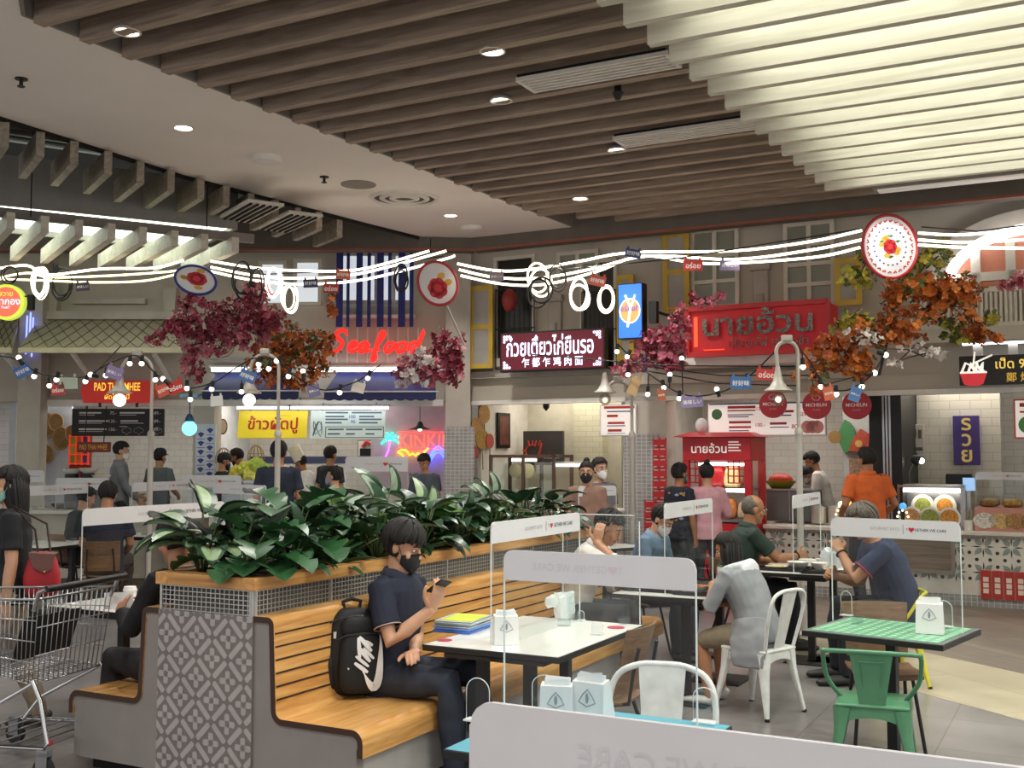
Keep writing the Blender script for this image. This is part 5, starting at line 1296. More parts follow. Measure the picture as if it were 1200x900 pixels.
# Seafood script
x0, z0, x1, z1 = rect(FL, 381, 383, 496, 421, -.4)
t = thing('neon_sign', 'glowing red script sign reading Seafood', 'sign', tuple(FL.w((x0 + x1) / 2, -.4, z0)))
def letterpath(P, sc_, ox, oz, r, m, d):
    """smooth stroke"""
    pts = []; n = len(P)
    for k in range(n - 1):
        for u in (0, .25, .5, .75):
            p0, p1, p2, p3 = (Vec((*P[max(0, min(n - 1, k + j))], 0)) for j in (-1, 0, 1, 2))
            q = .5 * ((2 * p1) + (p2 - p0) * u + (2 * p0 - 5 * p1 + 4 * p2 - p3) * u * u + (3 * p1 - p0 - 3 * p2 + p3) * u ** 3); pts.append(q)
    pts.append(Vec((*P[-1], 0)))
    pts = [(ox + (p.x + p.y * .22) * sc_, d, oz + p.y * sc_) for p in pts]
    N = len(pts); m.tube(pts, [r * (.55 + .55 * math.sin(PI * (i / (N - 1)) ** .8)) for i in range(N)], 8, round_=True)
STR = {'S': [(.72, .82), (.62, 1.0), (.38, 1.02), (.22, .86), (.32, .66), (.55, .5), (.6, .26), (.42, .04), (.12, -.02), (-.12, .1)],
       'e': [(.0, .18), (.22, .24), (.36, .38), (.28, .5), (.12, .42), (.04, .2), (.14, .02), (.32, .02), (.48, .16)],
       'a': [(.36, .44), (.2, .5), (.04, .34), (.02, .1), (.14, .0), (.3, .14), (.4, .44), (.38, .14), (.44, .0), (.58, .12)],
       'f': [(.02, .1), (.2, .42), (.36, .8), (.34, 1.0), (.22, .96), (.16, .6), (.1, .1), (.04, -.34), (.14, -.46), (.22, -.26), (.12, .04), (.32, .1)],
       'o': [(.28, .48), (.1, .42), (.02, .2), (.1, .02), (.28, .04), (.4, .24), (.34, .44), (.26, .48), (.4, .38), (.52, .42)],
       'd': [(.36, .42), (.18, .5), (.03, .32), (.03, .08), (.16, .0), (.32, .16), (.46, .6), (.54, 1.08), (.44, .6), (.38, .14), (.44, .0), (.58, .1)]}
m = MB(FL.M); s_ = (x1 - x0) / 4.3; ox = x0 + .12 * s_
for ch, adv in (('S', .86), ('e', .5), ('a', .62), ('f', .5), ('o', .52), ('o', .54), ('d', 0)):
    letterpath(STR[ch], s_ * (.92 if ch == 'S' else .86), ox, z0 + .34 * s_ * .5 + .05, .029, m, -.42); ox += adv * s_
m.build('script', emit('f0251f', 1.5), t, 1)
for f in (.12, .4, .65, .9): x = x0 + (x1 - x0) * f; m = MB(FL.M); m.tube([(x, -.42, z0 + .14), (x, 0, z0 + .14)], .012, 6); m.build('wall_pin', BLACK, t)
# wall air conditioner unit hidden by pink flowers
x0, z0, x1, z1 = rect(FL, 241, 389, 300, 420, -.5)
t = thing('fan_unit', 'white outdoor fan unit behind the pink blossoms', 'air conditioner', tuple(FL.w((x0 + x1) / 2, -.3, z0))); m = MB(FL.M); m.b2((x0, -.5, z0), (x1, -.05, z1), .02); m.build('case', PLAS, t)
m = MB(FL.M)
for r in (.17, .13, .09, .05): m.tube([(x0 + .24 + r * math.cos(2 * PI * k / 20), -.51, (z0 + z1) / 2 + r * math.sin(2 * PI * k / 20)) for k in range(20)], .006, 5, closed=True)
m.build('grille', pm('8d8778', .6), t)

# ---- right facade, upper floor
def shutter(fr, px, d, label, ang=0, solid=True):
    x0, z0, x1, z1 = rect(fr, *px, d)
    t = thing('window_shutter', label, 'shutter', tuple(fr.w(x0, d, z0)), fr.rot, 'yellow window shutters')
    T = fr.M @ Mat.Translation((x0, d, 0)) @ Mat.Rotation(ang, 4, 'Z'); w = (x1 - x0) / max(.3, math.cos(ang)); YF = pm('c9a83c', .5); m = MB(T); f = .07
    m.b2((0, -.02, z0), (f, .02, z1)); m.b2((w - f, -.02, z0), (w, .02, z1))
    for z in (z0, (z0 + z1) / 2 - f / 2, z1 - f): m.b2((f, -.02, z), (w - f, .02, z + f))
    m.build('frame', YF, t)
    m = MB(T); m.b2((f, -.006, z0 + f), (w - f, .006, z1 - f)); m.build('panel', pm('a9a39c', .6), t)
shutter(FR, (550, 335, 578, 432), -.2, 'yellow shutter left of the maroon sign'); shutter(FR, (723, 322, 743, 424), -.15, 'yellow shutter partly behind the blue lit sign'); shutter(FR, (777, 272, 808, 366), -.15, 'yellow shutter above the left end of the big red sign'); shutter(FR, (978, 302, 1010, 358), -.2, 'yellow shutter beside the orange blossoms')
NIGHT = pm('2a2622', .3); BARM = pm('1f1c1a', .5)
def barred(px, label, n):
    window(FR, px, -.04, 1, 1, NIGHT, FRW, n); x0, z0, x1, z1 = rect(FR, *px, -.14)
    t = thing('window_bars', label, 'window bars', tuple(FR.w((x0 + x1) / 2, -.14, z0)), FR.rot, 'black window bars'); m = MB(FR.M)
    for i in range(9): x = x0 + (x1 - x0) * i / 8; m.tube([(x, -.14, z0), (x, -.14, z0 + (z1 - z0) * .72)], .008, 5)
    for f in (0, .36, .72): m.tube([(x0, -.14, z0 + (z1 - z0) * f), (x1, -.14, z0 + (z1 - z0) * f)], .009, 5)
    m.build('bar', BARM, t, 1)
barred((581, 302, 626, 432), 'black window bars left of the maroon sign', 4); barred((682, 306, 722, 432), 'black window bars behind the blue lit sign', 5)
PANE = pm('88887a', .3, em=.05, var=.15, scale=1.5)
window(FR, (812, 270, 864, 360), -.05, 2, 3, PANE, FRW, 6); window(FR, (921, 262, 976, 357), -.05, 2, 4, PANE, FRW, 7)
window(FR, (655, 296, 700, 330), -.05, 2, 1, PANE, FRW, 8)
x, z = FR.at(597, 352, -.35); m = MB(FR.M); m.sph((x, -.35, z), (.11, .11, .16), 14, 10); simple(m, 'paper_lantern', pm('8f2a24', .5), 'dark red lantern hanging in front of the barred window', 'lantern', None, 1)
# maroon Thai sign
S = sign('shop_sign', 'maroon lit sign with white Thai and Chinese lettering', 'sign', FR, (586, 387, 709, 434), -.45, .12, MAROON, BLACK)
t = S[0]; WN = emit('dfe6ff', 1.6)
q = fz(S, .07, .90, .1, .62); letters(t, FR, 'ก๋วยเตี๋ยวไก่ยืนรอ', *q[:4], q[4], WN, .012, .014, 0, False)
q = fz(S, .22, .8, .66, .90); letters(t, FR, '乍 都 乍 鸡 肉 面', *q[:4], q[4], WN, .012, .012, 0, False)
m = MB(FR.M)
for a, b in ((.02, .05), (.98, .05), (.02, .95), (.98, .95)):
    sx = 1 if a < .5 else -1; sz = 1 if b < .5 else -1
    for k in range(3):
        for j in range(3 - k):
            q = fz(S, a, a, b, b); cx = q[0] + sx * (.04 + .04 * k); cz = q[1] - sz * (.03 + .036 * j); m.tube([(cx + .015 * math.cos(R(i)), q[4] - .004, cz + .015 * math.sin(R(i))) for i in range(0, 360, 45)], .005, 4, closed=True)
m.build('corner_scrolls', WN, t)
# blue light box
S = sign('light_box', 'blue square lit sign with an orange and white roundel', 'sign', FR, (724, 332, 753, 397), -1.1, .16, emit('2f6ff0', .9), BLACK)
t, x0, z0, x1, z1, d = S; cx, cz = (x0 + x1) / 2, (z0 + z1) / 2; rr_ = (x1 - x0) * .40
m = MB(FR.M); m.disc((cx, d - .005, cz), (rr_, rr_ * 1.15), .006, 28); dd_ = m.build('roundel', emit('e89a58', .5), t)
m = MB(FR.M); m.tube([(cx + rr_ * math.cos(2 * PI * k / 24), d - .006, cz + rr_ * 1.15 * math.sin(2 * PI * k / 24)) for k in range(24)], .008, 5, closed=True); m.tube([(cx - .06, d - .006, cz + .2), (cx + .01, d - .006, cz + .04), (cx - .03, d - .006, cz - .2)], .014, 5); m.tube([(cx + .07, d - .006, cz + .2), (cx + .02, d - .006, cz + .05)], .012, 5); m.build('chopsticks', emit('ffffff', 1.2), t)
letters(t, FR, 'อร่อยดี', cx - rr_ * .95, cz - .02, cx + rr_ * .95, cz + .1, d - .006, emit('2450b8', .5), .006, .012); m = MB(FR.M); m.b2((x1 + .04, -1.0, cz - .15), (x1 + .14, -.9, cz + .12)); m.tube([(x1 + .1, -.95, cz), (x1 + .1, 0, cz)], .02, 6); m.build('bracket', BLACK, t)
# big red sign
x0, z0, x1, z1 = rect(FR, 806, 358, 971, 413, -.75)
t = thing('shop_sign', 'big red box sign with dark mirrored Thai lettering', 'sign', tuple(FR.w((x0 + x1) / 2, -.6, z0)), FR.rot)
m = MB(FR.M); m.b2((x0, -.75, z0), (x1, -.2, z1), .01); m.build('box', REDL, t)
m = MB(FR.M)
for a, b in (((x0, z0), (x1, z0)), ((x1, z0), (x1, z1)), ((x1, z1), (x0, z1)), ((x0, z1), (x0, z0))): m.bar((a[0], -.77, a[1]), (b[0], -.77, b[1]), .06, .06, (0, 1, 0))
m.build('rim', REDB, t)
MIR = pm('6b6864', .12, 1, var=.5, scale=30, bump=.8)
w = x1 - x0; letters(t, FR, 'นายอ้วน', x0 + w * .12, z0 + .22, x1 - w * .1, z1 - .03, -.752, MIR, .05, .02, 0, False); letters(t, FR, 'เย็นตาโฟ เสาชิงช้า', x0 + w * .26, z0 + .07, x1 - w * .08, z0 + .19, -.752, MIR, .03, .01)
m = MB(FR.M); m.b2((x0 + w * .05, -.765, z0 + .1), (x0 + w * .075, -.752, z1 - .1)); m.b2((x0 + w * .12, -.76, z0 + .05), (x0 + w * .27, -.752, z0 + .06)); m.build('bright_bar', emit('ff4a2a', 1.5), t)
band(FR, 800, 975, z0 - .12, z0 - .02, -.6, WHITE, 'trim_9')
# arch, balcony, black duck sign at the right
x0, z0 = FR.at(1110, 322, -.35); cx, cz = FR.at(1215, 330, -.35)
t = thing('arch_light', 'glowing white arch outline at the upper right', 'light', tuple(FR.w(cx, -.35, z0)), FR.rot)
rx_ = cx - x0; rz_ = FR.at(1200, 268, -.35)[1] - cz
m = MB(FR.M); m.tube([(cx - rx_ * math.cos(R(a)), -.35, cz + rz_ * math.sin(R(a))) for a in range(4, 150, 5)], (.05, .05), 8) if False else m.tube([(cx - rx_ * math.cos(R(a)), -.35, cz + rz_ * math.sin(R(a))) for a in range(4, 150, 5)], .06, 8); m.build('tube', emit('ffffff', 4), t, 1)
mb = MB(FR.M); mb.prism([(cx - rx_ * 1.35 * math.cos(R(a)), cz + rz_ * 1.45 * math.sin(R(a))) for a in range(0, 181, 8)] + [(cx + rx_ * math.cos(R(a)), cz + rz_ * math.sin(R(a))) for a in range(0, 181, 8)][0:0], -.14, .0); struct(mb, 'wall_arch', STONE)
mb = MB(FR.M); mb.prism([(cx - rx_ * .97 * math.cos(R(a)), cz + rz_ * .97 * math.sin(R(a))) for a in range(0, 181, 8)], -.2, -.14); struct(mb, 'window_9', pm('b8735a', .5, em=.15, var=.2, scale=2))
x2 = FR.at(1143, 300, -.25)[0]; x3 = FR.at(1184, 300, -.25)[0]; zb = FR.at(1160, 325, -.25)[1]; m = MB(FR.M)
for x in (x2, x3, x3 + .75): m.b2((x - .05, -.28, cz - .9), (x + .05, -.2, cz + rz_ * .85))
m.b2((x2 - .5, -.28, zb - .04), (x3 + 2, -.2, zb + .06)); struct(m, 'window_9_frame', FRW)
x0, z0, x1, z1 = rect(FR, 1068, 342, 1262, 383, -.45)
t = thing('balcony_rail', 'white balustrade of thin posts at the upper right', 'railing', tuple(FR.w((x0 + x1) / 2, -.45, z0)), FR.rot)
m = MB(FR.M); m.b2((x0, -.49, z1), (x1, -.41, z1 + .06)); m.b2((x0, -.48, z0), (x1, -.42, z0 + .05)); m.build('rail', FRW, t)
n = 34
for i in range(n + 1): x = x0 + (x1 - x0) * i / n; m = MB(FR.M); m.b2((x - .014, -.465, z0), (x + .014, -.435, z1)); m.build('baluster', FRW, t)
m = MB(FR.M); m.b2((x0 - .1, -.55, z0 - .16), (x1, 0, z0)); m.build('ledge', PLAS, t)
tube_light(FR, 1128, 1262, 402, -.3, 'blue white strip light above the black duck sign', 5, .03)
S = sign('shop_sign', 'black sign with gold Thai lettering and a bowl emblem', 'sign', FR, (1124, 415, 1262, 450), -.5, .12, pm('17120f', .4), None)
t = S[0]
q = fz(S, .24, .98, .1, .55); letters(t, FR, 'เป็ด 9 ปั้น @', *q[:4], q[4], emit('e3c05a', .8), .015, .014); q = fz(S, .37, .9, .6, .92); letters(t, FR, '鄭 炳 春 鸭', *q[:4], q[4], emit('c9a23c', .6), .012, .01)
q = fz(S, .05, .2, .6, .9); cx, cz = (q[0] + q[2]) / 2, q[3]; m = MB(FR.M); m.prism([(cx - .14, cz), (cx - .1, cz - .12), (cx - .05, cz - .14), (cx + .05, cz - .14), (cx + .1, cz - .12), (cx + .14, cz)], q[4] - .012, q[4]); m.build('bowl_emblem', emit('c8323a', .6), t)
m = MB(FR.M); m.tube([(cx - .14, q[4] - .006, cz + .01), (cx + .14, q[4] - .006, cz + .01)], .012, 5)
for k in range(4): m.tube([(cx - .12 + .07 * k, q[4] - .008, cz + .02), (cx - .08 + .06 * k, q[4] - .008, cz + .12), (cx - .02 + .03 * k, q[4] - .008, cz + .09 - .04 * (k % 2)), (cx + .02 + .03 * k, q[4] - .008, cz + .02)], .014, 5)
m.tube([(cx - .02, q[4] - .01, cz + .1), (cx + .2, q[4] - .01, cz + .2)], .01, 5); m.tube([(cx + .0, q[4] - .01, cz + .08), (cx + .02, q[4] - .01, cz + .24)], .01, 5); m.build('noodles', emit('f2ece0', .8), t)

# ================================================================== RIGHT STALLS
def stall_fill_light(fr, px0, px1, d, label, s=STALL, z=2.7):  # glowing panel behind the lintel, added to light the stall interior
    x0 = fx(fr, px0, 0); x1 = fx(fr, px1, 0)
    t = thing('added_panel_light', label, 'ceiling light', tuple(fr.w((x0 + x1) / 2, d, z)), fr.rot, 'panel lights in the stalls')
    m = MB(fr.M); m.b2((x0 - .02, d - .32, z + .02), (x1 + .02, d + .32, z + .05)); m.build('frame', WHITE, t)
    m = MB(fr.M); m.b2((x0, d - .3, z), (x1, d + .3, z + .02)); m.build('diffuser', emit('fff6ea', s), t)
stall_fill_light(FL, 60, 215, .9, 'panel light in the noodle stall', STALL * .8); stall_fill_light(FL, 262, 440, .9, 'panel light in the seafood stall', STALL); stall_fill_light(FR, 575, 720, 1.2, 'panel light in the chicken noodle stall', STALL * .8)
stall_fill_light(FR, 790, 1000, .9, 'panel light in the red stall', STALL); stall_fill_light(FR, 1070, 1200, 1.2, 'panel light in the stall with the purple sign', STALL * .9); stall_fill_light(FL, -60, 18, .9, 'panel light at the far left stall', STALL * .6)
IV = pm('cfc9b4', .6); mb = MB(FR.M); mb.b2((fx(FR, 552), 1.7, 0), (fx(FR, 673), 1.8, 2.75)); struct(mb, 'wall_partition', IV)
mb = MB(FR.M); mb.b2((fx(FR, 552), .2, 0), (fx(FR, 556), 1.7, 2.75)); struct(mb, 'wall_partition', pm('d8d3c8', .6))
CRT = tilemat('cream_wall_tile', 'd5cfb2', 'cdc7aa', 'b2ac92', .2, .08, 0, .003, .3, .5, 'xz', .1)
x0, z0, x1, z1 = rect(FR, 672, 480, 706, 560, 1.5); mb = MB(FR.M); mb.b2((x0, 1.5, 0), (x1, 1.8, 2.75)); struct(mb, 'wall_partition', CRT)
S = sign('blue_light_screen', 'bright blue lit panel in the back of the chicken noodle stall', 'light', FR, (701, 505, 728, 538), 2.2, .05, emit('6fb4ea', 1.4))
# dark chicken sign, picture, woven fans
S = sign('shop_sign', 'dark grey panel with a red chicken drawing', 'sign', FR, (613, 505, 660, 545), 1.3, .05, pm('4a4542', .6))
t = S[0]; q = fz(S, .12, .36, .35, .85); m = MB(FR.M); cx, cz = (q[0] + q[2]) / 2, (q[1] + q[3]) / 2
m.tube([(cx + .12 * math.cos(R(a)), q[4] - .006, cz + .1 * math.sin(R(a))) for a in range(60, 330, 30)], .014, 6)
for k in range(4): m.tube([(cx - .05 + .05 * k, q[4] - .006, cz + .09), (cx - .07 + .07 * k, q[4] - .006, cz + .17)], .012, 5)
m.tube([(cx + .1, q[4] - .006, cz - .1), (cx + .16, q[4] - .006, cz + .13)], .018, 5); m.tube([(cx - .1, q[4] - .006, cz), (cx - .17, q[4] - .006, cz + .02)], .014, 5); m.build('chicken_drawing', pm('d24a34', .5), t)
q = fz(S, .42, .9, .66, .84); letters(t, FR, 'ก๋วยเตี๋ยวไก่', *q[:4], q[4], pm('e2ddd6', .5), .006, .012)
XW = fx(FR, 556) + .012
def side(px, py):
    r = FR.I.to_3x3() @ ray(px, py); c = FR.I @ Vec((0, 0, CAMH)); k = (XW - c.x) / r.x; p = c + r * k; return Vec((XW, p.y, p.z))
a = side(582, 504); b = side(596, 504); zt_ = side(589, 484).z; zb_ = side(589, 525).z
t = thing('wall_picture', 'narrow dark picture in a black frame on the left wall of the chicken noodle stall', 'picture', tuple(FR.M @ Vec((XW, (a.y + b.y) / 2, zb_))), FR.rot); m = MB(FR.M); m.b2((XW, a.y, zb_), (XW + .03, b.y, zt_)); m.build('frame', BLACK, t); m = MB(FR.M); m.b2((XW + .03, a.y + .05, zb_ + .05), (XW + .033, b.y - .05, zt_ - .05)); m.build('picture', pm('6a3a2a', .5, var=.6, scale=8), t)
for i, (px, py, rx, rz, c, lb) in enumerate(((567, 485, .085, .14, 'b98a48', 'topmost woven fan on the left wall of the chicken noodle stall'), (558, 501, .09, .15, 'a97a40', 'woven fan at the far left of the chicken noodle stall'), (563, 515, .1, .14, '9c7a34', 'large woven fan in the middle of the fan group'), (571, 517, .06, .11, 'b04a40', 'red centred woven fan right in the fan group'), (552, 530, .05, .1, 'a84438', 'small reddish fan lowest in the fan group'))):
    p = side(px, py); t = thing('woven_fan', lb, 'fan', tuple(FR.M @ p), FR.rot, 'woven fans on the wall'); T = FR.M @ Mat.Translation(p + Vec((.012 + .012 * i, 0, 0))) @ Mat.Rotation(PI / 2, 4, 'Z')
    m = MB(T); m.disc((0, 0, 0), (rx * 2, rz), .011, 20); m.build('blade', pm(c, .7, var=.35, scale=40), t); m = MB(T); m.tube([(0, .005, -rz), (.02, .005, -rz - .3)], .008, 5); m.build('handle', pm('8a6a3c', .7), t)
x, z = FR.at(640, 478, .8); m = MB(FR.M); m.lathe([(.04, .1), (.05, .04), (.045, 0), (.001, -.05)], 14, (x, .8, z)); simple(m, 'security_camera', BLACK, 'black dome camera on the wall of the chicken noodle stall', 'camera', None, 1)
# glass case with brown frame
x0, z0, x1, z1 = rect(FR, 573, 533, 650, 600, -.5)
t = thing('food_case', 'brown framed glass food case behind the plants', 'food case', tuple(FR.w((x0 + x1) / 2, -.3, 0)), FR.rot); m = MB(FR.M); BRN = pm('5a4234', .5)
m.b2((x0, -.5, z1 - .04), (x1, .1, z1))
for x in (x0, x1 - .04, (x0 + x1) / 2): m.b2((x, -.5, 0), (x + .04, -.46, z1)); m.b2((x, .06, 0), (x + .04, .1, z1))
m.b2((x0, -.5, 0), (x1, .1, .9)); m.build('frame', BRN, t)
m = MB(FR.M); m.b2((x0 + .3, -.4, z1 - .09), (x1 - .35, -.34, z1 - .05)); m.build('lamp', emit('fff2dc', 6), t)
m = MB(FR.M); m.b2((x0 + .04, -.495, .95), (x1 - .04, -.485, z1 - .1)); m.build('pane', glassmat('case_glass', 'f2f6f2', .08), t)
for i, f in enumerate((.25, .45)):
    c_ = x0 + (x1 - x0) * f; m = MB(FR.M); m.disc((c_, -.2, z1 - .22), .1, .02, 20); m.build('plate', pm('e0d6b8', .4), t)
counter(FR, 650, 722, -.4, .3, 1.0, pm('d6d2c8', .5), pm('e6e2d8', .3), 'stall_counter', 'pale counter of the chicken noodle stall')
tube_light(FR, 650, 700, 545, -.2, 'tube light in the glass case of the chicken noodle stall', 5, .02)
def tmenu(label, px, d, rows, ink2, face=emit('e6ddd6', .45)):
    S = sign('menu_board', label, 'menu board', FR, px, d, .05, face, pm('cfcac4', .5)); m = MB(FR.M); lines(m, S, rows[0]); m.build('red_print', pm('b3342f', .5), S[0]); m = MB(FR.M); lines(m, S, rows[1]); m.build('blue_print', pm('53608a', .5), S[0]); return S
S = tmenu('white menu with red print behind the lamp of the second post', (703, 474, 746, 511), -.15, ([(.12, .95, .05, .13), (.2, .5, .32, .4), (.22, .68, .55, .62), (.22, .6, .78, .86)], [(.2, .9, .2, .24), (.2, .7, .66, .69), (.2, .7, .9, .92)]), None)
R1 = [(.18, .42, .1, .18), (.18, .42, .22, .26), (.19, .38, .55, .62), (.19, .38, .7, .76), (.54, .74, .25, .32), (.54, .68, .6, .67)]
R2 = [(.18, .4, .35, .38), (.18, .36, .41, .44), (.19, .36, .82, .85), (.54, .72, .38, .42), (.54, .7, .73, .76), (.02, .98, .02, .06)]
S = tmenu('wide white menu with red and blue print above the red cabinet', (829, 471, 968, 511), -.15, (R1, R2), None)
for tx, a, b, c in (('125.-', .43, .5, .12), ('100.-', .42, .5, .6), ('225', .78, .84, .3), ('80', .72, .77, .66)):
    q = fz(S, a, b, c, c + .14); letters(S[0], FR, tx, *q[:4], q[4], pm('c03a34', .5), .004, .012)
q = fz(S, .05, .12, .18, .5); m = MB(FR.M); m.disc(((q[0] + q[2]) / 2, q[4] - .004, (q[1] + q[3]) / 2), (q[3] - q[1]) * .5, .004, 20); m.build('green_roundel', pm('3f6b46', .5), S[0])
m = MB(FR.M)
for f in (.05, .09, .13): q = fz(S, .80 + f, .80 + f, .75, .75); m.disc((q[0], q[4] - .003, q[1]), .08, .003, 16)
m.build('pink_drawing', pm('d98f86', .5), S[0])
# red column of small posters
for i in range(9):
    for j in range(2):
        if i < 7 and j == 0 and i < 6: pass
        px0 = 765 + 8 * j if i < 6 else 755 + 13 * j; px1 = px0 + (8 if i < 6 else 13)
        S = sign('menu_poster', ('left' if j == 0 else 'right') + ' red poster in row %s from the top of the pier' % ('one', 'two', 'three', 'four', 'five', 'six', 'seven', 'eight', 'nine')[i], 'poster', FR, (px0, 513 + 12.2 * i, px1, 524 + 12.2 * i), -.17, .01, pm('b8262c', .45), None, 'sheet', 0, 'red posters on the pier')
        m = MB(FR.M); lines(m, S, [(.15, .8, .05, .16), (.15, .6, .8, .92)]); m.build('print', pm('d8a9a0', .5), S[0])
# red cabinet stall
x0, z0, x1, z1 = rect(FR, 800, 512, 880, 600, -.55); D0, D1 = -.55, .15
t = thing('food_cabinet', 'red open cabinet stall with white Thai lettering and lit shelves', 'food cabinet', tuple(FR.w((x0 + x1) / 2, -.2, 0)), FR.rot); CR = pm('c22630', .4)
zh = FR.at(840, 540, D0)[1]
m = MB(FR.M); m.b2((x0, D0, zh), (x1, D1, z1), .01); m.build('header', CR, t)
m = MB(FR.M); m.add([(x0 - .1, D0 - .1, z1), (x1 + .1, D0 - .1, z1), (x1 + .1, D1 + .1, z1), (x0 - .1, D1 + .1, z1), (x0 + .05, D0 + .1, z1 + .06), (x1 - .05, D0 + .1, z1 + .06), (x1 - .05, D1 - .1, z1 + .06), (x0 + .05, D1 - .1, z1 + .06)], [(0, 3, 2, 1), (4, 5, 6, 7), (0, 1, 5, 4), (1, 2, 6, 5), (2, 3, 7, 6), (3, 0, 4, 7)]); m.build('roof', CR, t)
for x in (x0, x1 - .08):
    for y in (D0, D1 - .08): m = MB(FR.M); m.b2((x, y, 0), (x + .08, y + .08, zh)); m.build('post', CR, t)
m = MB(FR.M); m.b2((x0, D1 - .03, .9), (x1, D1, zh)); m.build('back', pm('e3dccb', .5), t)
m = MB(FR.M); m.b2((x0, D0, 0), (x1, D1, .88)); m.build('base', CR, t)
for k, zz in enumerate((.9, 1.28)): m = MB(FR.M); m.b2((x0 + .06, D0 + .05, zz), (x1 - .06, D1 - .03, zz + .025)); m.build('shelf', STEEL, t)
for zz in (zh - .06, 1.27): m = MB(FR.M); m.b2((x0 + .2, D0 + .03, zz), (x1 - .1, D0 + .08, zz + .04)); m.build('lamp', emit('fff4e2', 8), t)
for xx in (x0 + .08, x1 - .3):
    m = MB(FR.M)
    for k in range(4): m.b2((xx + .07 * k, D0 + .02, zh - .28), (xx + .07 * k + .015, D0 + .04, zh)); m.b2((xx, D0 + .02, zh - .28 + .085 * k), (xx + .21, D0 + .04, zh - .265 + .085 * k))
    m.build('lattice', CR, t)
letters(t, FR, 'นายอ้วน', x0 + .12, zh + .08, x0 + (x1 - x0) * .66, z1 - .06, D0 - .001, pm('f2efe8', .4, em=.3), .012, .015); m = MB(FR.M)
for k in range(4): m.b2((x0 + (x1 - x0) * .68, D0 - .004, zh + .12 + .035 * k), (x0 + (x1 - x0) * (.86 - .03 * (k % 2)), D0, zh + .135 + .035 * k))
m.build('small_lettering', pm('f2efe8', .4, em=.3), t)
for k, (f, z, w, h, c, nm, lb) in enumerate(((.44, 1.31, .2, .28, 'a8232c', 'noodle_bag', 'dark red packet on the upper shelf of the red cabinet'), (.66, 1.31, .22, .27, 'd9cf9a', 'noodle_bag', 'pale noodle bag on the upper shelf of the red cabinet'), (.3, 1.31, .08, .25, '8fa63c', 'bottle', 'green bottle on the upper shelf of the red cabinet'), (.58, .93, .24, .26, 'd98a4a', 'noodle_bag', 'orange crate like packet on the lower shelf of the red cabinet'), (.85, .93, .2, .22, 'd9c0a4', 'noodle_bag', 'beige packet on the lower shelf of the red cabinet'))):
    m = MB(FR.M); cx = x0 + (x1 - x0) * f
    if nm == 'bottle': m.lathe([(.035, 0), (.038, .13), (.014, .19), (.014, .24)], 14, (cx, D0 + .25, z))
    else: pillow(m, (cx, D0 + .25, z + h / 2), (w / 2, .08, h / 2), 4, .12)
    simple(m, nm, pm(c, .4, var=.25, scale=25), lb, 'packet', None, 3)
x, z = FR.at(822, 505, -.2); m = MB(FR.M); m.sph((x, -.2, z1 + .15), (.08, .08, .1), 14, 10); simple(m, 'glass_globe', pm('d9dad8', .1), 'small white globe standing on the roof of the red cabinet', 'globe', None, 1)
# counter of the red stall and tiled counter
ct_, xa, xb = counter(FR, 897, 1300, -.1, .6, .86, pm('dad5cb', .45), pm('ddd4c8', .35), 'tiled_counter', 'long counter faced with grey flower tiles at the right')
m = MB(FR.M); x = xa; s_ = .295; ti = []
mfl = MB(FR.M); mdk = MB(FR.M)
for i in range(int((xb - xa) / s_) + 1):
    for j in range(3):
        cx = xa + s_ * (i + .5); cz = .81 - s_ * (j + .5) + .02
        if cz < .12: continue
        for a in range(4):
            A_ = R(45 + 90 * a); L_ = s_ * .46
            u = Vec((math.cos(A_), math.sin(A_))); n_ = Vec((-u.y, u.x)); pl_ = [u * .02, u * L_ * .35 + n_ * .03, u * L_ * .65 + n_ * .028, u * L_, u * L_ * .65 - n_ * .028, u * L_ * .35 - n_ * .03]
            poly = clip([(cx + p.x, cz + p.y) for p in pl_], xa, .13, xb, .8)
            if len(poly) > 2: mfl.add([(p[0], -.102, p[1]) for p in poly], [tuple(range(len(poly)))])
            A_ = R(90 * a); u = Vec((math.cos(A_), math.sin(A_))); n_ = Vec((-u.y, u.x)); pl_ = [u * .015, u * .07 + n_ * .009, u * .125, u * .07 - n_ * .009]
            poly = clip([(cx + p.x, cz + p.y) for p in pl_], xa, .13, xb, .8)
            if len(poly) > 2: mdk.add([(p[0], -.102, p[1]) for p in poly], [tuple(range(len(poly)))])
            o = Vec((math.cos(R(45 + 90 * a)), math.sin(R(45 + 90 * a)))) * 0
            for dx, dz in ((s_ / 2, .07), (s_ / 2, -.07)) if a == 0 else (((.07, s_ / 2), (-.07, s_ / 2)) if a == 1 else ()):
                poly = clip([(cx + dx + .021 * math.cos(R(k)), cz + dz + .021 * math.sin(R(k))) for k in range(0, 360, 40)], xa, .13, xb, .8)
                if len(poly) > 2: mdk.add([(p[0], -.102, p[1]) for p in poly], [tuple(range(len(poly)))])
tl_ = mfl; k = len(tl_.v); n0 = len(tl_.f)
tl_.v += mdk.v; tl_.f += [tuple(i + k for i in f) for f in mdk.f]; tl_.m += [1] * len(mdk.f); tl_.build('flower_tiles', [pm('8b9690', .45), pm('37322f', .45)], ct_)
m = MB(FR.M); m.b2((xa, -.11, 0), (xb, -.05, .13)); m.build('mosaic_plinth', GMOS, ct_); m = MB(FR.M); m.b2((xa, -.115, .77), (xb, -.1, .81)); m.build('mosaic_band', GMOS, ct_)
q = rect(FR, 990, 630, 1117, 668, -.12); m = MB(FR.M); m.b2((q[0], -.125, q[1]), (q[2], -.105, q[3])); m.build('wood_inset', wood('inset_wood', '8a7763', '6b5a49', 0, 1), ct_); m = MB(FR.M)
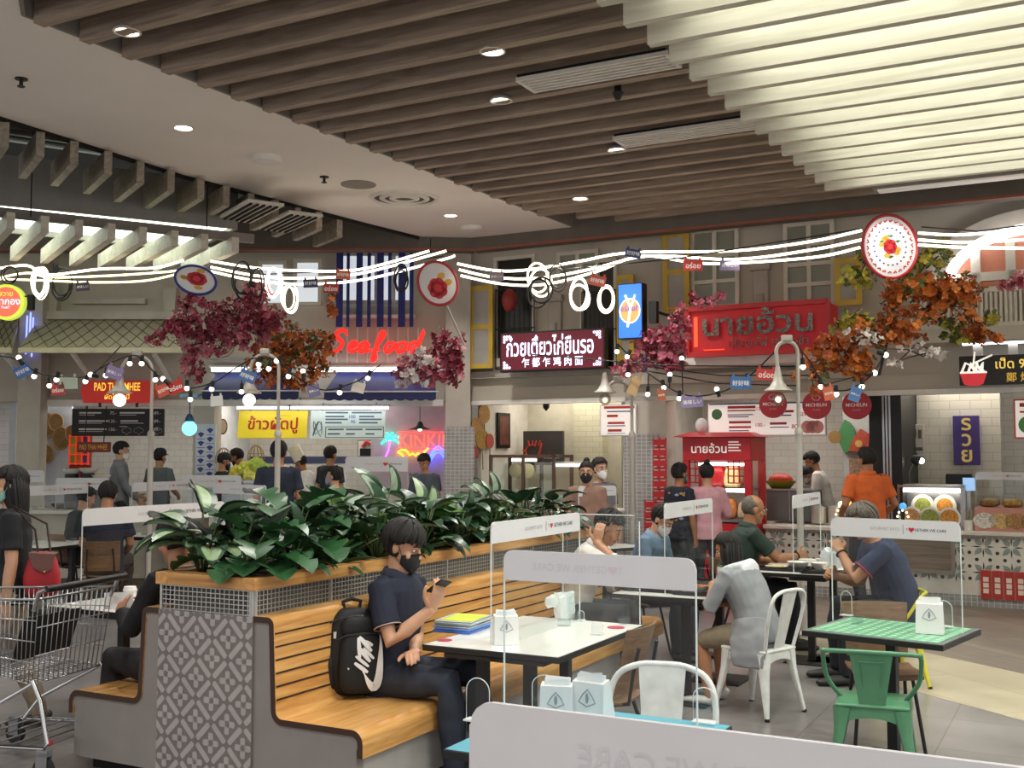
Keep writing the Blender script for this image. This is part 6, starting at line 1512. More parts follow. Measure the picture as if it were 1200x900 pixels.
for a, b in (((q[0], q[1]), (q[2], q[1])), ((q[2], q[1]), (q[2], q[3]))): m.bar((a[0], -.12, a[1]), (b[0], -.12, b[1]), .04, .05, (0, 1, 0))
m.build('inset_frame', pm('8f8272', .6), ct_)
for i in range(5):
    S = sign('menu_poster', 'red framed poster on the tiled counter, %s from the left' % ('first', 'second', 'third', 'fourth', 'fifth')[i], 'poster', FR, (1149 + 13.6 * i, 668 + .8 * i, 1162 + 13.6 * i, 702 + .8 * i), -.135, .02, pm('b3342f', .5), pm('d98f84', .5), 'sheet', 0, 'red posters on the tiled counter')
    m = MB(FR.M)
    for k in range(3): q = fz(S, .25, .75, .24 + .2 * k, .4 + .2 * k); m.b2((q[0], q[4] - .003, q[1]), (q[2], q[4], q[3]))
    m.build('print', pm('ead9c8', .5), S[0])
# glass display with bowl pictures
x0, z0, x1, z1 = rect(FR, 1052, 568, 1131, 611, -.05)
t = thing('food_case', 'lit glass display with round bowl pictures on the tiled counter', 'food case', tuple(FR.w((x0 + x1) / 2, .1, .86)), FR.rot)
m = MB(FR.M); m.b2((x0, -.05, z1 - .04), (x1, .4, z1), .008); m.b2((x0, .37, .86), (x1, .4, z1)); m.b2((x0, -.05, .86), (x0 + .03, .4, z1)); m.b2((x1 - .05, -.05, .86), (x1, .4, z1)); m.b2((x0, -.05, .86), (x1, .4, .9)); m.build('frame', STEEL, t)
m = MB(FR.M); m.b2((x0 + .04, -.02, z1 - .09), (x1 - .06, .05, z1 - .05)); m.build('lamp', emit('fff2e0', 9), t)
FOOD = [pm('b98a5a', .5, var=.5, scale=45), pm('8f9a4a', .5, var=.5, scale=45), pm('c98a3a', .5, var=.5, scale=45)]
for i in range(3):
    c_ = x0 + (x1 - x0) * (.2 + .285 * i)
    m = MB(FR.M); m.disc((c_, -.07, .86 + .135), .125, .03, 28); p_ = m.build('bowl_picture', CERAM, t, .6); m = MB(FR.M); m.disc((c_, -.076, .86 + .135), .1, .008, 24); m.build('food', FOOD[i], p_)
for i in range(2):
    c_ = x0 + (x1 - x0) * (.35 + .33 * i); m = MB(FR.M); m.disc((c_, .1, .86 + .27), .13, .03, 28); p_ = m.build('bowl_picture', CERAM, t, .6); m = MB(FR.M); m.disc((c_, .092, .86 + .27), .09, .008, 24); m.build('food', FOOD[i + 1], p_)
# till screen, food boxes
x, z = FR.at(1135, 570, .1); t = thing('till_screen', 'small pale blue till screen on a post beside the glass display', 'till', tuple(FR.w(x, .1, .86)), FR.rot); m = MB(FR.M); m.b2((x - .02, .1, .86), (x + .02, .13, z)); m.build('post', STEEL, t); m = MB(FR.M); m.b2((x - .06, .08, z - .05), (x + .07, .1, z + .1)); m.build('screen', emit('8fb6e0', .9), t)
x0, z0, x1, z1 = rect(FR, 1108, 555, 1138, 572, .5); m = MB(FR.M); m.b2((x0, .5, z0), (x1, .7, z1), .02); simple(m, 'cash_register', BLACK, 'black till behind the small pale blue screen', 'till')
x0, z0, x1, z1 = rect(FR, 1142, 596, 1262, 621, -.1)
t = thing('food_display', 'pink picture box of food and bags on the tiled counter at the right edge', 'food display', tuple(FR.w((x0 + x1) / 2, .1, .86)), FR.rot); m = MB(FR.M); m.b2((x0, -.09, .861), (x1, .35, z1)); m.build('box', pm('c98c80', .5), t)
for i in range(6): m = MB(FR.M); c_ = x0 + (x1 - x0) * (.1 + .16 * i); m.disc((c_, -.1, .86 + .12), (.12, .09), .012, 20); m.build('picture', pm(('d8cfc4', 'c9a86a', 'a87a4a', 'd0b486', 'b88a5a', 'd9cfc0')[i], .5, var=.5, scale=40), t)
for i in range(6): m = MB(FR.M); pillow(m, (x0 + .15 + .24 * i, .12, z1 + .05), (.11, .09, .05), 2.6); m.build('food_bag', pm(('8a6a3a', 'a8823f', '7a5a34', 'b3934f', '8f7040', 'a07c44')[i], .5, var=.4, scale=30), t, 3)
x, z = FR.at(1134, 600, -.12); t = thing('utensil_pot', 'white pot of chopsticks and spoons left of the picture box', 'pot', tuple(FR.w(x, -.05, .86)), FR.rot); m = MB(FR.M); m.lathe([(.05, 0), (.06, .12), (.05, .12), (.045, .02)], 16, (x, -.05, .86)); m.build('pot', CERAM, t, 1); m = MB(FR.M)
for k in range(6): m.tube([(x + .02 * math.cos(k), -.05 + .02 * math.sin(k), .9), (x + .06 * math.cos(k) + .03, -.05 + .04 * math.sin(k), 1.1)], .005, 5)
m.build('utensils', pm('b9a98a', .5), t)
# purple sign, poster, lamp
S = sign('shop_sign', 'purple upright sign with three gold Thai letters', 'sign', FR, (1117, 487, 1148, 545), 1.2, .06, pm('4f3a86', .5))
for k, ch in enumerate('รวย'): q = fz(S, .3, .72, .05 + .32 * k, .30 + .32 * k); letters(S[0], FR, ch, *q[:4], q[4], pm('dcc06a', .4, em=.2), .02, .02)
S = sign('wall_poster', 'pale poster with two faces and small print on the tiled wall', 'poster', FR, (1063, 497, 1083, 531), 1.2, .02, pm('d5d1c6', .5)); m = MB(FR.M); q = fz(S, .2, .45, .15, .5); m.disc(((q[0] + q[2]) / 2, q[4] - .002, (q[1] + q[3]) / 2), (.05, .11), .002, 16); lines(m, S, [(.1, .3, .7, .95), (.4, .9, .8, .92), (.65, .85, .2, .5)]); m.build('print', pm('6b645a', .5), S[0])
mb = MB(FR.M); mb.b2((fx(FR, 1056), 1.3, 0), (fx(FR, 1162), 1.4, 2.75)); struct(mb, 'wall_partition', tilemat('cream_brick_tile', 'd8d3c4', 'd0cbbc', 'b6b1a2', .22, .11, 0, .004, .25, .5, 'xz', .1))
x, z = FR.at(1077, 540, .5); t = thing('clamp_lamp', 'small metal lamp with bright bulb left of the glass display', 'lamp', tuple(FR.w(x, .5, z)), FR.rot); m = MB(FR.M); m.lathe([(.02, .1), (.05, .08), (.09, -.02), (.085, -.02), (.03, .06)], 16, (0, 0, 0), Mat.Translation((x, .5, z)) @ Mat.Rotation(R(-70), 4, 'Y')); m.build('shade', STEEL, t, 1); m = MB(FR.M); m.sph((x + .03, .48, z), .035, 10, 8); m.build('bulb', emit('fff0d0', 14), t, 1); m = MB(FR.M); m.tube([(x - .05, .5, z), (x - .12, .5, z - .15), (x - .1, .5, z - .4)], .008, 6); m.build('arm', STEEL, t, 1)
# green fan and clay mask on the red stall wall
mb = MB(FR.M); mb.b2((fx(FR, 955), 1.7, 0), (fx(FR, 1030), 1.8, 2.75)); struct(mb, 'wall_partition', pm('b9b9b6', .5))
x, z = FR.at(983, 512, 1.65); m = MB(FR.M); m.prism([(x - .03, z)] + [(x - .03 + .26 * math.cos(R(a)), z + .26 * math.sin(R(a))) for a in range(-65, 66, 10)], 1.63, 1.69); m.mi = 1; m.disc((x - .05, 1.625, z), .09, .01, 16); simple(m, 'hand_fan', [pm('3f7d4a', .5), pm('8a6a3a', .6)], 'green half round fan on the wall of the red stall', 'fan')
x, z = FR.at(1009, 520, 1.65); m = MB(FR.M); m.prism([(x - .16, z - .1), (x + .1, z - .12), (x + .12, z + .12), (x, z + .2), (x - .1, z + .06)], 1.6, 1.69); m.mi = 1; m.disc((x - .02, 1.59, z), .05, .012, 12); simple(m, 'wall_mask', [pm('a8442c', .6, var=.3, scale=20), pm('c9a05a', .5)], 'reddish folded fan ornament beside the black column', 'ornament')
# steel pots, oven, basin in the red stall
x0, z0, x1, z1 = rect(FR, 896, 575, 955, 607, .3)
m = MB(FR.M); m.b2((x0, .3, .88), (x1 - .02, .8, z1), .01); m.mi = 1; m.b2(((x0 + x1) / 2 - .006, .295, .88), ((x0 + x1) / 2 + .006, .3, z1)); m.b2((x0, .28, z1), (x1, .8, z1 + .02)); simple(m, 'steel_cooler', [pm('6f7173', .4, .3), STEEL], 'dark grey cabinet with steel top behind the bald man', 'cabinet')
zt_ = z1 + .02; x, z = FR.at(915, 565, .5); t = thing('food_basin', 'yellow basin heaped with red food on the grey cabinet', 'basin', tuple(FR.w(x, .5, zt_)), FR.rot); m = MB(FR.M); m.lathe([(.12, 0), (.2, .1), (.19, .1), (.11, .01)], 20, (x, .5, zt_)); m.build('basin', pm('8d8420', .5), t, 1); m = MB(FR.M); m.sph((x, .5, zt_ + .1), (.16, .16, .1), 16, 10); m.build('food', pm('c0361f', .5, var=.3, scale=25), t, 1)
for i, (px, lb) in enumerate(((958, 'steel pot left of the man in orange'), (978, 'steel pot nearest the man in orange'))):
    x, z = FR.at(px, 600, .1); t = thing('stock_pot', lb, 'pot', tuple(FR.w(x, .2, .88)), FR.rot, 'steel pots on the counter'); m = MB(FR.M); m.lathe([(.1, 0), (.1, .2), (.095, .2), (.095, .01)], 20, (x, .2, .88)); m.build('body', pm('cfc9bf', .3, .5), t, .8); m = MB(FR.M); m.lathe([(.103, .2), (.1, .21), (.02, .225), (.02, .24), (.001, .24)], 20, (x, .2, .88)); m.build('lid', STEEL, t, 1)
def figurine(px, py, d, cs, lb):
    x, z = FR.at(px, py, d); t = thing('lit_ornament', lb, 'ornament', tuple(FR.w(x, d, .88)), FR.rot)
    m = MB(FR.M); m.lathe([(.05, 0), (.05, .03), (.03, .05), (.035, .12), (.045, .17), (.03, .2)], 14, (x, d, .88)); m.build('body', cs[0], t, 1); m = MB(FR.M); m.sph((x, d, .88 + .24), .042, 12, 9); m.build('top', cs[1], t, 1)
    m = MB(FR.M)
    for k in range(8): a = 2 * PI * k / 8; m.sph((x + .06 * math.cos(a), d - .03, .88 + .12 + .07 * math.sin(a)), .012, 7, 5)
    m.build('bulb', emit('fff0c0', 6), t, 1)
figurine(1058, 588, -.05, (BLACK, emit('4fa0e0', 1)), 'round ornament ringed with bulbs at the left of the glass display'); figurine(998, 585, .0, (emit('c060d0', 1.2), emit('e8a03a', 2)), 'pink and orange lit ornament before the man in orange'); figurine(986, 590, .05, (STEEL, emit('ffe9b0', 3)), 'steel and amber lit ornament left of the pink one')
S = sign('round_mirror', 'small arched picture stand beside the head of the man in orange', 'picture', FR, (995, 538, 1008, 556), .3, .02, pm('d8b8a0', .5, var=.4, scale=30), pm('b8442c', .5)); m = MB(FR.M); x, z = FR.at(1001, 556, .31); m.tube([(x, .31, z), (x, .31, .88)], .01, 6); m.build('stem', STEEL, S[0])
# hanging red discs with lettering
for i, (px, py, lb) in enumerate(((906, 474, 'red round hanging sign nearest the lamp post'), (957, 475, 'red round hanging sign with clear white lettering, middle one'), (1004, 475, 'red round hanging sign at the right, partly behind a blue tag'))):
    x, z = FR.at(px, py, -.6); t = thing('hanging_sign', lb, 'sign', tuple(FR.w(x, -.6, z)), FR.rot, 'red round hanging signs'); m = MB(FR.M); m.disc((x, -.62, z), .165, .04, 32); m.build('disc', pm('a3202c', .4), t)
    letters(t, FR, 'MICHELIN', x - .12, z - .02, x + .12, z + .03, -.6205, pm('e3d5d0', .5), .003, .01); letters(t, FR, 'GUIDE', x - .045, z - .07, x + .045, z - .04, -.6205, pm('c98a88', .5), .003); m = MB(FR.M); m.tube([(x + .05 * math.cos(R(60 * k)), -.622, z + .09 + .035 * math.sin(R(60 * k))) for k in range(6)], .006, 4, closed=True); m.build('emblem', pm('d9a8a0', .5), t); m = MB(FR.M); m.tube([(x, -.6, z + .165), (x, -.12, 2.5)], .004, 4); m.build('cord', BLACK, t)
S = sign('menu_board', 'white menu with red frame cut by the right edge', 'menu board', FR, (1188, 467, 1262, 514), -.15, .05, emit('e6ddd6', .45), pm('c4443c', .5)); m = MB(FR.M); lines(m, S, [(.1, .5, .1, .2), (.1, .6, .3, .35)]); m.build('print', pm('b3342f', .5), S[0]); q = fz(S, .15, .15, .65, .65); m = MB(FR.M); m.disc((q[0] + .05, q[4] - .004, q[1]), .1, .003, 16); m.build('green_roundel', pm('4f8a4a', .5), S[0])
# ================================================================== LAMP POSTS
POST = pm('b9b4ab', .5, .3, var=.05)
def lamppost(px, ptop, Y, hpx, hpy, label, lit=True):
    """street lamp: post at px, arch top at ptop, hanging shade at hpx, hpy (bulb centre)"""
    b = W(px, 560, Y); b.z = 0; top = W(px, ptop, Y); hd = W(hpx, hpy, Y)
    t = thing('street_lamp', label, 'street lamp', tuple(b), 0, 'goose neck street lamps')
    m = MB(); m.tube([b, b + Vec((0, 0, 1.95))], .031, 12); m.lathe([(.12, 0), (.12, .03), (.06, .06), (.05, .3), (.031, .34)], 16, tuple(b)); m.lathe([(.04, 1.93), (.04, 1.97), (.022, 2.0)], 14, tuple(b)); m.build('lower_post', POST, t, .8)
    r = (px - hpx) * Y / F / 2; cx = b.x - r; zc = top.z - abs(r)
    m = MB(); m.tube([b + Vec((0, 0, 1.95)), Vec((b.x, b.y, zc))] + [Vec((cx + r * math.cos(R(a)), b.y, zc + abs(r) * math.sin(R(a)))) for a in range(15, 181, 15)] + [Vec((hd.x, b.y, hd.z + .3))], .019, 10); m.build('neck', POST, t, 1)
    m = MB(); m.lathe([(q * .66, .03 + w_ * .7) for q, w_ in ((.034, .40), (.04, .36), (.05, .30), (.075, .2), (.13, .12), (.2, .075), (.2, .065), (.12, .08))], 22, (hd.x, b.y, hd.z)); m.build('shade', POST, t, 1)
    m = MB(); m.sph((hd.x, b.y, hd.z), (.068, .068, .07), 18, 12); m.build('globe', emit('fff0d8', 2.6) if lit else glassmat('globe_glass', 'e8e4dc', .15, .1), t, 1)
    if not lit: m = MB(); m.sph((hd.x, b.y, hd.z - .01), .03, 12, 8); m.build('bulb', emit('fff3dc', 2), t, 1)
    m = MB(); m.box((cx + .0, b.y, top.z + .03), (.1, .07, .06), .01); m.build('cap_box', POST, t)
    return t
lamppost(176, 417, 11.9, 140, 469, 'street lamp before the red noodle stall sign'); lamppost(325, 415, 11.8, 292, 469, 'street lamp before the yellow crab rice sign')
lamppost(741, 447, 12.6, 709, 468, 'street lamp below the blue lit sign', False); lamppost(937, 400, 10.6, 912, 467, 'street lamp in front of the big red sign, nearest of all', False)

# ================================================================== NEON ROPES, CABLES, STRING LIGHTS
def spline(P, n=6):
    pts = []; N = len(P)
    for k in range(N - 1):
        for j in range(n):
            u = j / n; p0, p1, p2, p3 = (P[max(0, min(N - 1, k + q))] for q in (-1, 0, 1, 2))
            pts.append(.5 * ((2 * p1) + (p2 - p0) * u + (2 * p0 - 5 * p1 + 4 * p2 - p3) * u * u + (3 * p1 - p0 - 3 * p2 + p3) * u ** 3))
    return pts + [P[-1]]
def rope(pp, label, r=.014, mat=None, name='neon_rope', cat='light rope', group='light ropes across the hall'):
    m = MB(); m.tube(spline([W(*p) for p in pp]), r, 7); return simple(m, name, mat or NEONW, label, cat, group, 1)
Yl = 12.6
rope([(-20, 318, Yl), (30, 311, Yl), (55, 322, Yl), (120, 315, Yl), (180, 314, Yl), (215, 305, Yl)], 'topmost light rope left of the left flower plate')
rope([(-20, 330, Yl), (30, 320, Yl), (60, 325, Yl), (130, 323, Yl), (190, 319, Yl), (215, 316, Yl)], 'middle light rope left of the left flower plate', .012, emit('fff0b8', 3))
rope([(0, 327, Yl), (60, 329, Yl), (110, 331, Yl), (170, 329, Yl), (212, 320, Yl)], 'lowest light rope left of the left flower plate', .012, emit('fff0b8', 2.6))
rope([(247, 306, Yl), (300, 314, Yl), (350, 317, Yl), (420, 316, Yl), (503, 294, Yl)], 'topmost light rope between the two flower plates'); rope([(247, 313, Yl), (300, 323, Yl), (350, 326, Yl), (420, 321, Yl), (523, 294, Yl)], 'middle light rope between the two flower plates'); rope([(247, 318, Yl), (300, 329, Yl), (360, 333, Yl), (430, 327, Yl), (520, 304, Yl), (533, 299, Yl)], 'lowest light rope between the two flower plates')
Ym = 12.2
rope([(536, 309, Ym), (580, 317, Ym), (620, 316, Ym), (680, 306, Ym), (740, 296, Ym), (860, 294, Ym - .6), (950, 283, Ym - 1), (1010, 270, 11)], 'topmost light rope right of the middle flower plate')
rope([(538, 316, Ym), (580, 325, Ym), (630, 326, Ym), (690, 316, Ym), (760, 300, Ym), (860, 304, Ym - .6), (950, 293, Ym - 1), (1010, 281, 11)], 'middle light rope right of the middle flower plate'); rope([(540, 323, Ym), (590, 333, Ym), (640, 333, Ym), (700, 318, Ym), (752, 300, Ym), (830, 309, Ym - .5), (950, 302, Ym - 1), (1008, 290, 11)], 'lowest light rope right of the middle flower plate')
rope([(1076, 273, 10.9), (1130, 275, 10.7), (1215, 266, 10.4)], 'topmost light rope right of the big rose plate'); rope([(1076, 281, 10.9), (1130, 284, 10.7), (1215, 280, 10.4)], 'middle light rope right of the big rose plate'); rope([(1076, 287, 10.9), (1130, 290, 10.7), (1215, 291, 10.4)], 'lowest light rope right of the big rose plate')
def coil(px, py, Y, w, h, label, mat=None, r=.009, turns=3, name='rope_coil', group='hanging rope loops'):
    rg = random.Random(px); m = MB()
    for k in range(turns):
        a0 = rg.uniform(-.15, .15); c = W(px + rg.uniform(-.12, .12) * w, py + rg.uniform(-.1, .16) * h, Y + .03 * k); sx = w / 2 * Y / F * rg.uniform(.8, 1.05); sz = h / 2 * Y / F * rg.uniform(.75, 1.05)
        m.tube([(c.x + sx * math.cos(2 * PI * j / 22 + a0), c.y, c.z + sz * math.sin(2 * PI * j / 22)) for j in range(22)], r, 6, closed=True)
    simple(m, name, mat or emit('fff3da', 2.6), label, 'rope loop', group, 1)
coil(47, 331, Yl, 18, 38, 'white glowing rope loops at the far left, beside the lit roundel', None, .008, 5); coil(321, 329, Yl, 17, 33, 'white glowing rope loop left of the striped blind, left one'); coil(339, 347, Yl, 17, 36, 'white glowing rope loop left of the striped blind, right one', None, .009)
coil(631, 327, Ym, 25, 34, 'white glowing rope loop above the maroon sign, left one', None, .012, 2); coil(679, 343, Ym, 22, 38, 'white glowing rope loop above the maroon sign, middle one', None, .014, 2); coil(710, 349, Ym, 20, 33, 'pale glowing rope loop touching the blue lit sign', emit('ffe9c0', 3), .014, 2)
CB = pm('101011', .5)
coil(73, 332, Yl, 26, 40, 'black cable coil right of the far left glowing loops', CB, .01, 3, 'cable_coil'); coil(284, 328, Yl - .05, 24, 38, 'black cable coil right of the left flower plate', CB, .01, 4, 'cable_coil'); coil(301, 330, Yl - .1, 16, 42, 'thin black cable loop right of the left flower plate', CB, .008, 2, 'cable_coil'); coil(470, 326, Yl - .1, 15, 32, 'black cable coil over the striped blind', CB, .01, 3, 'cable_coil')
coil(654, 324, Ym - .1, 20, 28, 'thin black cable coil between the glowing loops above the maroon sign', CB, .008, 2, 'cable_coil'); coil(632, 343, Ym - .15, 26, 36, 'black cable coil hanging low above the maroon sign', CB, .012, 2, 'cable_coil'); coil(12, 320, Yl - .1, 20, 22, 'black cable coil at the far left edge', CB, .009, 2, 'cable_coil')
def strand(pp, bulbs, label, r=.008, br=.027, cols=None):
    t = thing('string_lights', label, 'string lights', tuple(W(*pp[0])), 0, 'bulb strings between the posts')
    P = spline([W(*p) for p in pp], 8); m = MB(); m.tube(P, r, 5); m.build('cable', CB, t, 1)
    for px, py in bulbs:
        # nearest point of the cable in depth
        q = min(P, key=lambda p: abs(600 + F * p.x / p.y - px)); c = W(px, py, q.y)
        m = MB(); m.sph(tuple(c), br, 12, 8); b = m.build('bulb', emit('fff4e0', 4), t, 1)
        up = (q - c); up = up.normalized() if up.length > .01 else Vec((0, 0, 1)); m = MB(); m.tube([c + up * br * .7, c + up * (br + .06)], [.022, .02], 8); m.tube([c + up * .06, q], .007, 5); m.build('socket', CB, b, .8)
Ya = 11.5
strand([(-20, 415, Ya), (20, 421, Ya), (45, 437, Ya), (80, 442, Ya), (105, 440, Ya), (118, 430, Ya), (142, 405, 13)], [(22, 419), (40, 441), (58, 452), (66, 445), (106, 439), (100, 447)], 'bulb string from the far left to the tiled roof')
strand([(105, 440, Ya), (130, 425, Ya), (160, 417, Ya), (185, 440, Ya), (215, 455, Ya), (250, 448, Ya), (275, 432, Ya), (295, 420, Ya)], [(124, 440), (152, 426), (166, 426), (182, 445), (191, 444), (219, 455), (223, 468), (248, 456), (283, 459)], 'bulb string arching over the lamp of the noodle stall')
strand([(295, 420, Ya), (325, 422, Ya), (345, 440, Ya), (378, 457, Ya), (410, 450, Ya), (430, 440, Ya), (446, 427, 13)], [(303, 427), (315, 432), (338, 441), (324, 423), (355, 435), (398, 460), (431, 443)], 'bulb string from the second lamp post to the right blue awning')
strand([(724, 403, 12.3), (745, 425, 12.3), (770, 445, 12), (800, 462, 11.8), (830, 463, 11.6), (860, 453, 11.4), (885, 435, 11.2), (905, 415, 11), (925, 395, 10.8)], [(723, 412), (735, 418), (736, 439), (759, 462), (778, 454), (796, 467), (840, 456), (877, 447), (799, 420), (785, 439)], 'bulb string from the third lamp post up to the big red sign')
strand([(932, 402, 10.6), (950, 425, 10.6), (965, 450, 10.6), (985, 458, 10.6), (1005, 452, 10.6), (1025, 435, 10.6), (1035, 415, 10.6)], [(941, 430), (962, 453), (980, 462), (1010, 453), (1025, 437), (1038, 416)], 'bulb string right of the nearest lamp post')
for i, (a, b) in enumerate((((620, 415, 13), (960, 430, 11)), ((745, 428, 12.6), (960, 440, 11)), ((760, 435, 12.6), (935, 452, 11)), ((300, 322, 13), (520, 300, 13)), ((600, 322, 12.5), (1010, 268, 11)), ((1080, 266, 11), (1215, 262, 10.4)))):
    m = MB(); A_, B_ = W(*a), W(*b); m.tube([A_, (A_ + B_) / 2 - Vec((0, 0, .06)), B_], .008, 5); simple(m, 'cable', CB, ('long thin black cable under the big red sign, topmost', 'long thin black cable under the big red sign, middle', 'long thin black cable under the big red sign, lowest', 'thin black cable along the striped blind', 'thin black cable along the light ropes in the middle', 'thin black cable above the arch at the right')[i], 'cable')
def tagsign(px, py, Y, w, h, rot, c, body, label, ink='e9e4da'):
    """small sign board hung on the strings"""
    p = W(px, py, Y); t = thing('tag_sign', label, 'tag', tuple(p), 0, 'small hanging tags'); T = Mat.Translation(p) @ Mat.Rotation(R(-rot), 4, 'Y'); sw, sh = w * Y / F, h * Y / F
    m = MB(T); m.box((0, 0, 0), (sw, .012, sh)); m.b2((-sw * .42, -.006, sh / 2), (-sw * .3, .006, sh * .75)); m.b2((sw * .3, -.006, sh / 2), (sw * .42, .006, sh * .75)); m.build('board', pm(c, .5, em=.12), t)
    if body: m = MB(T); m.text(body, -sw * .42, -sh * .3, sw * .42, sh * .3, -.0065, .003, .012); m.build('lettering', pm(ink, .5, em=.2), t)
AR = 'อร่อย'; JP = '美味しい'; KR = '好好味'
for a in ((27, 435, Ya, 20, 13, 25, '4a6ea8', KR, 'blue tag at the far left end of the bulb string'), (68, 457, Ya, 16, 12, 5, 'b8403a', AR, 'red tag left of the red noodle stall sign'), (80, 449, Ya, 21, 14, 2, 'a9b3a0', '', 'pale green blank tag left of the red noodle stall sign'), (134, 437, Ya - .1, 20, 14, -18, '8a7aa0', JP, 'lilac tag above the red noodle stall sign'), (192, 457, Ya, 17, 14, 25, 'c4563c', KR, 'orange red tag right of the red noodle stall sign'), (206, 454, Ya, 18, 15, 20, 'b8322e', AR, 'red tag overlapping the orange red one'),
          (290, 441, Ya - .1, 20, 13, -22, '4a6a9c', KR, 'blue tag above the second lamp'), (254, 470, Ya, 14, 12, 5, 'cfd0c8', '', 'pale blank tag at the left end of the left blue awning'), (368, 458, Ya, 14, 14, 12, '6f6a8a', JP, 'dark lilac tag between the blue awnings'), (420, 454, Ya, 15, 12, -15, 'c9c0b4', '', 'cream blank tag on the right blue awning'),
          (97, 336, Yl - .1, 16, 10, 5, '4a3c50', JP, 'dark tag below the left light ropes'), (65, 315, Yl, 7, 9, 0, '1a1a1c', '', 'small black box on the left light ropes'), (364, 332, Yl - .05, 17, 10, 2, '2f3a5a', KR, 'navy tag on the middle light rope'), (402, 322, Yl - .05, 17, 10, -3, 'c05a3a', KR, 'orange tag over the striped blind, upper one'), (388, 338, Yl - .05, 18, 11, -2, 'a8382f', AR, 'red tag over the striped blind, lower one'),
          (582, 324, Ym - .05, 17, 10, 2, '9a8a90', JP, 'mauve tag right of the middle flower plate'), (700, 329, Ym - .05, 20, 12, -12, 'b8503c', KR, 'orange tag above the blue lit sign'), (742, 297, Ym - .05, 19, 10, -10, '3a4a78', KR, 'navy tag where the light ropes rise'), (812, 311, Ym - .6, 23, 12, 0, 'c23a34', AR, 'red tag with white Thai lettering under the light ropes'), (855, 311, Ym - .6, 23, 12, 0, '8f80a8', JP, 'lilac tag with Japanese lettering under the light ropes'),
          (868, 449, 11.2, 24, 14, -1, '3f6ea8', KR, 'blue tag below the big red sign'), (898, 439, 11, 23, 13, -3, 'c43a38', AR, 'red tag below the big red sign'), (811, 471, 11.7, 26, 13, 5, '8a7ea4', JP, 'lilac tag left of the wide white menu'), (775, 463, 11.9, 9, 13, 8, 'a85a40', KR, 'small orange tag by the mosaic pier'), (743, 452, 12.4, 12, 22, -20, 'b89a70', '', 'tan blank tag beside the third lamp post'), (971, 461, 10.5, 12, 16, 12, 'c4623f', KR, 'orange tag on the middle red disc'), (1002, 462, 10.5, 13, 17, -18, '4a70a4', JP, 'blue tag on the right red disc'), (755, 428, 12.4, 7, 17, 0, '2f3a6a', '', 'narrow navy tag among the pink blossoms')):
    tagsign(*a)

# ================================================================== ENAMEL PLATES
ENW = pm('e9e6ea', .25, var=.02)
def enamel(px, py, Y, rx, rz, rot, yaw, rim, label, style):
    p = W(px, py, Y); t = thing('enamel_plate', label, 'plate sign', tuple(p), 0, 'big enamel plates'); k = Y / F; a, b = rx * k, rz * k
    T = Mat.Translation(p) @ Mat.Rotation(yaw, 4, 'Z') @ Mat.Rotation(R(-rot), 4, 'Y')
    m = MB(T); m.disc((0, .0, 0), (a * .95, b * .95), .03, 40); m.build('dish', ENW, t, .6)
    m = MB(T); m.tube([(a * .97 * math.cos(2 * PI * j / 40), .0, b * .97 * math.sin(2 * PI * j / 40)) for j in range(40)], .017, 7, closed=True); m.build('rim', pm(rim, .3), t, 1)
    rg = random.Random(px)
    g = 1 if style[3] else 2.0
    def blob(mm, x, z, w, h, y=-.004): x = style[0] + (x - style[0]) * g; z = style[1] + (z - style[1]) * g; w *= g; h *= g; mm.disc((x * a, y, z * b), (w * a, h * b), .004, 14)
    m = MB(T)
    for k_ in range(7): q = 2 * PI * k_ / 7; blob(m, .0 + .12 * math.cos(q) + style[0], .12 * math.sin(q) + style[1], .13, .12)
    blob(m, style[0], style[1], .1, .1, -.006); m.build('rose', pm('cf3038', .4, var=.25, scale=25), t)
    m = MB(T)
    for k_ in range(style[2]): q = rg.uniform(0, 6.3); blob(m, style[0] + .3 * math.cos(q), style[1] + .3 * math.sin(q), .1, .07, -.003)
    m.build('blossom', pm('d9a834', .4), t); m = MB(T)
    for k_ in range(style[2] + 2): q = rg.uniform(0, 6.3); x, z = style[0] + .32 * math.cos(q), style[1] + .32 * math.sin(q); m.prism([(a * (x - .1), b * z), (a * x, b * (z - .04)), (a * (x + .1), b * (z + .03)), (a * x, b * (z + .05))], -.0025, 0)
    m.build('leaves', pm('3f7a44', .4), t)
    if style[3]:
        m = MB(T)
        for k_ in range(26): q = 2 * PI * k_ / 26; m.tube([(a * .82 * math.cos(q), -.003, b * .82 * math.sin(q)), (a * .76 * math.cos(q + .1), -.003, b * .76 * math.sin(q + .1)), (a * .82 * math.cos(q + .14), -.003, b * .82 * math.sin(q + .14))], .007, 4)
        m.build('red_border', pm('c8303a', .4), t); m = MB(T)
        for k_ in range(22): q = 2 * PI * k_ / 22; blob(m, .57 * math.cos(q), .57 * math.sin(q), .035, .025)
        m.build('blue_border', pm('3c4a9a', .4), t)
    m = MB(T); m.tube([(0, .04, -b * .2), (0, .05, -b), (.0, .05, -b - .5)], .012, 6); m.build('stem', CB if style[3] else POST, t, 1)
enamel(1043, 289, 11, 36, 39, 0, R(10), 'b3202f', 'large white enamel plate with red rose and red rim at the right', (0, 0, 6, True))
enamel(513, 332, 12.3, 24, 27, 25, R(14), 'b8323a', 'white enamel plate with red flower and red rim before the stone column', (-.1, -.2, 2, False))
enamel(229, 328, 12.5, 27, 17, -15, R(-8), '2f3c8c', 'tilted white enamel plate with blue rim above the pink blossoms', (.05, .1, 4, False))
spot('plate_lamp', tuple(W(1043, 247, 10.5)), 20, 1.0, .5, to=tuple(W(1043, 289, 11)))
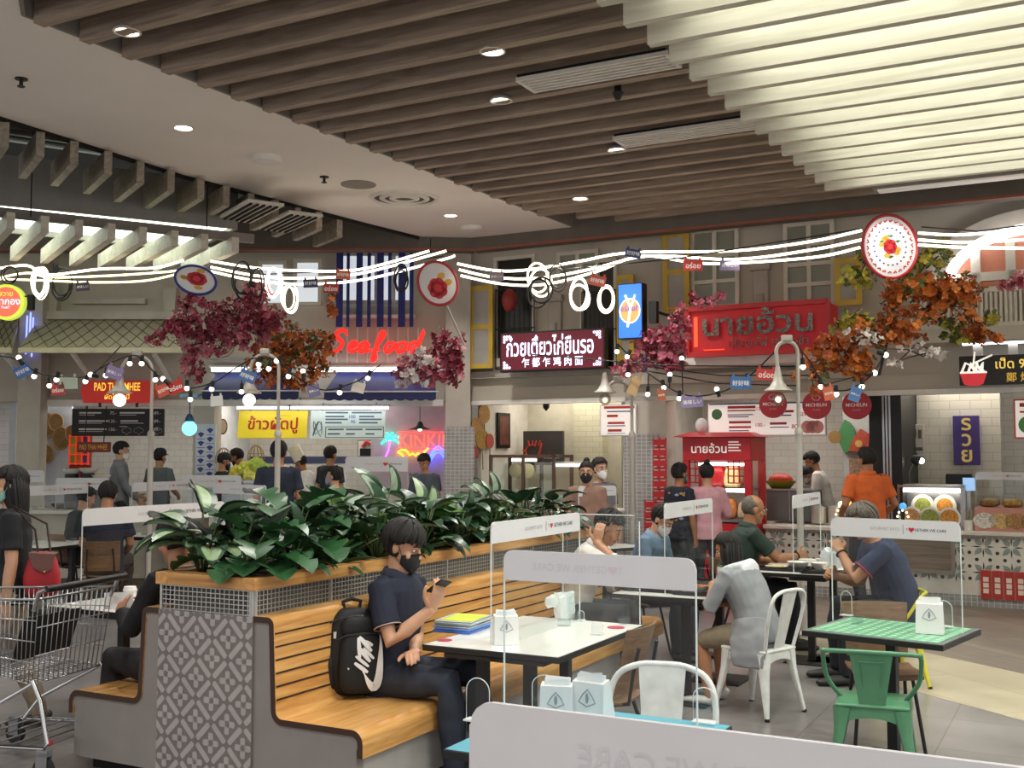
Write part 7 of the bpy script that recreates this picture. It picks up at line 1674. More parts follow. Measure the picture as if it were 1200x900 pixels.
m = MB(); q = W(1036, 345, 11); m.tube([W(1043, 325, 11.02), W(1043, 345, 11), W(1040, 400, 11), W(1030, 440, 11)], .015, 6); simple(m, 'iron_stem', CB, 'dark iron stem below the big rose plate', 'stem')

# ================================================================== BLOSSOM BOUGHS
def bough(label, blobs, cols, seed, name='blossom_bough', cat='flowers', size=.062, dens=1.0, grp='hanging blossom boughs'):
    """blobs: (px, py, rx, ry, Y); cols: list of (material, share)"""
    rg = random.Random(seed); c0 = W(blobs[0][0], blobs[0][1], blobs[0][4]); t = thing(name, label, cat, tuple(c0), 0, grp)
    mbs = [MB() for _ in cols]; ws = [c[1] for c in cols]; br = MB(); prev = None
    for px, py, rx, ry, Y in blobs:
        c = W(px, py, Y); k = Y / F
        if prev is not None and (c - prev).length < .5: br.tube([prev, (prev + c) / 2 + Vec((rg.uniform(-.05, .05), rg.uniform(-.05, .05), rg.uniform(-.08, .05))), c], [.008, .007, .006], 5)
        prev = c
        n = int(dens * 5.0 * (rx * k) * (ry * k) / (size * size) * 1.35) + 5
        for _ in range(n):
            while True:
                x, y, z = (rg.uniform(-1, 1) for _ in range(3))
                if x * x + y * y + z * z < 1: break
            q = c + Vec((x * rx * k, y * max(.12, min(rx, ry) * k * .7), z * ry * k)); i = rg.choices(range(len(cols)), ws)[0]; mm = mbs[i]
            u = Vec((rg.uniform(-1, 1), rg.uniform(-1, .3), rg.uniform(-1, 1))).normalized(); v = u.orthogonal().normalized(); w = u.cross(v); s = size * rg.uniform(.55, 1.05); np_ = cols[i][2] if len(cols[i]) > 2 else 4; a0 = rg.uniform(0, 6)
            for j in range(np_):
                a = a0 + 2 * PI * j / np_; d = v * math.cos(a) + w * math.sin(a); e = v * math.cos(a + 1.57) + w * math.sin(a + 1.57); mm.add([q, q + d * s * .55 + e * s * .42 + u * s * .12, q + d * s * .9 + u * s * .3, q + d * s * .55 - e * s * .42 + u * s * .12], [(0, 1, 2, 3)])
            if rg.random() < .06: br.tube([q, q.lerp(c, .6)], .005, 4)
    br.build('twigs', pm('4a3a2c', .8), t, 1)
    for (mat, _, *r), mm in zip(cols, mbs):
        if mm.f: o = mm.build('foliage' if mat in (LGREEN, YGREEN) else 'blossoms', mat, t, 3)
PINK = pm('c4687c', .6, var=.3, scale=8); DPINK = pm('8c2c40', .6, var=.3, scale=8); ORNG = pm('c8702c', .6, var=.3, scale=8); DORNG = pm('8f421c', .6, var=.3, scale=8); LGREEN = pm('4f5f2c', .6, var=.3, scale=8); YGREEN = pm('b3a93c', .6, var=.3, scale=8); WBL = pm('dcd3cf', .6, var=.1)
bough('pink blossom bough hanging under the blue rimmed plate', [(300, 345, 20, 16, 12.6), (280, 372, 40, 24, 12.6), (235, 375, 40, 26, 12.6), (205, 385, 26, 14, 12.5), (180, 397, 14, 6, 12.4), (245, 400, 36, 20, 12.7), (295, 388, 40, 24, 12.7), (225, 425, 16, 18, 12.7), (233, 440, 5, 14, 12.7), (225, 350, 16, 10, 12.6), (316, 372, 18, 16, 12.6)], [(PINK, 5), (DPINK, 4)], 1)
bough('orange and green bough left of the red script sign', [(340, 400, 26, 22, 12.4), (370, 405, 26, 22, 12.4), (320, 415, 24, 20, 12.4), (345, 430, 38, 22, 12.3), (310, 432, 26, 20, 12.3), (372, 432, 20, 14, 12.4), (388, 360, 6, 16, 12.6), (350, 450, 18, 8, 12.3)], [(ORNG, 6), (DORNG, 4), (LGREEN, 2)], 2)
bough('dark pink bough at the left of the orange bough', [(303, 365, 22, 18, 13), (312, 385, 16, 18, 13)], [(DPINK, 5), (PINK, 2), (LGREEN, 1)], 9)
bough('pink and white bough on the stone column right of the red script', [(524, 402, 22, 20, 12.7), (512, 424, 34, 22, 12.7), (528, 430, 18, 24, 12.7), (485, 432, 22, 14, 12.6), (470, 437, 14, 10, 12.6), (505, 440, 22, 14, 12.5)], [(PINK, 4), (DPINK, 4)], 3)
bough('white blossom spray inside the pink bough right of the red script', [(495, 420, 22, 12, 12.4), (487, 440, 22, 12, 12.4), (470, 450, 8, 5, 12.4)], [(WBL, 5), (PINK, 1)], 4, 'blossom_bough', 'flowers', .07, .8)
bough('pink bough between the blue lit sign and the big red sign', [(795, 375, 12, 20, 12.2), (785, 395, 26, 18, 12.3), (775, 412, 30, 20, 12.4), (760, 402, 20, 16, 12.4), (790, 420, 16, 16, 12.3), (745, 425, 16, 12, 12.4), (728, 434, 14, 8, 12.4), (812, 352, 10, 8, 12.2), (825, 355, 12, 8, 12.2), (843, 348, 5, 4, 12.2), (785, 432, 6, 10, 12.3)], [(PINK, 7), (DPINK, 3)], 5)
bough('yellow green vine around the big rose plate', [(1005, 325, 24, 14, 11.1), (1020, 300, 20, 12, 11.3), (1085, 315, 20, 22, 11.2), (1100, 300, 16, 16, 11.2), (1070, 330, 18, 12, 11.2), (1105, 285, 6, 10, 11.3), (1000, 318, 10, 6, 11.2)], [(YGREEN, 6), (LGREEN, 3)], 6, 'vine', 'plant', .075, .8)
bough('thick orange bough hanging before the balcony at the right', [(1060, 340, 34, 14, 10.9), (1095, 335, 34, 18, 10.9), (1130, 335, 24, 16, 10.9), (1085, 360, 30, 20, 10.9), (1125, 360, 24, 20, 10.9), (1140, 385, 16, 18, 10.9), (1155, 395, 18, 8, 10.9), (1110, 340, 26, 12, 10.8), (1172, 398, 8, 4, 10.9), (1045, 345, 14, 18, 10.9)], [(ORNG, 8), (DORNG, 3), (LGREEN, 1)], 7, size=.066, dens=1.1)
bough('green leaves under the thick orange bough at the right', [(1115, 385, 20, 14, 11), (1125, 395, 20, 10, 11), (1160, 375, 10, 10, 11.2)], [(YGREEN, 3), (LGREEN, 4)], 12, 'vine', 'plant', .08, .9)
bough('long orange bough along the right of the nearest lamp post', [(1050, 385, 24, 14, 10.8), (1020, 390, 30, 18, 10.8), (985, 405, 34, 22, 10.8), (965, 420, 22, 18, 10.8), (1000, 425, 30, 16, 10.8), (1045, 370, 16, 14, 10.9), (958, 440, 8, 14, 10.8), (953, 455, 5, 6, 10.8), (1008, 440, 8, 8, 10.8), (1060, 395, 24, 10, 10.8), (1075, 383, 10, 4, 10.8), (932, 441, 4, 5, 10.8)], [(ORNG, 8), (DORNG, 4), (LGREEN, 1)], 8, size=.066, dens=1.1)
bough('yellow green leaves above the long orange bough', [(1000, 375, 18, 14, 10.9), (985, 385, 14, 10, 10.9), (1010, 385, 10, 16, 10.9)], [(YGREEN, 6), (LGREEN, 3)], 10, 'vine', 'plant', .08, .9)
bough('white blossom sprays at the right end of the long orange bough', [(1010, 395, 26, 10, 10.7), (1065, 410, 14, 5, 10.7), (1090, 413, 16, 3, 10.7), (1050, 425, 8, 4, 10.7), (1075, 402, 6, 4, 10.7), (1105, 415, 4, 3, 10.7)], [(WBL, 6)], 11, size=.06, dens=.8)
bough('dark pink bough at the right edge of the balcony', [(1185, 332, 14, 8, 10.7), (1200, 328, 14, 10, 10.7), (1176, 337, 6, 4, 10.7)], [(DPINK, 4), (PINK, 5)], 13)
# ================================================================== PEOPLE
SKIN = {'a': pm('c99a7c', .5, var=.05, scale=20, sss=.08), 'b': pm('b98562', .5, var=.05, scale=20, sss=.08), 'c': pm('a3714f', .5, var=.05, scale=20, sss=.08)}
HAIRB = pm('15110f', .7, var=.3, scale=60, stretch=(6, 6, .6), bump=.25); HAIRG = pm('5d554c', .6, var=.3, scale=60)
EYEW = pm('dcd6cf', .3); IRIS = pm('1d1410', .2); LIPM = pm('a2645a', .5)
def remeshed(mb, vox, it=3, amp=0, freq=7):
    me = bpy.data.meshes.new('tmp'); me.from_pydata(mb.v, [], mb.f); me.update()
    o = bpy.data.objects.new('tmp', me); COL.objects.link(o)
    md = o.modifiers.new('r', 'REMESH'); md.mode = 'VOXEL'; md.voxel_size = vox
    if it: sm = o.modifiers.new('s', 'SMOOTH'); sm.factor = .5; sm.iterations = it
    dg = bpy.context.evaluated_depsgraph_get(); e = bpy.data.meshes.new_from_object(o.evaluated_get(dg))
    vs = [v.co.copy() for v in e.vertices]
    if amp:
        ns = [v.normal.copy() for v in e.vertices]
        vs = [v + n * (amp * mnoise.noise(Vec((v.x * freq, v.y * freq, v.z * freq * 1.6)))) for v, n in zip(vs, ns)]
    fs = [tuple(p.vertices) for p in e.polygons]
    bpy.data.objects.remove(o); bpy.data.meshes.remove(me); bpy.data.meshes.remove(e)
    return vs, fs
def ik(a, b, l1, l2, hint):
    d = b - a; L = d.length; mx = (l1 + l2) * .995
    if L > mx: b = a + d * (mx / L); d = b - a; L = mx
    x = (l1 * l1 - l2 * l2 + L * L) / (2 * L); h = math.sqrt(max(0, l1 * l1 - x * x)); t = d / L
    hv = Vec(hint); hv = hv - t * hv.dot(t); hv.normalize()
    return a + t * x + hv * h, b
def sstep(a, b, x): x = max(0, min(1, (x - a) / (b - a))); return x * x * (3 - 2 * x)
def zl_of(h, x): return .14 if h == 'fringe' else (.5 - .25 * abs(x) if h in ('long', 'bun', 'pony') else .46 - .1 * abs(x))
def human(label, px, py, Y, yaw, sit=None, lean=0, slean=0, head=(0, 0, 0), hands=None, elbows=None, feet=None, top=('33363a', 'short'), bottom=('23252c', 'long'), hair='short', skin='b', mask=None, fine=False, base=0.0, shoes='1d1d1e', build=1.0, curl=(.5, .5), fdir=(None, None), pnorm=(None, None), group=None, hips=None, hairmat=None, xy=None):
    sk = SKIN[skin]; tgt = W(px, py, Y)
    ln = R(lean); sl = R(slean)
    d1 = Vec((math.sin(sl) * .7, math.sin(ln * .7), math.cos(ln * .7))).normalized(); d2 = Vec((math.sin(sl), math.sin(ln * 1.15), math.cos(ln * 1.15))).normalized()
    def skel(s):
        J = {}
        J['pel'] = Vec((0, 0, base + .92 * s)) if sit is None else Vec((0, 0, sit + .09 * s))
        J['waist'] = J['pel'] + d1 * .18 * s; J['chest'] = J['waist'] + (d1 + d2).normalized() * .15 * s; J['sh'] = J['chest'] + d2 * .13 * s; J['nb'] = J['sh'] + d2 * .055 * s
        nd = (d2 * .65 + Vec((0, 0, 1)) * .35 + Vec((0, .12 + math.sin(R(head[0])) * .25, 0))).normalized(); J['hc'] = J['nb'] + nd * .15 * s
        J['top'] = J['hc'] + Vec((0, 0, .118 * s)); return J
    J0 = skel(1.0)
    if sit is None: s = (tgt.z - base) / (J0['top'].z - base)
    else: s = (tgt.z - sit) / (J0['top'].z - sit)
    s = max(.84, min(1.14, s)); J = skel(s)
    rz = R(yaw); Rm = Mat.Rotation(rz, 3, 'Z'); off = Rm @ Vec((J['top'].x, J['top'].y, 0))
    loc = Vec((tgt.x - off.x, tgt.y - off.y, 0)) if xy is None else Vec((xy[0], xy[1], 0))
    t = thing('person', label, 'person', tuple(loc), rz, group)
    right = (Vec((1, 0, 0)) - d2 * d2.x).normalized(); fw = d2.cross(right) * -1
    if fw.y < 0: fw = -fw
    b = build
    body = MB(); V_ = lambda x, y, z: Vec((x, y, z)) * s
    P, Wt, Ch, Sh, Nb, Hc = (J[k] for k in ('pel', 'waist', 'chest', 'sh', 'nb', 'hc'))
    tp = [P - d1 * .07 * s, P + d1 * .02 * s, Wt, Ch, Sh - d2 * .02 * s, Sh + d2 * .03 * s, Nb, Nb + (Hc - Nb) * .5]
    tr = [(.13 * b, .10 * b), (.16 * b, .11 * b), (.138 * b, .098 * b), (.158 * b, .112 * b), (.165 * b, .10 * b), (.12, .075), (.06, .058), (.052, .055)]
    body.tube(tp, [(a * s, c * s) for a, c in tr], 20, (1, 0, 0), round_=False)
    # head
    HR = Mat.Rotation(R(head[1]), 3, 'Z') @ Mat.Rotation(R(-head[0]), 3, 'X') @ Mat.Rotation(R(head[2]), 3, 'Y')
    HM = Mat.Translation(Hc) @ (HR * s).to_4x4()
    HM = Mat.Translation(Hc) @ HR.to_4x4() @ Mat.Scale(s, 4)
    body.sph((0, -.012, .022), (.074, .092, .092), 24, 16, HM); body.sph((0, .018, -.045), (.058, .066, .076), 20, 14, HM); body.sph((0, .052, -.092), (.03, .03, .026), 14, 10, HM)
    body.sph((0, .066, .022), (.05, .022, .014), 14, 8, HM); body.tube([(0, .082, .01), (0, .094, -.015), (0, .1, -.032)], [.009, .012, .016], 8, None, False, True, HM)
    for sx in (-1, 1): body.sph((sx * .076, -.008, -.012), (.011, .02, .032), 10, 8, HM); body.sph((sx * .038, .055, -.035), (.024, .022, .026), 10, 8, HM)
    body.tube([Nb, Hc + HR @ V_(0, -.02, -.03)], [.054 * s, .052 * s], 14)
    # arms
    up = .285 * s; fo = .255 * s; shirt = MB(); armpts = {}
    for i, sx in ((0, -1), (1, 1)):
        S = Sh + right * (sx * .165 * s * b) + d2 * .0
        hd = hands[i] if hands and hands[i] is not None else ((sx * .20, .06, -.09) if sit is None else (sx * .13, .30, .06))
        T = P + Vec(hd) * s
        hint = elbows[i] if elbows and elbows[i] is not None else (sx * .5, -.6, -.7)
        E, Wr = ik(S, T, up, fo, hint)
        body.tube([S - right * sx * .05 * s, S, S.lerp(E, .5), E, E.lerp(Wr, .35), Wr], [.05 * s, .052 * s, .046 * s, .038 * s, .039 * s, .026 * s], 12)
        armpts[sx] = (S, E, Wr)
        f = (Wr - E).normalized()
        if fdir[i] is not None: f = Vec(fdir[i]).normalized()
        n = Vec(pnorm[i]) if pnorm[i] is not None else Vec((-sx, 0, -.2)); n = (n - f * n.dot(f)).normalized()
        T_ = f.cross(n) * sx                       # towards the thumb
        body.tube([Wr - f * .02 * s, Wr + f * .02 * s, Wr + f * .06 * s, Wr + f * .092 * s], [(.027 * s, .02 * s), (.036 * s, .017 * s), (.042 * s, .016 * s), (.039 * s, .012 * s)], 12, T_)
        c = curl[i]; fr_ = .0088 if fine else .0098
        for o, ln_ in ((.029, .070), (.010, .080), (-.010, .074), (-.028, .058)):
            p = Wr + (f * .088 + T_ * o) * s; a = 0; pts = [p]
            for k, q in enumerate((.45, .31, .24)):
                a += c * (.9, 1.1, .8)[k]; p = p + (f * math.cos(a) + n * math.sin(a)) * ln_ * q * s; pts.append(p)
            body.tube(pts, [fr_ * s, fr_ * s, fr_ * .93 * s, fr_ * .8 * s], 8, None, False, True)
        p = Wr + (f * .02 + T_ * .03) * s; q1 = p + (T_ * .62 + f * .62 + n * .3 * c).normalized() * .042 * s; q2 = q1 + (T_ * .3 + f * .8 + n * .5 * c).normalized() * .034 * s; q3 = q2 + (f * .85 + n * .5 * c).normalized() * .022 * s
        body.tube([p, q1, q2, q3], [.014 * s, .0115 * s, .0105 * s, .009 * s], 8, None, False, True)
        armpts[('hand', sx)] = (Wr, f, n, T_)
    # legs
    pants = MB(); sole = []
    for i, sx in ((0, -1), (1, 1)):
        Hp = P + Vec((sx * .085 * s * b, 0, -.02 * s))
        if feet and feet[i] is not None: A = Vec(feet[i]) * s; A.z = base + feet[i][2] * s
        else: A = Vec((sx * .095 * s, -.01, base + .085 * s)) if sit is None else Vec((sx * .12 * s, .42 * s, max(base + .085 * s, 0.085 * s)))
        K, A = ik(Hp, A, .425 * s, .415 * s, (sx * .12, 1, .35))
        th = [.082 * b, .078 * b, .055, .056, .036]; lp = [Hp, Hp.lerp(K, .4), K, K.lerp(A, .35), A]
        body.tube(lp, [q * s for q in th], 12)
        fd = (K - A); fd = Vec((A.x - Hp.x, A.y - Hp.y, 0)); fd = Vec((sx * .12, 1, 0)).normalized()
        body.tube([A + Vec((0, 0, .0)), A + Vec((0, 0, -.045 * s)) - fd * .02 * s, A + Vec((0, 0, -.05 * s)) + fd * .08 * s, A + Vec((0, 0, -.058 * s)) + fd * .16 * s], [(.034 * s, .034 * s), (.036 * s, .036 * s), (.04 * s, .03 * s), (.034 * s, .02 * s)], 10, (1, 0, 0), False, True)
        sole.append((A, fd))
        k = 5 if bottom[1] == 'long' else 3
        rr = [(q + .012 + (.006 if j > 1 else 0)) * s for j, q in enumerate(th)]
        if bottom[1] == 'long': pants.tube([Hp, Hp.lerp(K, .4), K, K.lerp(A, .35), A + Vec((0, 0, -.02 * s))], rr[:4] + [.052 * s], 12)
        else: E_ = K.lerp(A, .06) if bottom[1] == 'shorts' else K.lerp(A, .6); pants.tube([Hp, Hp.lerp(K, .4), K.lerp(Hp, .08), E_], [rr[0], rr[1], .074 * s, .074 * s], 12)
    pants.tube([P - d1 * .09 * s, P, P + d1 * .10 * s], [(.145 * s * b, .115 * s * b), (.176 * s * b, .126 * s * b), (.155 * s * b, .115 * s * b)], 18, (1, 0, 0))
    vox = .0055 if fine else .009
    v, f = remeshed(body, vox, 2 if fine else 1); m = tl(t); m.add(v, f); m.build('body', sk, t, 3)
    v, f = remeshed(pants, .012, 3, .006, 9); m = tl(t); m.add(v, f); m.build('trousers' if bottom[1] == 'long' else 'shorts', pm(bottom[0], .8, var=.15, scale=14), t, 3)
    for A, fd in sole:
        m = MB(); m.tube([A + Vec((0, 0, -.02 * s)) - fd * .045 * s, A + Vec((0, 0, -.05 * s)) - fd * .02 * s, A + Vec((0, 0, -.05 * s)) + fd * .09 * s, A + Vec((0, 0, -.06 * s)) + fd * .185 * s], [(.03 * s, .03 * s), (.043 * s, .036 * s), (.048 * s, .034 * s), (.036 * s, .022 * s)], 12, (1, 0, 0), False, True); m2 = tl(t); m2.add(m.v, m.f); m2.build('shoe', pm(shoes, .6), t, 3)
    # shirt
    e = .013 * s
    tail = -.10 if top[1] != 'tuck' else -.02
    shirt.tube([P + d1 * tail * s, P + d1 * .02 * s, Wt, Ch, Sh - d2 * .02 * s, Sh + d2 * .03 * s, Nb - d2 * .006 * s], [(a * s + e, c * s + e) for a, c in [(.165 * b, .122 * b), (.165 * b, .12 * b), (.148 * b, .108 * b), (.16 * b, .114 * b), (.166 * b, .102 * b), (.125, .08), (.068, .066)]], 20, (1, 0, 0))
    for sx in (-1, 1):
        S, E, Wr = armpts[sx]
        if top[1] in ('short', 'tuck'): pts = [S - right * sx * .05 * s, S, S.lerp(E, .45), S.lerp(E, .72)]; rr = [.06, .064, .064, .068]
        elif top[1] == 'half': pts = [S - right * sx * .05 * s, S, S.lerp(E, .5), E, E.lerp(Wr, .25)]; rr = [.06, .064, .06, .056, .056]
        else: pts = [S - right * sx * .05 * s, S, S.lerp(E, .5), E, E.lerp(Wr, .5), E.lerp(Wr, .92)]; rr = [.06, .064, .058, .052, .048, .04]
        shirt.tube(pts, [q * s for q in rr], 12)
    v, f = remeshed(shirt, .0085 if fine else .012, 3, .007, 8); m = tl(t); m.add(v, f); smt = top[3] if len(top) > 3 else pm(top[0], .85, var=.12, scale=10, bump=.1)
    so = m.build('shirt', smt, t, 3)
    if len(top) > 2 and top[2]:
        m = tl(t); n_ = 22; vs = []
        for rad, h in ((.066, .002), (.063, .03), (.074, .028), (.09, -.008)):
            for k in range(n_): a = 2 * PI * k / n_; dip = -.03 * max(0, math.sin(a)) ** 3; vs.append(Nb + right * (math.cos(a) * rad * 1.05 * s) + fw * (math.sin(a) * rad * s) + d2 * ((h + dip) * s))
        m.add(vs, [(i * n_ + k, i * n_ + (k + 1) % n_, (i + 1) * n_ + (k + 1) % n_, (i + 1) * n_ + k) for i in range(3) for k in range(n_)]); m.build('collar', pm(top[2], .85), t, 3)
    # face
    for sx in (-1, 1):
        m = MB(at(t) @ HM); m.sph((sx * .031, .0745, .001), (.0125, .010, .006), 12, 8); ey = m.build('eye', EYEW, t, 3); m = MB(at(t) @ HM); m.sph((sx * .031, .0825, .001), (.0062, .0032, .0055), 10, 7); m.build('iris', IRIS, ey, 3)
        m = MB(at(t) @ HM); m.tube([(sx * .014, .088, .022), (sx * .032, .086, .027), (sx * .05, .072, .02)], [.003, .0042, .0025], 6); m.build('eyebrow', HAIRB, t, 1)
    if mask is None:
        m = MB(at(t) @ HM); m.tube([(-.024, .076, -.066), (-.008, .085, -.062), (.008, .085, -.062), (.024, .076, -.066)], [.003, .006, .006, .003], 8); m.tube([(-.02, .077, -.071), (0, .085, -.073), (.02, .077, -.071)], [.003, .0065, .003], 8); m.build('lips', LIPM, t, 1)
    else:
        m = MB(at(t) @ HM); vs = []; nu, nv = 14, 8
        for q in (0, .004):
            for j in range(nv + 1):
                v_ = j / nv
                for i in range(nu + 1):
                    u = -1 + 2 * i / nu; a = u * 1.22; zt = -.006 - .032 * abs(u) ** 1.3; zb = -.125 + .04 * abs(u) ** 1.5; z = zb + (zt - zb) * v_
                    bul = (1 - abs(u) ** 1.6) * (.022 * math.sin(PI * min(1, v_ * .8 + .15)) + .016 * v_ * (1 - abs(u)) ** 2)
                    vs.append((math.sin(a) * (.071 - .012 * (1 - v_) ** 2 + q * .5), math.cos(a) * .078 + bul + .004 + q, z))
        N = (nu + 1) * (nv + 1); w_ = nu + 1; fs = []
        for j in range(nv):
            for i in range(nu): a = j * w_ + i; fs.append((N + a, N + a + 1, N + a + w_ + 1, N + a + w_)); fs.append((a, a + w_, a + w_ + 1, a + 1))
        for j in range(nv):
            for i in (0, nu): a = j * w_ + i; fs.append((a, a + w_, N + a + w_, N + a))
        for i in range(nu):
            for j in (0, nv): a = j * w_ + i; fs.append((a, a + 1, N + a + 1, N + a))
        m.add(vs, fs); mo = m.build('face_mask', pm(mask, .75, var=.04), t, 3)
        m = MB(at(t) @ HM)
        for sx in (-1, 1): m.tube([(sx * .069, .034, -.04), (sx * .08, .01, .0), (sx * .084, -.02, .022), (sx * .084, -.03, -.01), (sx * .079, -.012, -.045), (sx * .066, .03, -.075)], .0018, 5)
        m.build('ear_loop', pm(mask, .75), mo, 1)
    # hair
    hm = hairmat or HAIRB
    bm = bmesh.new(); bmesh.ops.create_icosphere(bm, subdivisions=4, radius=1); rg = random.Random(px)
    for v in bm.verts:
        d = v.co.normalized(); x, y, z = d
        if hair == 'bald': zl = .62
        elif hair == 'fringe': zl = .16 + .08 * math.sin(x * 3 + 1)
        elif hair in ('long', 'bun', 'pony'): zl = .5 - .25 * abs(x)
        else: zl = .48 - .1 * abs(x)
        face = sstep(.0, .22, y - .12 * (1 if abs(x) > .6 else 0)) * (1 - sstep(zl - .12, zl + .06, z))
        nape = 1 - sstep(-.88, -.7, z) if hair not in ('long',) else 1 - sstep(-.95, -.8, z)
        ear = sstep(.74, .86, abs(x)) * sstep(-.3, -.15, y) * (1 - sstep(-.22, -.05, z))
        hide = max(face, nape, ear if hair not in ('long',) else 0)
        if hair == 'bald': hide = max(hide, sstep(-.2, .25, y + .3 * z) * sstep(.2, .5, z + y * .4)); 
        vol = {'bald': 1.035, 'short': 1.16, 'fringe': 1.24, 'long': 1.13, 'bun': 1.1, 'pony': 1.1, 'cap': 1.1, 'chef': 1.1}[hair]
        st = 1 + .018 * mnoise.noise(Vec((x * 14, y * 14, z * 3)))
        k = vol * st * (1 - hide) + .80 * hide
        v.co = Vec((x * .076 * k, y * .094 * k - .012, z * .094 * k + .022))
    m = MB(at(t) @ HM); m.bm(bm)
    if hair != 'bald':
        for q in range(110 if fine else 46):
            a = rg.uniform(-PI, PI); fa = math.sin(a); front = sstep(.1, .5, fa)
            ze = (zl_of(hair, math.cos(a)) - .06) * front + (1 - front) * (-.62 if fa < -.25 else -.12)
            p0 = rg.uniform(.1, .9); p1 = math.acos(max(-1, min(1, ze + rg.uniform(-.06, .05)))); pts = []
            for k in range(6):
                p = p0 + (p1 - p0) * k / 5; aa = a + .25 * (1 - k / 5) * (1 if a > 0 else -1); r_ = vol * (1.02 + .015 * math.sin(k)) * (1 if k < 5 else .985)
                pts.append((math.sin(p) * math.cos(aa) * .076 * r_, math.sin(p) * math.sin(aa) * .094 * r_ - .012, math.cos(p) * .094 * r_ + .022))
            m.tube(pts, [(.004, .006), (.005, .010), (.005, .011), (.005, .010), (.004, .007), (.001, .002)], 5, (pts[2][0], pts[2][1], pts[2][2] - .022))
    if hair == 'long':
        H2 = HM.inverted() @ Mat.Translation(Hc) @ Mat.Rotation(R(head[1]), 4, 'Z') @ Mat.Scale(s, 4)
        m.tube([(0, -.02, .06), (0, -.03, -.05), (0, -.045, -.16), (0, -.05, -.27), (0, -.05, -.37)], [(.082, .085), (.094, .082), (.094, .066), (.082, .05), (.06, .03)], 24, (1, 0, 0), False, False, H2)
        for q in range(40):
            a = rg.uniform(PI * .85, PI * 2.15); c_, s2 = math.cos(a), math.sin(a); e_ = rg.uniform(-.40, -.34)
            m.tube([(c_ * .084, s2 * .088 - .02, .05), (c_ * .097, s2 * .085 - .03, -.05), (c_ * .097, s2 * .07 - .045, -.16), (c_ * .086, s2 * .053 - .05, -.27), (c_ * .064, s2 * .034 - .05, e_)], [.006, .008, .008, .007, .002], 5, None, False, False, H2)
    if hair == 'bun': m.sph((0, -.06, .135), (.036, .036, .032), 12, 9)
    if hair == 'pony': m.tube([(0, -.1, .05), (0, -.14, .0), (0, -.13, -.12), (0, -.12, -.2)], [.02, .034, .03, .012], 10, None, False, True)
    m.build('hair', hm, t, 3)
    if hair == 'cap':
        m = MB(at(t) @ HM); m.lathe([(.086, .03), (.09, .06), (.082, .1), (.055, .128), (.001, .138)], 20); m.tube([(-.06, .07, .035), (0, .15, .03), (.06, .07, .035)], [(.004, .03), (.004, .045), (.004, .03)], 8, (0, 0, 1)); m.build('cap', pm('26272c', .8), t, .8)
    if hair == 'chef':
        m = MB(at(t) @ HM @ Mat.Translation((0, -.015, 0))); m.lathe([(.092, .03), (.095, .12), (.1, .25), (.095, .27), (.001, .275)], 22); m.build('chef_hat', pm('e6e4e2', .8), t, .8)
    info = dict(t=t, HM=HM, J=J, s=s, arm=armpts, loc=loc, right=right, fw=fw, d2=d2)
    return info
def hexpt(i, v): return at(i['t']) @ Vec(v)

# seated man with the phone
by = -118
seat_w = at(pb) @ Vec((.40, .82, 0))
p1 = human('young man with black mask and navy polo looking at a phone on the bench', 474, 612, seat_w.y - .0, by, sit=.43, lean=4, head=(20, 8, 0), hands=((.10, .20, .14), (.10, .30, .36)), elbows=((-.6, -.3, -.6), (.35, -.05, -1)), top=('1b2033', 'short', '1b2033'), bottom=('29303d', 'long'), hair='fringe', skin='a', mask='1b1b1d', fine=True, curl=(.45, .42), fdir=((.85, .45, .1), (.0, .45, .85)), pnorm=((0, .25, -1), (-.45, -.75, .25)), feet=((-.13, .47, .09), (.10, .44, .09)))
Wr, f_, n_, T_ = p1['arm'][('hand', 1)]
ph = thing('phone', 'black phone held up in the hand of the young man in navy', 'phone', tuple(hexpt(p1, Wr)), 0)
c = Wr + f_ * .115 + n_ * .03 + T_ * .0
Rt = Mat((tuple(T_), tuple(n_), tuple(f_))).transposed().to_4x4()
m = MB(at(p1['t']) @ Mat.Translation(c) @ Rt @ Mat.Rotation(R(35), 4, 'X')); m.box((0, 0, .01), (.072, .009, .15), .004); m.build('case', BLACK, ph); m = MB(at(p1['t']) @ Mat.Translation(c) @ Rt @ Mat.Rotation(R(35), 4, 'X')); m.box((0, .0048, .01), (.066, .001, .143)); m.build('screen', pm('2b3038', .1), ph)
m = MB(at(p1['t'])); S_, E_, W_ = p1['arm'][1]
for S_, E_, W_ in (p1['arm'][1], p1['arm'][-1]):
    q = S_.lerp(E_, .725); tt = (E_ - S_).normalized(); o = tt.orthogonal().normalized(); o2 = tt.cross(o); m.tube([q + (o * math.cos(a) + o2 * math.sin(a)) * .069 * p1['s'] for a in [2 * PI * k / 18 for k in range(18)]], .0035, 5, closed=True)
m.build('sleeve_piping', pm('b9a39a', .7), p1['t'], 1)
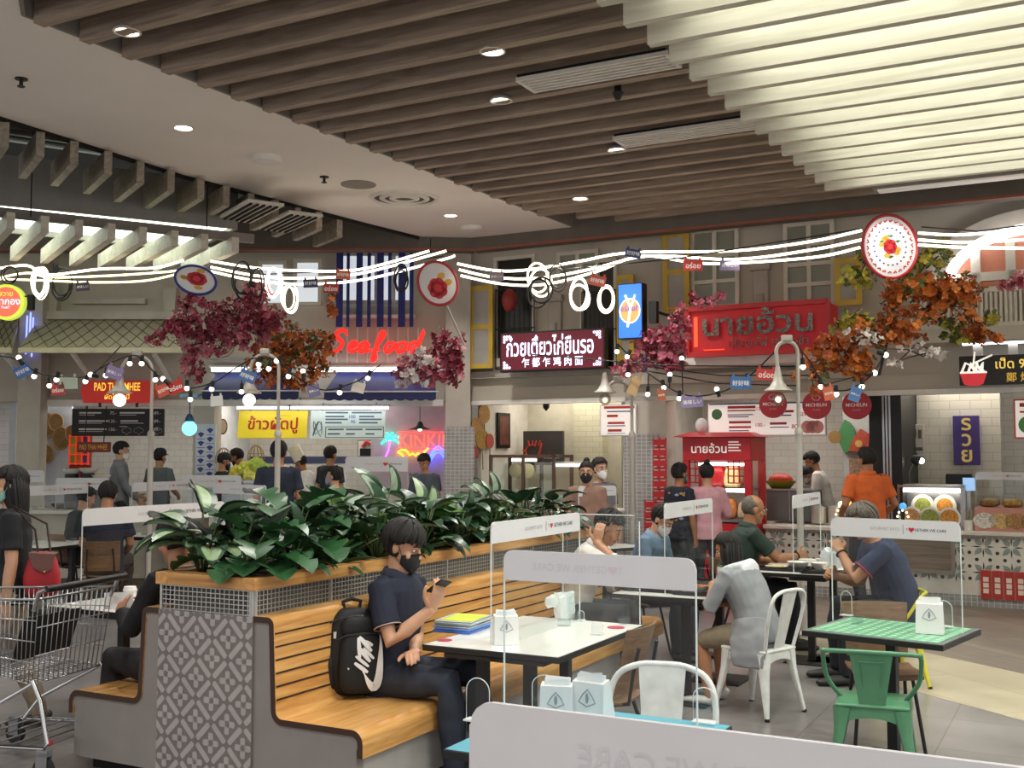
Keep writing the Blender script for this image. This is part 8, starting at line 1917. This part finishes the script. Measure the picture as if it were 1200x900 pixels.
# white shirt man, phone at the ear
p2 = human('man in a white shirt bent over the table holding a phone to his ear', 714, 598, 8.45, -112, sit=.43, lean=26, head=(28, 0, 0), hands=((-.05, .44, .22), (.17, .25, .50)), elbows=((-.5, -.3, -.8), (.5, .4, -1)), top=('e3dcd6', 'half', 'e8e2dc'), bottom=('2b2d33', 'long'), hair='short', skin='b', fine=True, curl=(.4, .35), fdir=(None, (-.25, .1, .95)), pnorm=((0, 0, -1), (-1, .1, 0)))
Wr, f_, n_, T_ = p2['arm'][('hand', 1)]
m = MB(at(p2['t']) @ Mat.Translation(Wr + f_ * .1 + n_ * .03) @ Mat((tuple(T_), tuple(n_), tuple(f_))).transposed().to_4x4()); m.box((0, 0, 0), (.07, .009, .145), .004); simple(m, 'phone', BLACK, 'phone pressed to the ear of the man in the white shirt', 'phone')
p3 = human('man in a blue denim shirt and white mask looking down at the table', 777, 592, 9.55, -125, sit=.45, lean=20, head=(38, 0, 0), hands=((-.12, .40, .2), (.12, .42, .2)), top=('5f7488', 'long', '7d92a6'), bottom=('26282e', 'long'), hair='short', skin='a', mask='e4e6e7', fine=True)
plychair('brown plywood chair under the man in the blue denim shirt', (p3['loc'].x, p3['loc'].y, 0), R(-125), None)
# girl in grey hoodie
p4 = human('girl with long black hair in a grey and white hoodie, seen from behind', 852, 625, 7.75, 50, sit=.45, lean=24, head=(18, 5, 0), hands=((-.06, .37, .30), (.14, .40, .16)), elbows=((-.5, .2, -1), None), top=('8b8e92', 'half'), bottom=('857a66', 'shorts'), hair='long', skin='b', fine=True, shoes='d9d6d0', build=1.22, curl=(.9, .5), feet=((-.14, .36, .09), (.12, .40, .09)))
s_ = p4['s']; m = tl(p4['t']); n_ = 20; Nb = p4['J']['nb']; vs = []
for k in range(n_):
    a = 2 * PI * k / n_
hood = MB(); hood.tube([Nb + p4['right'] * (.12 * math.cos(a) * s_) + p4['fw'] * ((.095 * math.sin(a) - .02) * s_) + p4['d2'] * ((-.015 + .012 * math.sin(a)) * s_) for a in [2 * PI * k / 16 for k in range(16)]], .035 * s_, 8, closed=True)
hood.sph(tuple(Nb - p4['fw'] * .10 * s_ - p4['d2'] * .07 * s_), (.13 * s_, .045 * s_, .075 * s_), 14, 10)
v, f = remeshed(hood, .009, 3, .006, 14); m = tl(p4['t']); m.add(v, f); m.build('hood', pm('d5d8da', .85), p4['t'], 3)
fl_ = MB(); P_ = p4['J']['pel']; fl_.tube([P_ + Vec((-.15, .0, .10)) * s_, P_ + Vec((-.225, -.03, -.03)) * s_, P_ + Vec((-.275, -.05, -.14)) * s_, P_ + Vec((-.28, -.05, -.23)) * s_], [(.14 * s_, .06 * s_), (.16 * s_, .04 * s_), (.15 * s_, .024 * s_), (.13 * s_, .02 * s_)], 14, (0, 1, 0)); v, f = remeshed(fl_, .01, 3, .008, 10); m = tl(p4['t']); m.add(v, f); m.build('hoodie_flap', pm('8b8e92', .85, var=.12, scale=10, bump=.1), p4['t'], 3)
hem = MB(); P_ = p4['J']['pel']; hem.tube([P_ - Vec((0, 0, .12 * s_)), P_ - Vec((0, 0, .07 * s_))], [(.24 * s_, .18 * s_), (.235 * s_, .178 * s_)], 20, (1, 0, 0)); v, f = remeshed(hem, .012, 3, .006, 12); m = tl(p4['t']); m.add(v, f); m.build('hem_band', pm('707377', .85), p4['t'], 3)
tolix('white metal chair under the girl in the grey hoodie', (p4['loc'].x - .02, p4['loc'].y - .05, 0), R(42), WORN, 'plain')
# bald man in dark green
p5 = human('bald man with glasses in a dark green polo reaching across the table', 883, 580, 9.95, -88, sit=.45, lean=12, head=(8, 6, 0), hands=((-.15, .45, .20), (.05, .50, .26)), elbows=(None, (.6, -.2, -.8)), top=('263830', 'short', '263830'), bottom=('22242a', 'long'), hair='bald', skin='c', fine=True, hairmat=HAIRG, build=1.12, curl=(.5, .3))
plychair('brown plywood chair under the bald man in dark green', (p5['loc'].x, p5['loc'].y, 0), R(-88), None)
m = MB(at(p5['t']) @ p5['HM'])
for sx in (-1, 1): m.tube([(sx * .032 + .021 * math.cos(2 * PI * k / 14), .099, .0 + .017 * math.sin(2 * PI * k / 14)) for k in range(14)], .0016, 5, closed=True); m.tube([(sx * .053, .098, .004), (sx * .075, .07, .006), (sx * .08, -.01, .006)], .0016, 5)
m.tube([(-.011, .1, .003), (.011, .1, .003)], .0016, 5); m.build('glasses', pm('8d8f92', .3, .7), p5['t'], 1)
def band_on(p, side, fr, mat, name, r=.034, th=.009):
    S_, E_, W_ = p['arm'][side]; q = E_.lerp(W_, fr); tt = (W_ - E_).normalized(); o = tt.orthogonal().normalized(); o2 = tt.cross(o); m = MB(at(p['t'])); m.tube([q + (o * math.cos(a) + o2 * math.sin(a)) * r * p['s'] for a in [2 * PI * k / 16 for k in range(16)]], [(th * .45, th)] * 16, 6, tuple(tt), True); return m.build(name, mat, p['t'], 1)
band_on(p5, 1, .9, BLACK, 'bracelet')
q = p5['J']['chest']; m = MB(at(p5['t'])); a0 = q + p5['right'] * .09 + p5['fw'] * .128
m.tube([a0 + p5['d2'] * .1, a0 + p5['d2'] * .03 + p5['fw'] * .008, a0 - p5['d2'] * .02 + p5['fw'] * .006], [(.02, .006), (.026, .006), (.016, .006)], 8, tuple(p5['right'])); m.build('yellow_emblem', pm('c9a84a', .6), p5['t'], 1)
# man in navy with red cuffs
p6 = human('man in a navy shirt with red cuffs eating, seated on a yellow chair', 1010, 590, 8.5, 88, sit=.45, lean=24, head=(24, 0, 0), hands=((.02, .42, .40), (.08, .44, .22)), elbows=((-.5, .3, -1), None), top=('2c3550', 'short'), bottom=('24262c', 'long'), hair='short', skin='b', fine=True, hairmat=HAIRG, build=1.08, curl=(.9, .8))
m = MB(at(p6['t']))
for k_ in (1, -1):
    S_, E_, W_ = p6['arm'][k_]; q = S_.lerp(E_, .70); tt = (E_ - S_).normalized(); o = tt.orthogonal().normalized(); o2 = tt.cross(o); m.tube([q + (o * math.cos(a) + o2 * math.sin(a)) * .067 * p6['s'] for a in [2 * PI * k / 18 for k in range(18)]], [(.006, .014)] * 18, 6, tuple(tt), True)
m.build('red_cuff', pm('b8323c', .8), p6['t'], 1)
band_on(p6, -1, .88, BLACK, 'wrist_watch')
tolix('yellow metal armchair under the man in the navy shirt', (p6['loc'].x - .14, p6['loc'].y - .06, 0), R(96), YEL, 'arms')
# standing customers at the right
p7 = human('man in a bright orange shirt standing at the counter, back turned', 1015, 525, 12.15, 12, head=(5, 12, 0), top=('d2622a', 'short', 'd2622a'), bottom=('2a2c30', 'long'), hair='short', skin='c', hands=((-.2, .2, .1), (.2, .15, .05)), build=1.12)
p8 = human('woman in a pink shirt with hair in a bun, back turned to the view', 828, 543, 12.35, -5, top=('cf9aa4', 'half'), bottom=('3a3b44', 'long'), hair='bun', skin='a', hands=((-.15, .25, .15), (.15, .25, .15)))
FLOR = pm('1f2230', .8, var=.9, scale=9)
p9 = human('man in a dark patterned shirt and green mask beside the woman in pink', 797, 543, 12.4, -55, top=('1f2230', 'short'), bottom=('2a2c30', 'long'), hair='short', skin='c', mask='6f9a8f')
rg = random.Random(4); m = MB(at(p9['t'])); Ch = p9['J']['chest']
for k in range(26):
    a = rg.uniform(0, 2 * PI); z = rg.uniform(-.22, .16); rr_ = Vec((math.cos(a) * .168, math.sin(a) * .128, z)) * p9['s']; c = Ch + rr_; tn = Vec((-math.sin(a), math.cos(a), 0)); o = Vec((math.cos(a), math.sin(a), 0)) * .012
    m.add([c + o - tn * .03, c + o + Vec((0, 0, -.014)), c + o + tn * .03, c + o + Vec((0, 0, .018))], [(0, 1, 2, 3)]); m.mi = (m.mi + 1) % 2
m.build('shirt_pattern', [pm('8f9cc0', .8), pm('b08a4a', .8)], p9['t'])
p10 = human('person with a black mask and brown top behind the far end of the planter', 687, 541, 12.0, 172, top=('8a6a5c', 'short'), bottom=('2a2c30', 'long'), hair='bun', skin='a', mask='17171a')
p11 = human('person with a white mask behind the one with the black mask', 703, 537, 12.35, -150, top=('6b6468', 'short'), bottom=('2a2c30', 'long'), hair='short', skin='a', mask='e6e4e2')
# staff of the red stall
mb = MB(FR.M); mb.b2((fx(FR, 790), .62, 0), (fx(FR, 1020), 2.6, .12)); struct(mb, 'floor', pm('8f8b86', .6)); mb = MB(FL.M); mb.b2((-9, -.7, 0), (-.1, 2.6, .14)); struct(mb, 'floor', pm('8f8b86', .6))
w = FR.w(FR.at(953, 530, .95)[0], .95, 0); p12 = human('cook in a white T-shirt bending over work in the red stall', 951, 530, w.y, 70, base=.12, lean=14, head=(30, 0, 0), top=('dcd9d4', 'short'), bottom=('2a2c30', 'long'), hair='short', skin='b', hands=((-.15, .35, .1), (.15, .35, .1)))
w = FR.w(FR.at(945, 548, .75)[0], .75, 0); p13 = human('cook in black cap and white mask, lower one, red stall', 945, 547, w.y + .1, 120, base=.12, head=(25, 10, 0), top=('8a8880', 'short'), bottom=('2a2c30', 'long'), hair='cap', skin='b', mask='dfe2e2', hands=((-.15, .3, .1), (.15, .3, .1)))
# woman walking at the far left
p14 = human('woman with long hair, black top and red shoulder bag at the left edge', 12, 547, 7.0, 112, head=(5, 5, 0), top=('1b1b1f', 'short'), bottom=('a3937f', 'long'), hair='long', skin='a', mask='8fc4b4', fine=True, hands=((-.20, .02, -.10), (.2, .1, -.05)), feet=((-.1, .1, .085), (.1, -.2, .085)), shoes='4a443f', curl=(.6, .6))
wb = band_on(p14, -1, .93, pm('b8a9a0', .5), 'wrist_watch', .031, .014)
bg_ = W(50, 662, 6.9); t = thing('shoulder_bag', 'red bag with brown leather flap hanging behind the woman at the left edge', 'bag', tuple(bg_), R(10)); T = Mat.Translation(bg_) @ Mat.Rotation(R(10), 4, 'Z')
m = MB(T); pillow(m, (0, 0, -.06), (.105, .06, .14), 4, .25); m.build('body', pm('a3202a', .6, var=.15), t, 3); m = MB(T); m.add([(-.075, -.058, .08), (.085, -.058, .07), (.07, -.072, -.02), (.03, -.074, -.045), (-.04, -.072, -.01), (-.075, .05, .085), (.085, .05, .075)], [(0, 4, 3, 2, 1), (0, 1, 6, 5)]); m.build('flap', pm('5d3a30', .5), t); m = MB(T); m.sph((.03, -.078, -.035), .008, 8, 6); m.build('stud', pm('c9a85a', .3, .8), t); m = MB(T); sh_ = hexpt(p14, p14['J']['sh'] - p14['right'] * .15) - bg_; sh_ = Mat.Rotation(R(-10), 3, 'Z') @ sh_; m.tube([(-.03, .0, .08), (-.05, .0, .22), tuple(sh_ + Vec((0, 0, .075))), (-.0, .08, .25), (.04, .02, .08)], .007, 6); m.build('strap', pm('3a2420', .5), t, 1)
# person in black behind the planter
sw = at(pb) @ Vec((-1.02, .42, 0))
p15 = human('person in black sitting on the far side of the planter, holding a paper', 205, 606, sw.y, 62, sit=.43, lean=10, head=(15, 0, 0), top=('151517', 'long'), bottom=('1d1d20', 'long'), hair='short', skin='b', hands=((-.10, .40, .26), (.1, .38, .24)), elbows=((-.5, -.3, -.7), None), curl=(.7, .5), fine=True)
q = hexpt(p15, p15['arm'][('hand', -1)][0] + p15['arm'][('hand', -1)][1] * .12); m = MB(Mat.Translation(q) @ Mat.Rotation(R(20), 4, 'Z') @ Mat.Rotation(R(-25), 4, 'X')); m.box((0, 0, .03), (.16, .004, .10)); m.box((.01, .004, .03), (.15, .003, .095)); simple(m, 'paper_sheet', PAPW, 'white paper held by the person in black behind the planter', 'paper')
# left stalls
Yc = JY + .05
p16 = human('woman in a grey shirt and white mask behind the noodle stall counter', 143, 518, JY - .45, -72, base=.14, head=(10, 0, 0), top=('7d7f85', 'long', '7d7f85'), bottom=('2a2c30', 'long'), hair='short', skin='a', mask='eceae6', hands=((-.15, .25, .05), (.15, .25, .0)))
p17 = human('worker in a dark cap seen from behind at the right of the noodle stall', 188, 526, JY - .2, -20, base=.14, top=('5c6468', 'short'), bottom=('2a2c30', 'long'), hair='cap', skin='b', hands=((-.15, .25, .1), (.15, .25, .1)))
p18 = human('cook in a dark cap, left one, behind the lettuce', 263, 531, JY - .3, -60, base=.14, head=(20, 0, 0), top=('1f2226', 'short'), bottom=('2a2c30', 'long'), hair='cap', skin='b', mask='19191b'); p19 = human('cook in a grey cap, right one, behind the lettuce', 278, 526, JY + .1, 70, base=.14, head=(25, 0, 0), top=('23262b', 'short'), bottom=('2a2c30', 'long'), hair='cap', skin='b', mask='19191b')
p20 = human('man in a navy T-shirt seen from behind before the yellow sign', 327, 517, 13.1, 5, top=('27303f', 'short'), bottom=('2a2c30', 'long'), hair='short', skin='b', build=1.05, hands=((-.2, .1, -.05), (.2, .1, -.05)))
p21 = human('cook with a tall white chef hat bending down', 352, 533, JY + .1, 60, base=.14, lean=20, head=(25, 10, -10), top=('e2e0de', 'long'), bottom=('2a2c30', 'long'), hair='chef', skin='c', hands=((-.15, .35, .1), (.15, .35, .1)))
p22 = human('woman with a blue mask looking left before the white menu', 391, 547, 13.2, 75, top=('3d4048', 'short'), bottom=('2a2c30', 'long'), hair='short', skin='a', mask='8fb3d6'); m = MB(at(p22['t']) @ p22['HM'])
for sx in (-1, 1): m.tube([(sx * .032 + .022 * math.cos(2 * PI * k / 14), .1, .0 + .018 * math.sin(2 * PI * k / 14)) for k in range(14)], .002, 5, closed=True)
m.tube([(-.011, .1, .003), (.011, .1, .003)], .002, 5); m.build('glasses', BLACK, p22['t'], 1)
p23 = human('dark haired worker behind the woman with the blue mask', 388, 523, JY - .1, -30, base=.14, top=('2a2d33', 'short'), bottom=('2a2c30', 'long'), hair='short', skin='b')
p24 = human('diner with black hair seated nearest the woman in grey, back turned', 127, 565, 12.0, 10, sit=.46, lean=8, head=(20, 0, 0), top=('23293a', 'short'), bottom=('2a2c30', 'long'), hair='short', skin='b', build=1.05); p25 = human('diner with black hair seated left of the other diner, side view', 102, 571, 13.0, -40, sit=.46, lean=12, head=(20, 0, 0), top=('2b2e35', 'short'), bottom=('2a2c30', 'long'), hair='short', skin='a')
plychair('brown plywood chair under the right one of two seated diners', (p24['loc'].x, p24['loc'].y, 0), R(10)); plychair('brown plywood chair under the left one of two seated diners', (p25['loc'].x, p25['loc'].y, 0), R(-40))
p26 = human('worker with dark hair beside the blue neon waves', 497, 532, JY - .2, 160, base=.0, head=(30, 0, 0), top=('4a4f5a', 'short'), bottom=('2a2c30', 'long'), hair='short', skin='b')
CRM = pm('d6cfbf', .5)
plychair('pale plastic chair behind the printed screen left of the planter', tuple(G(143, 640, .5).xy) + (0,), R(150), None, CRM)
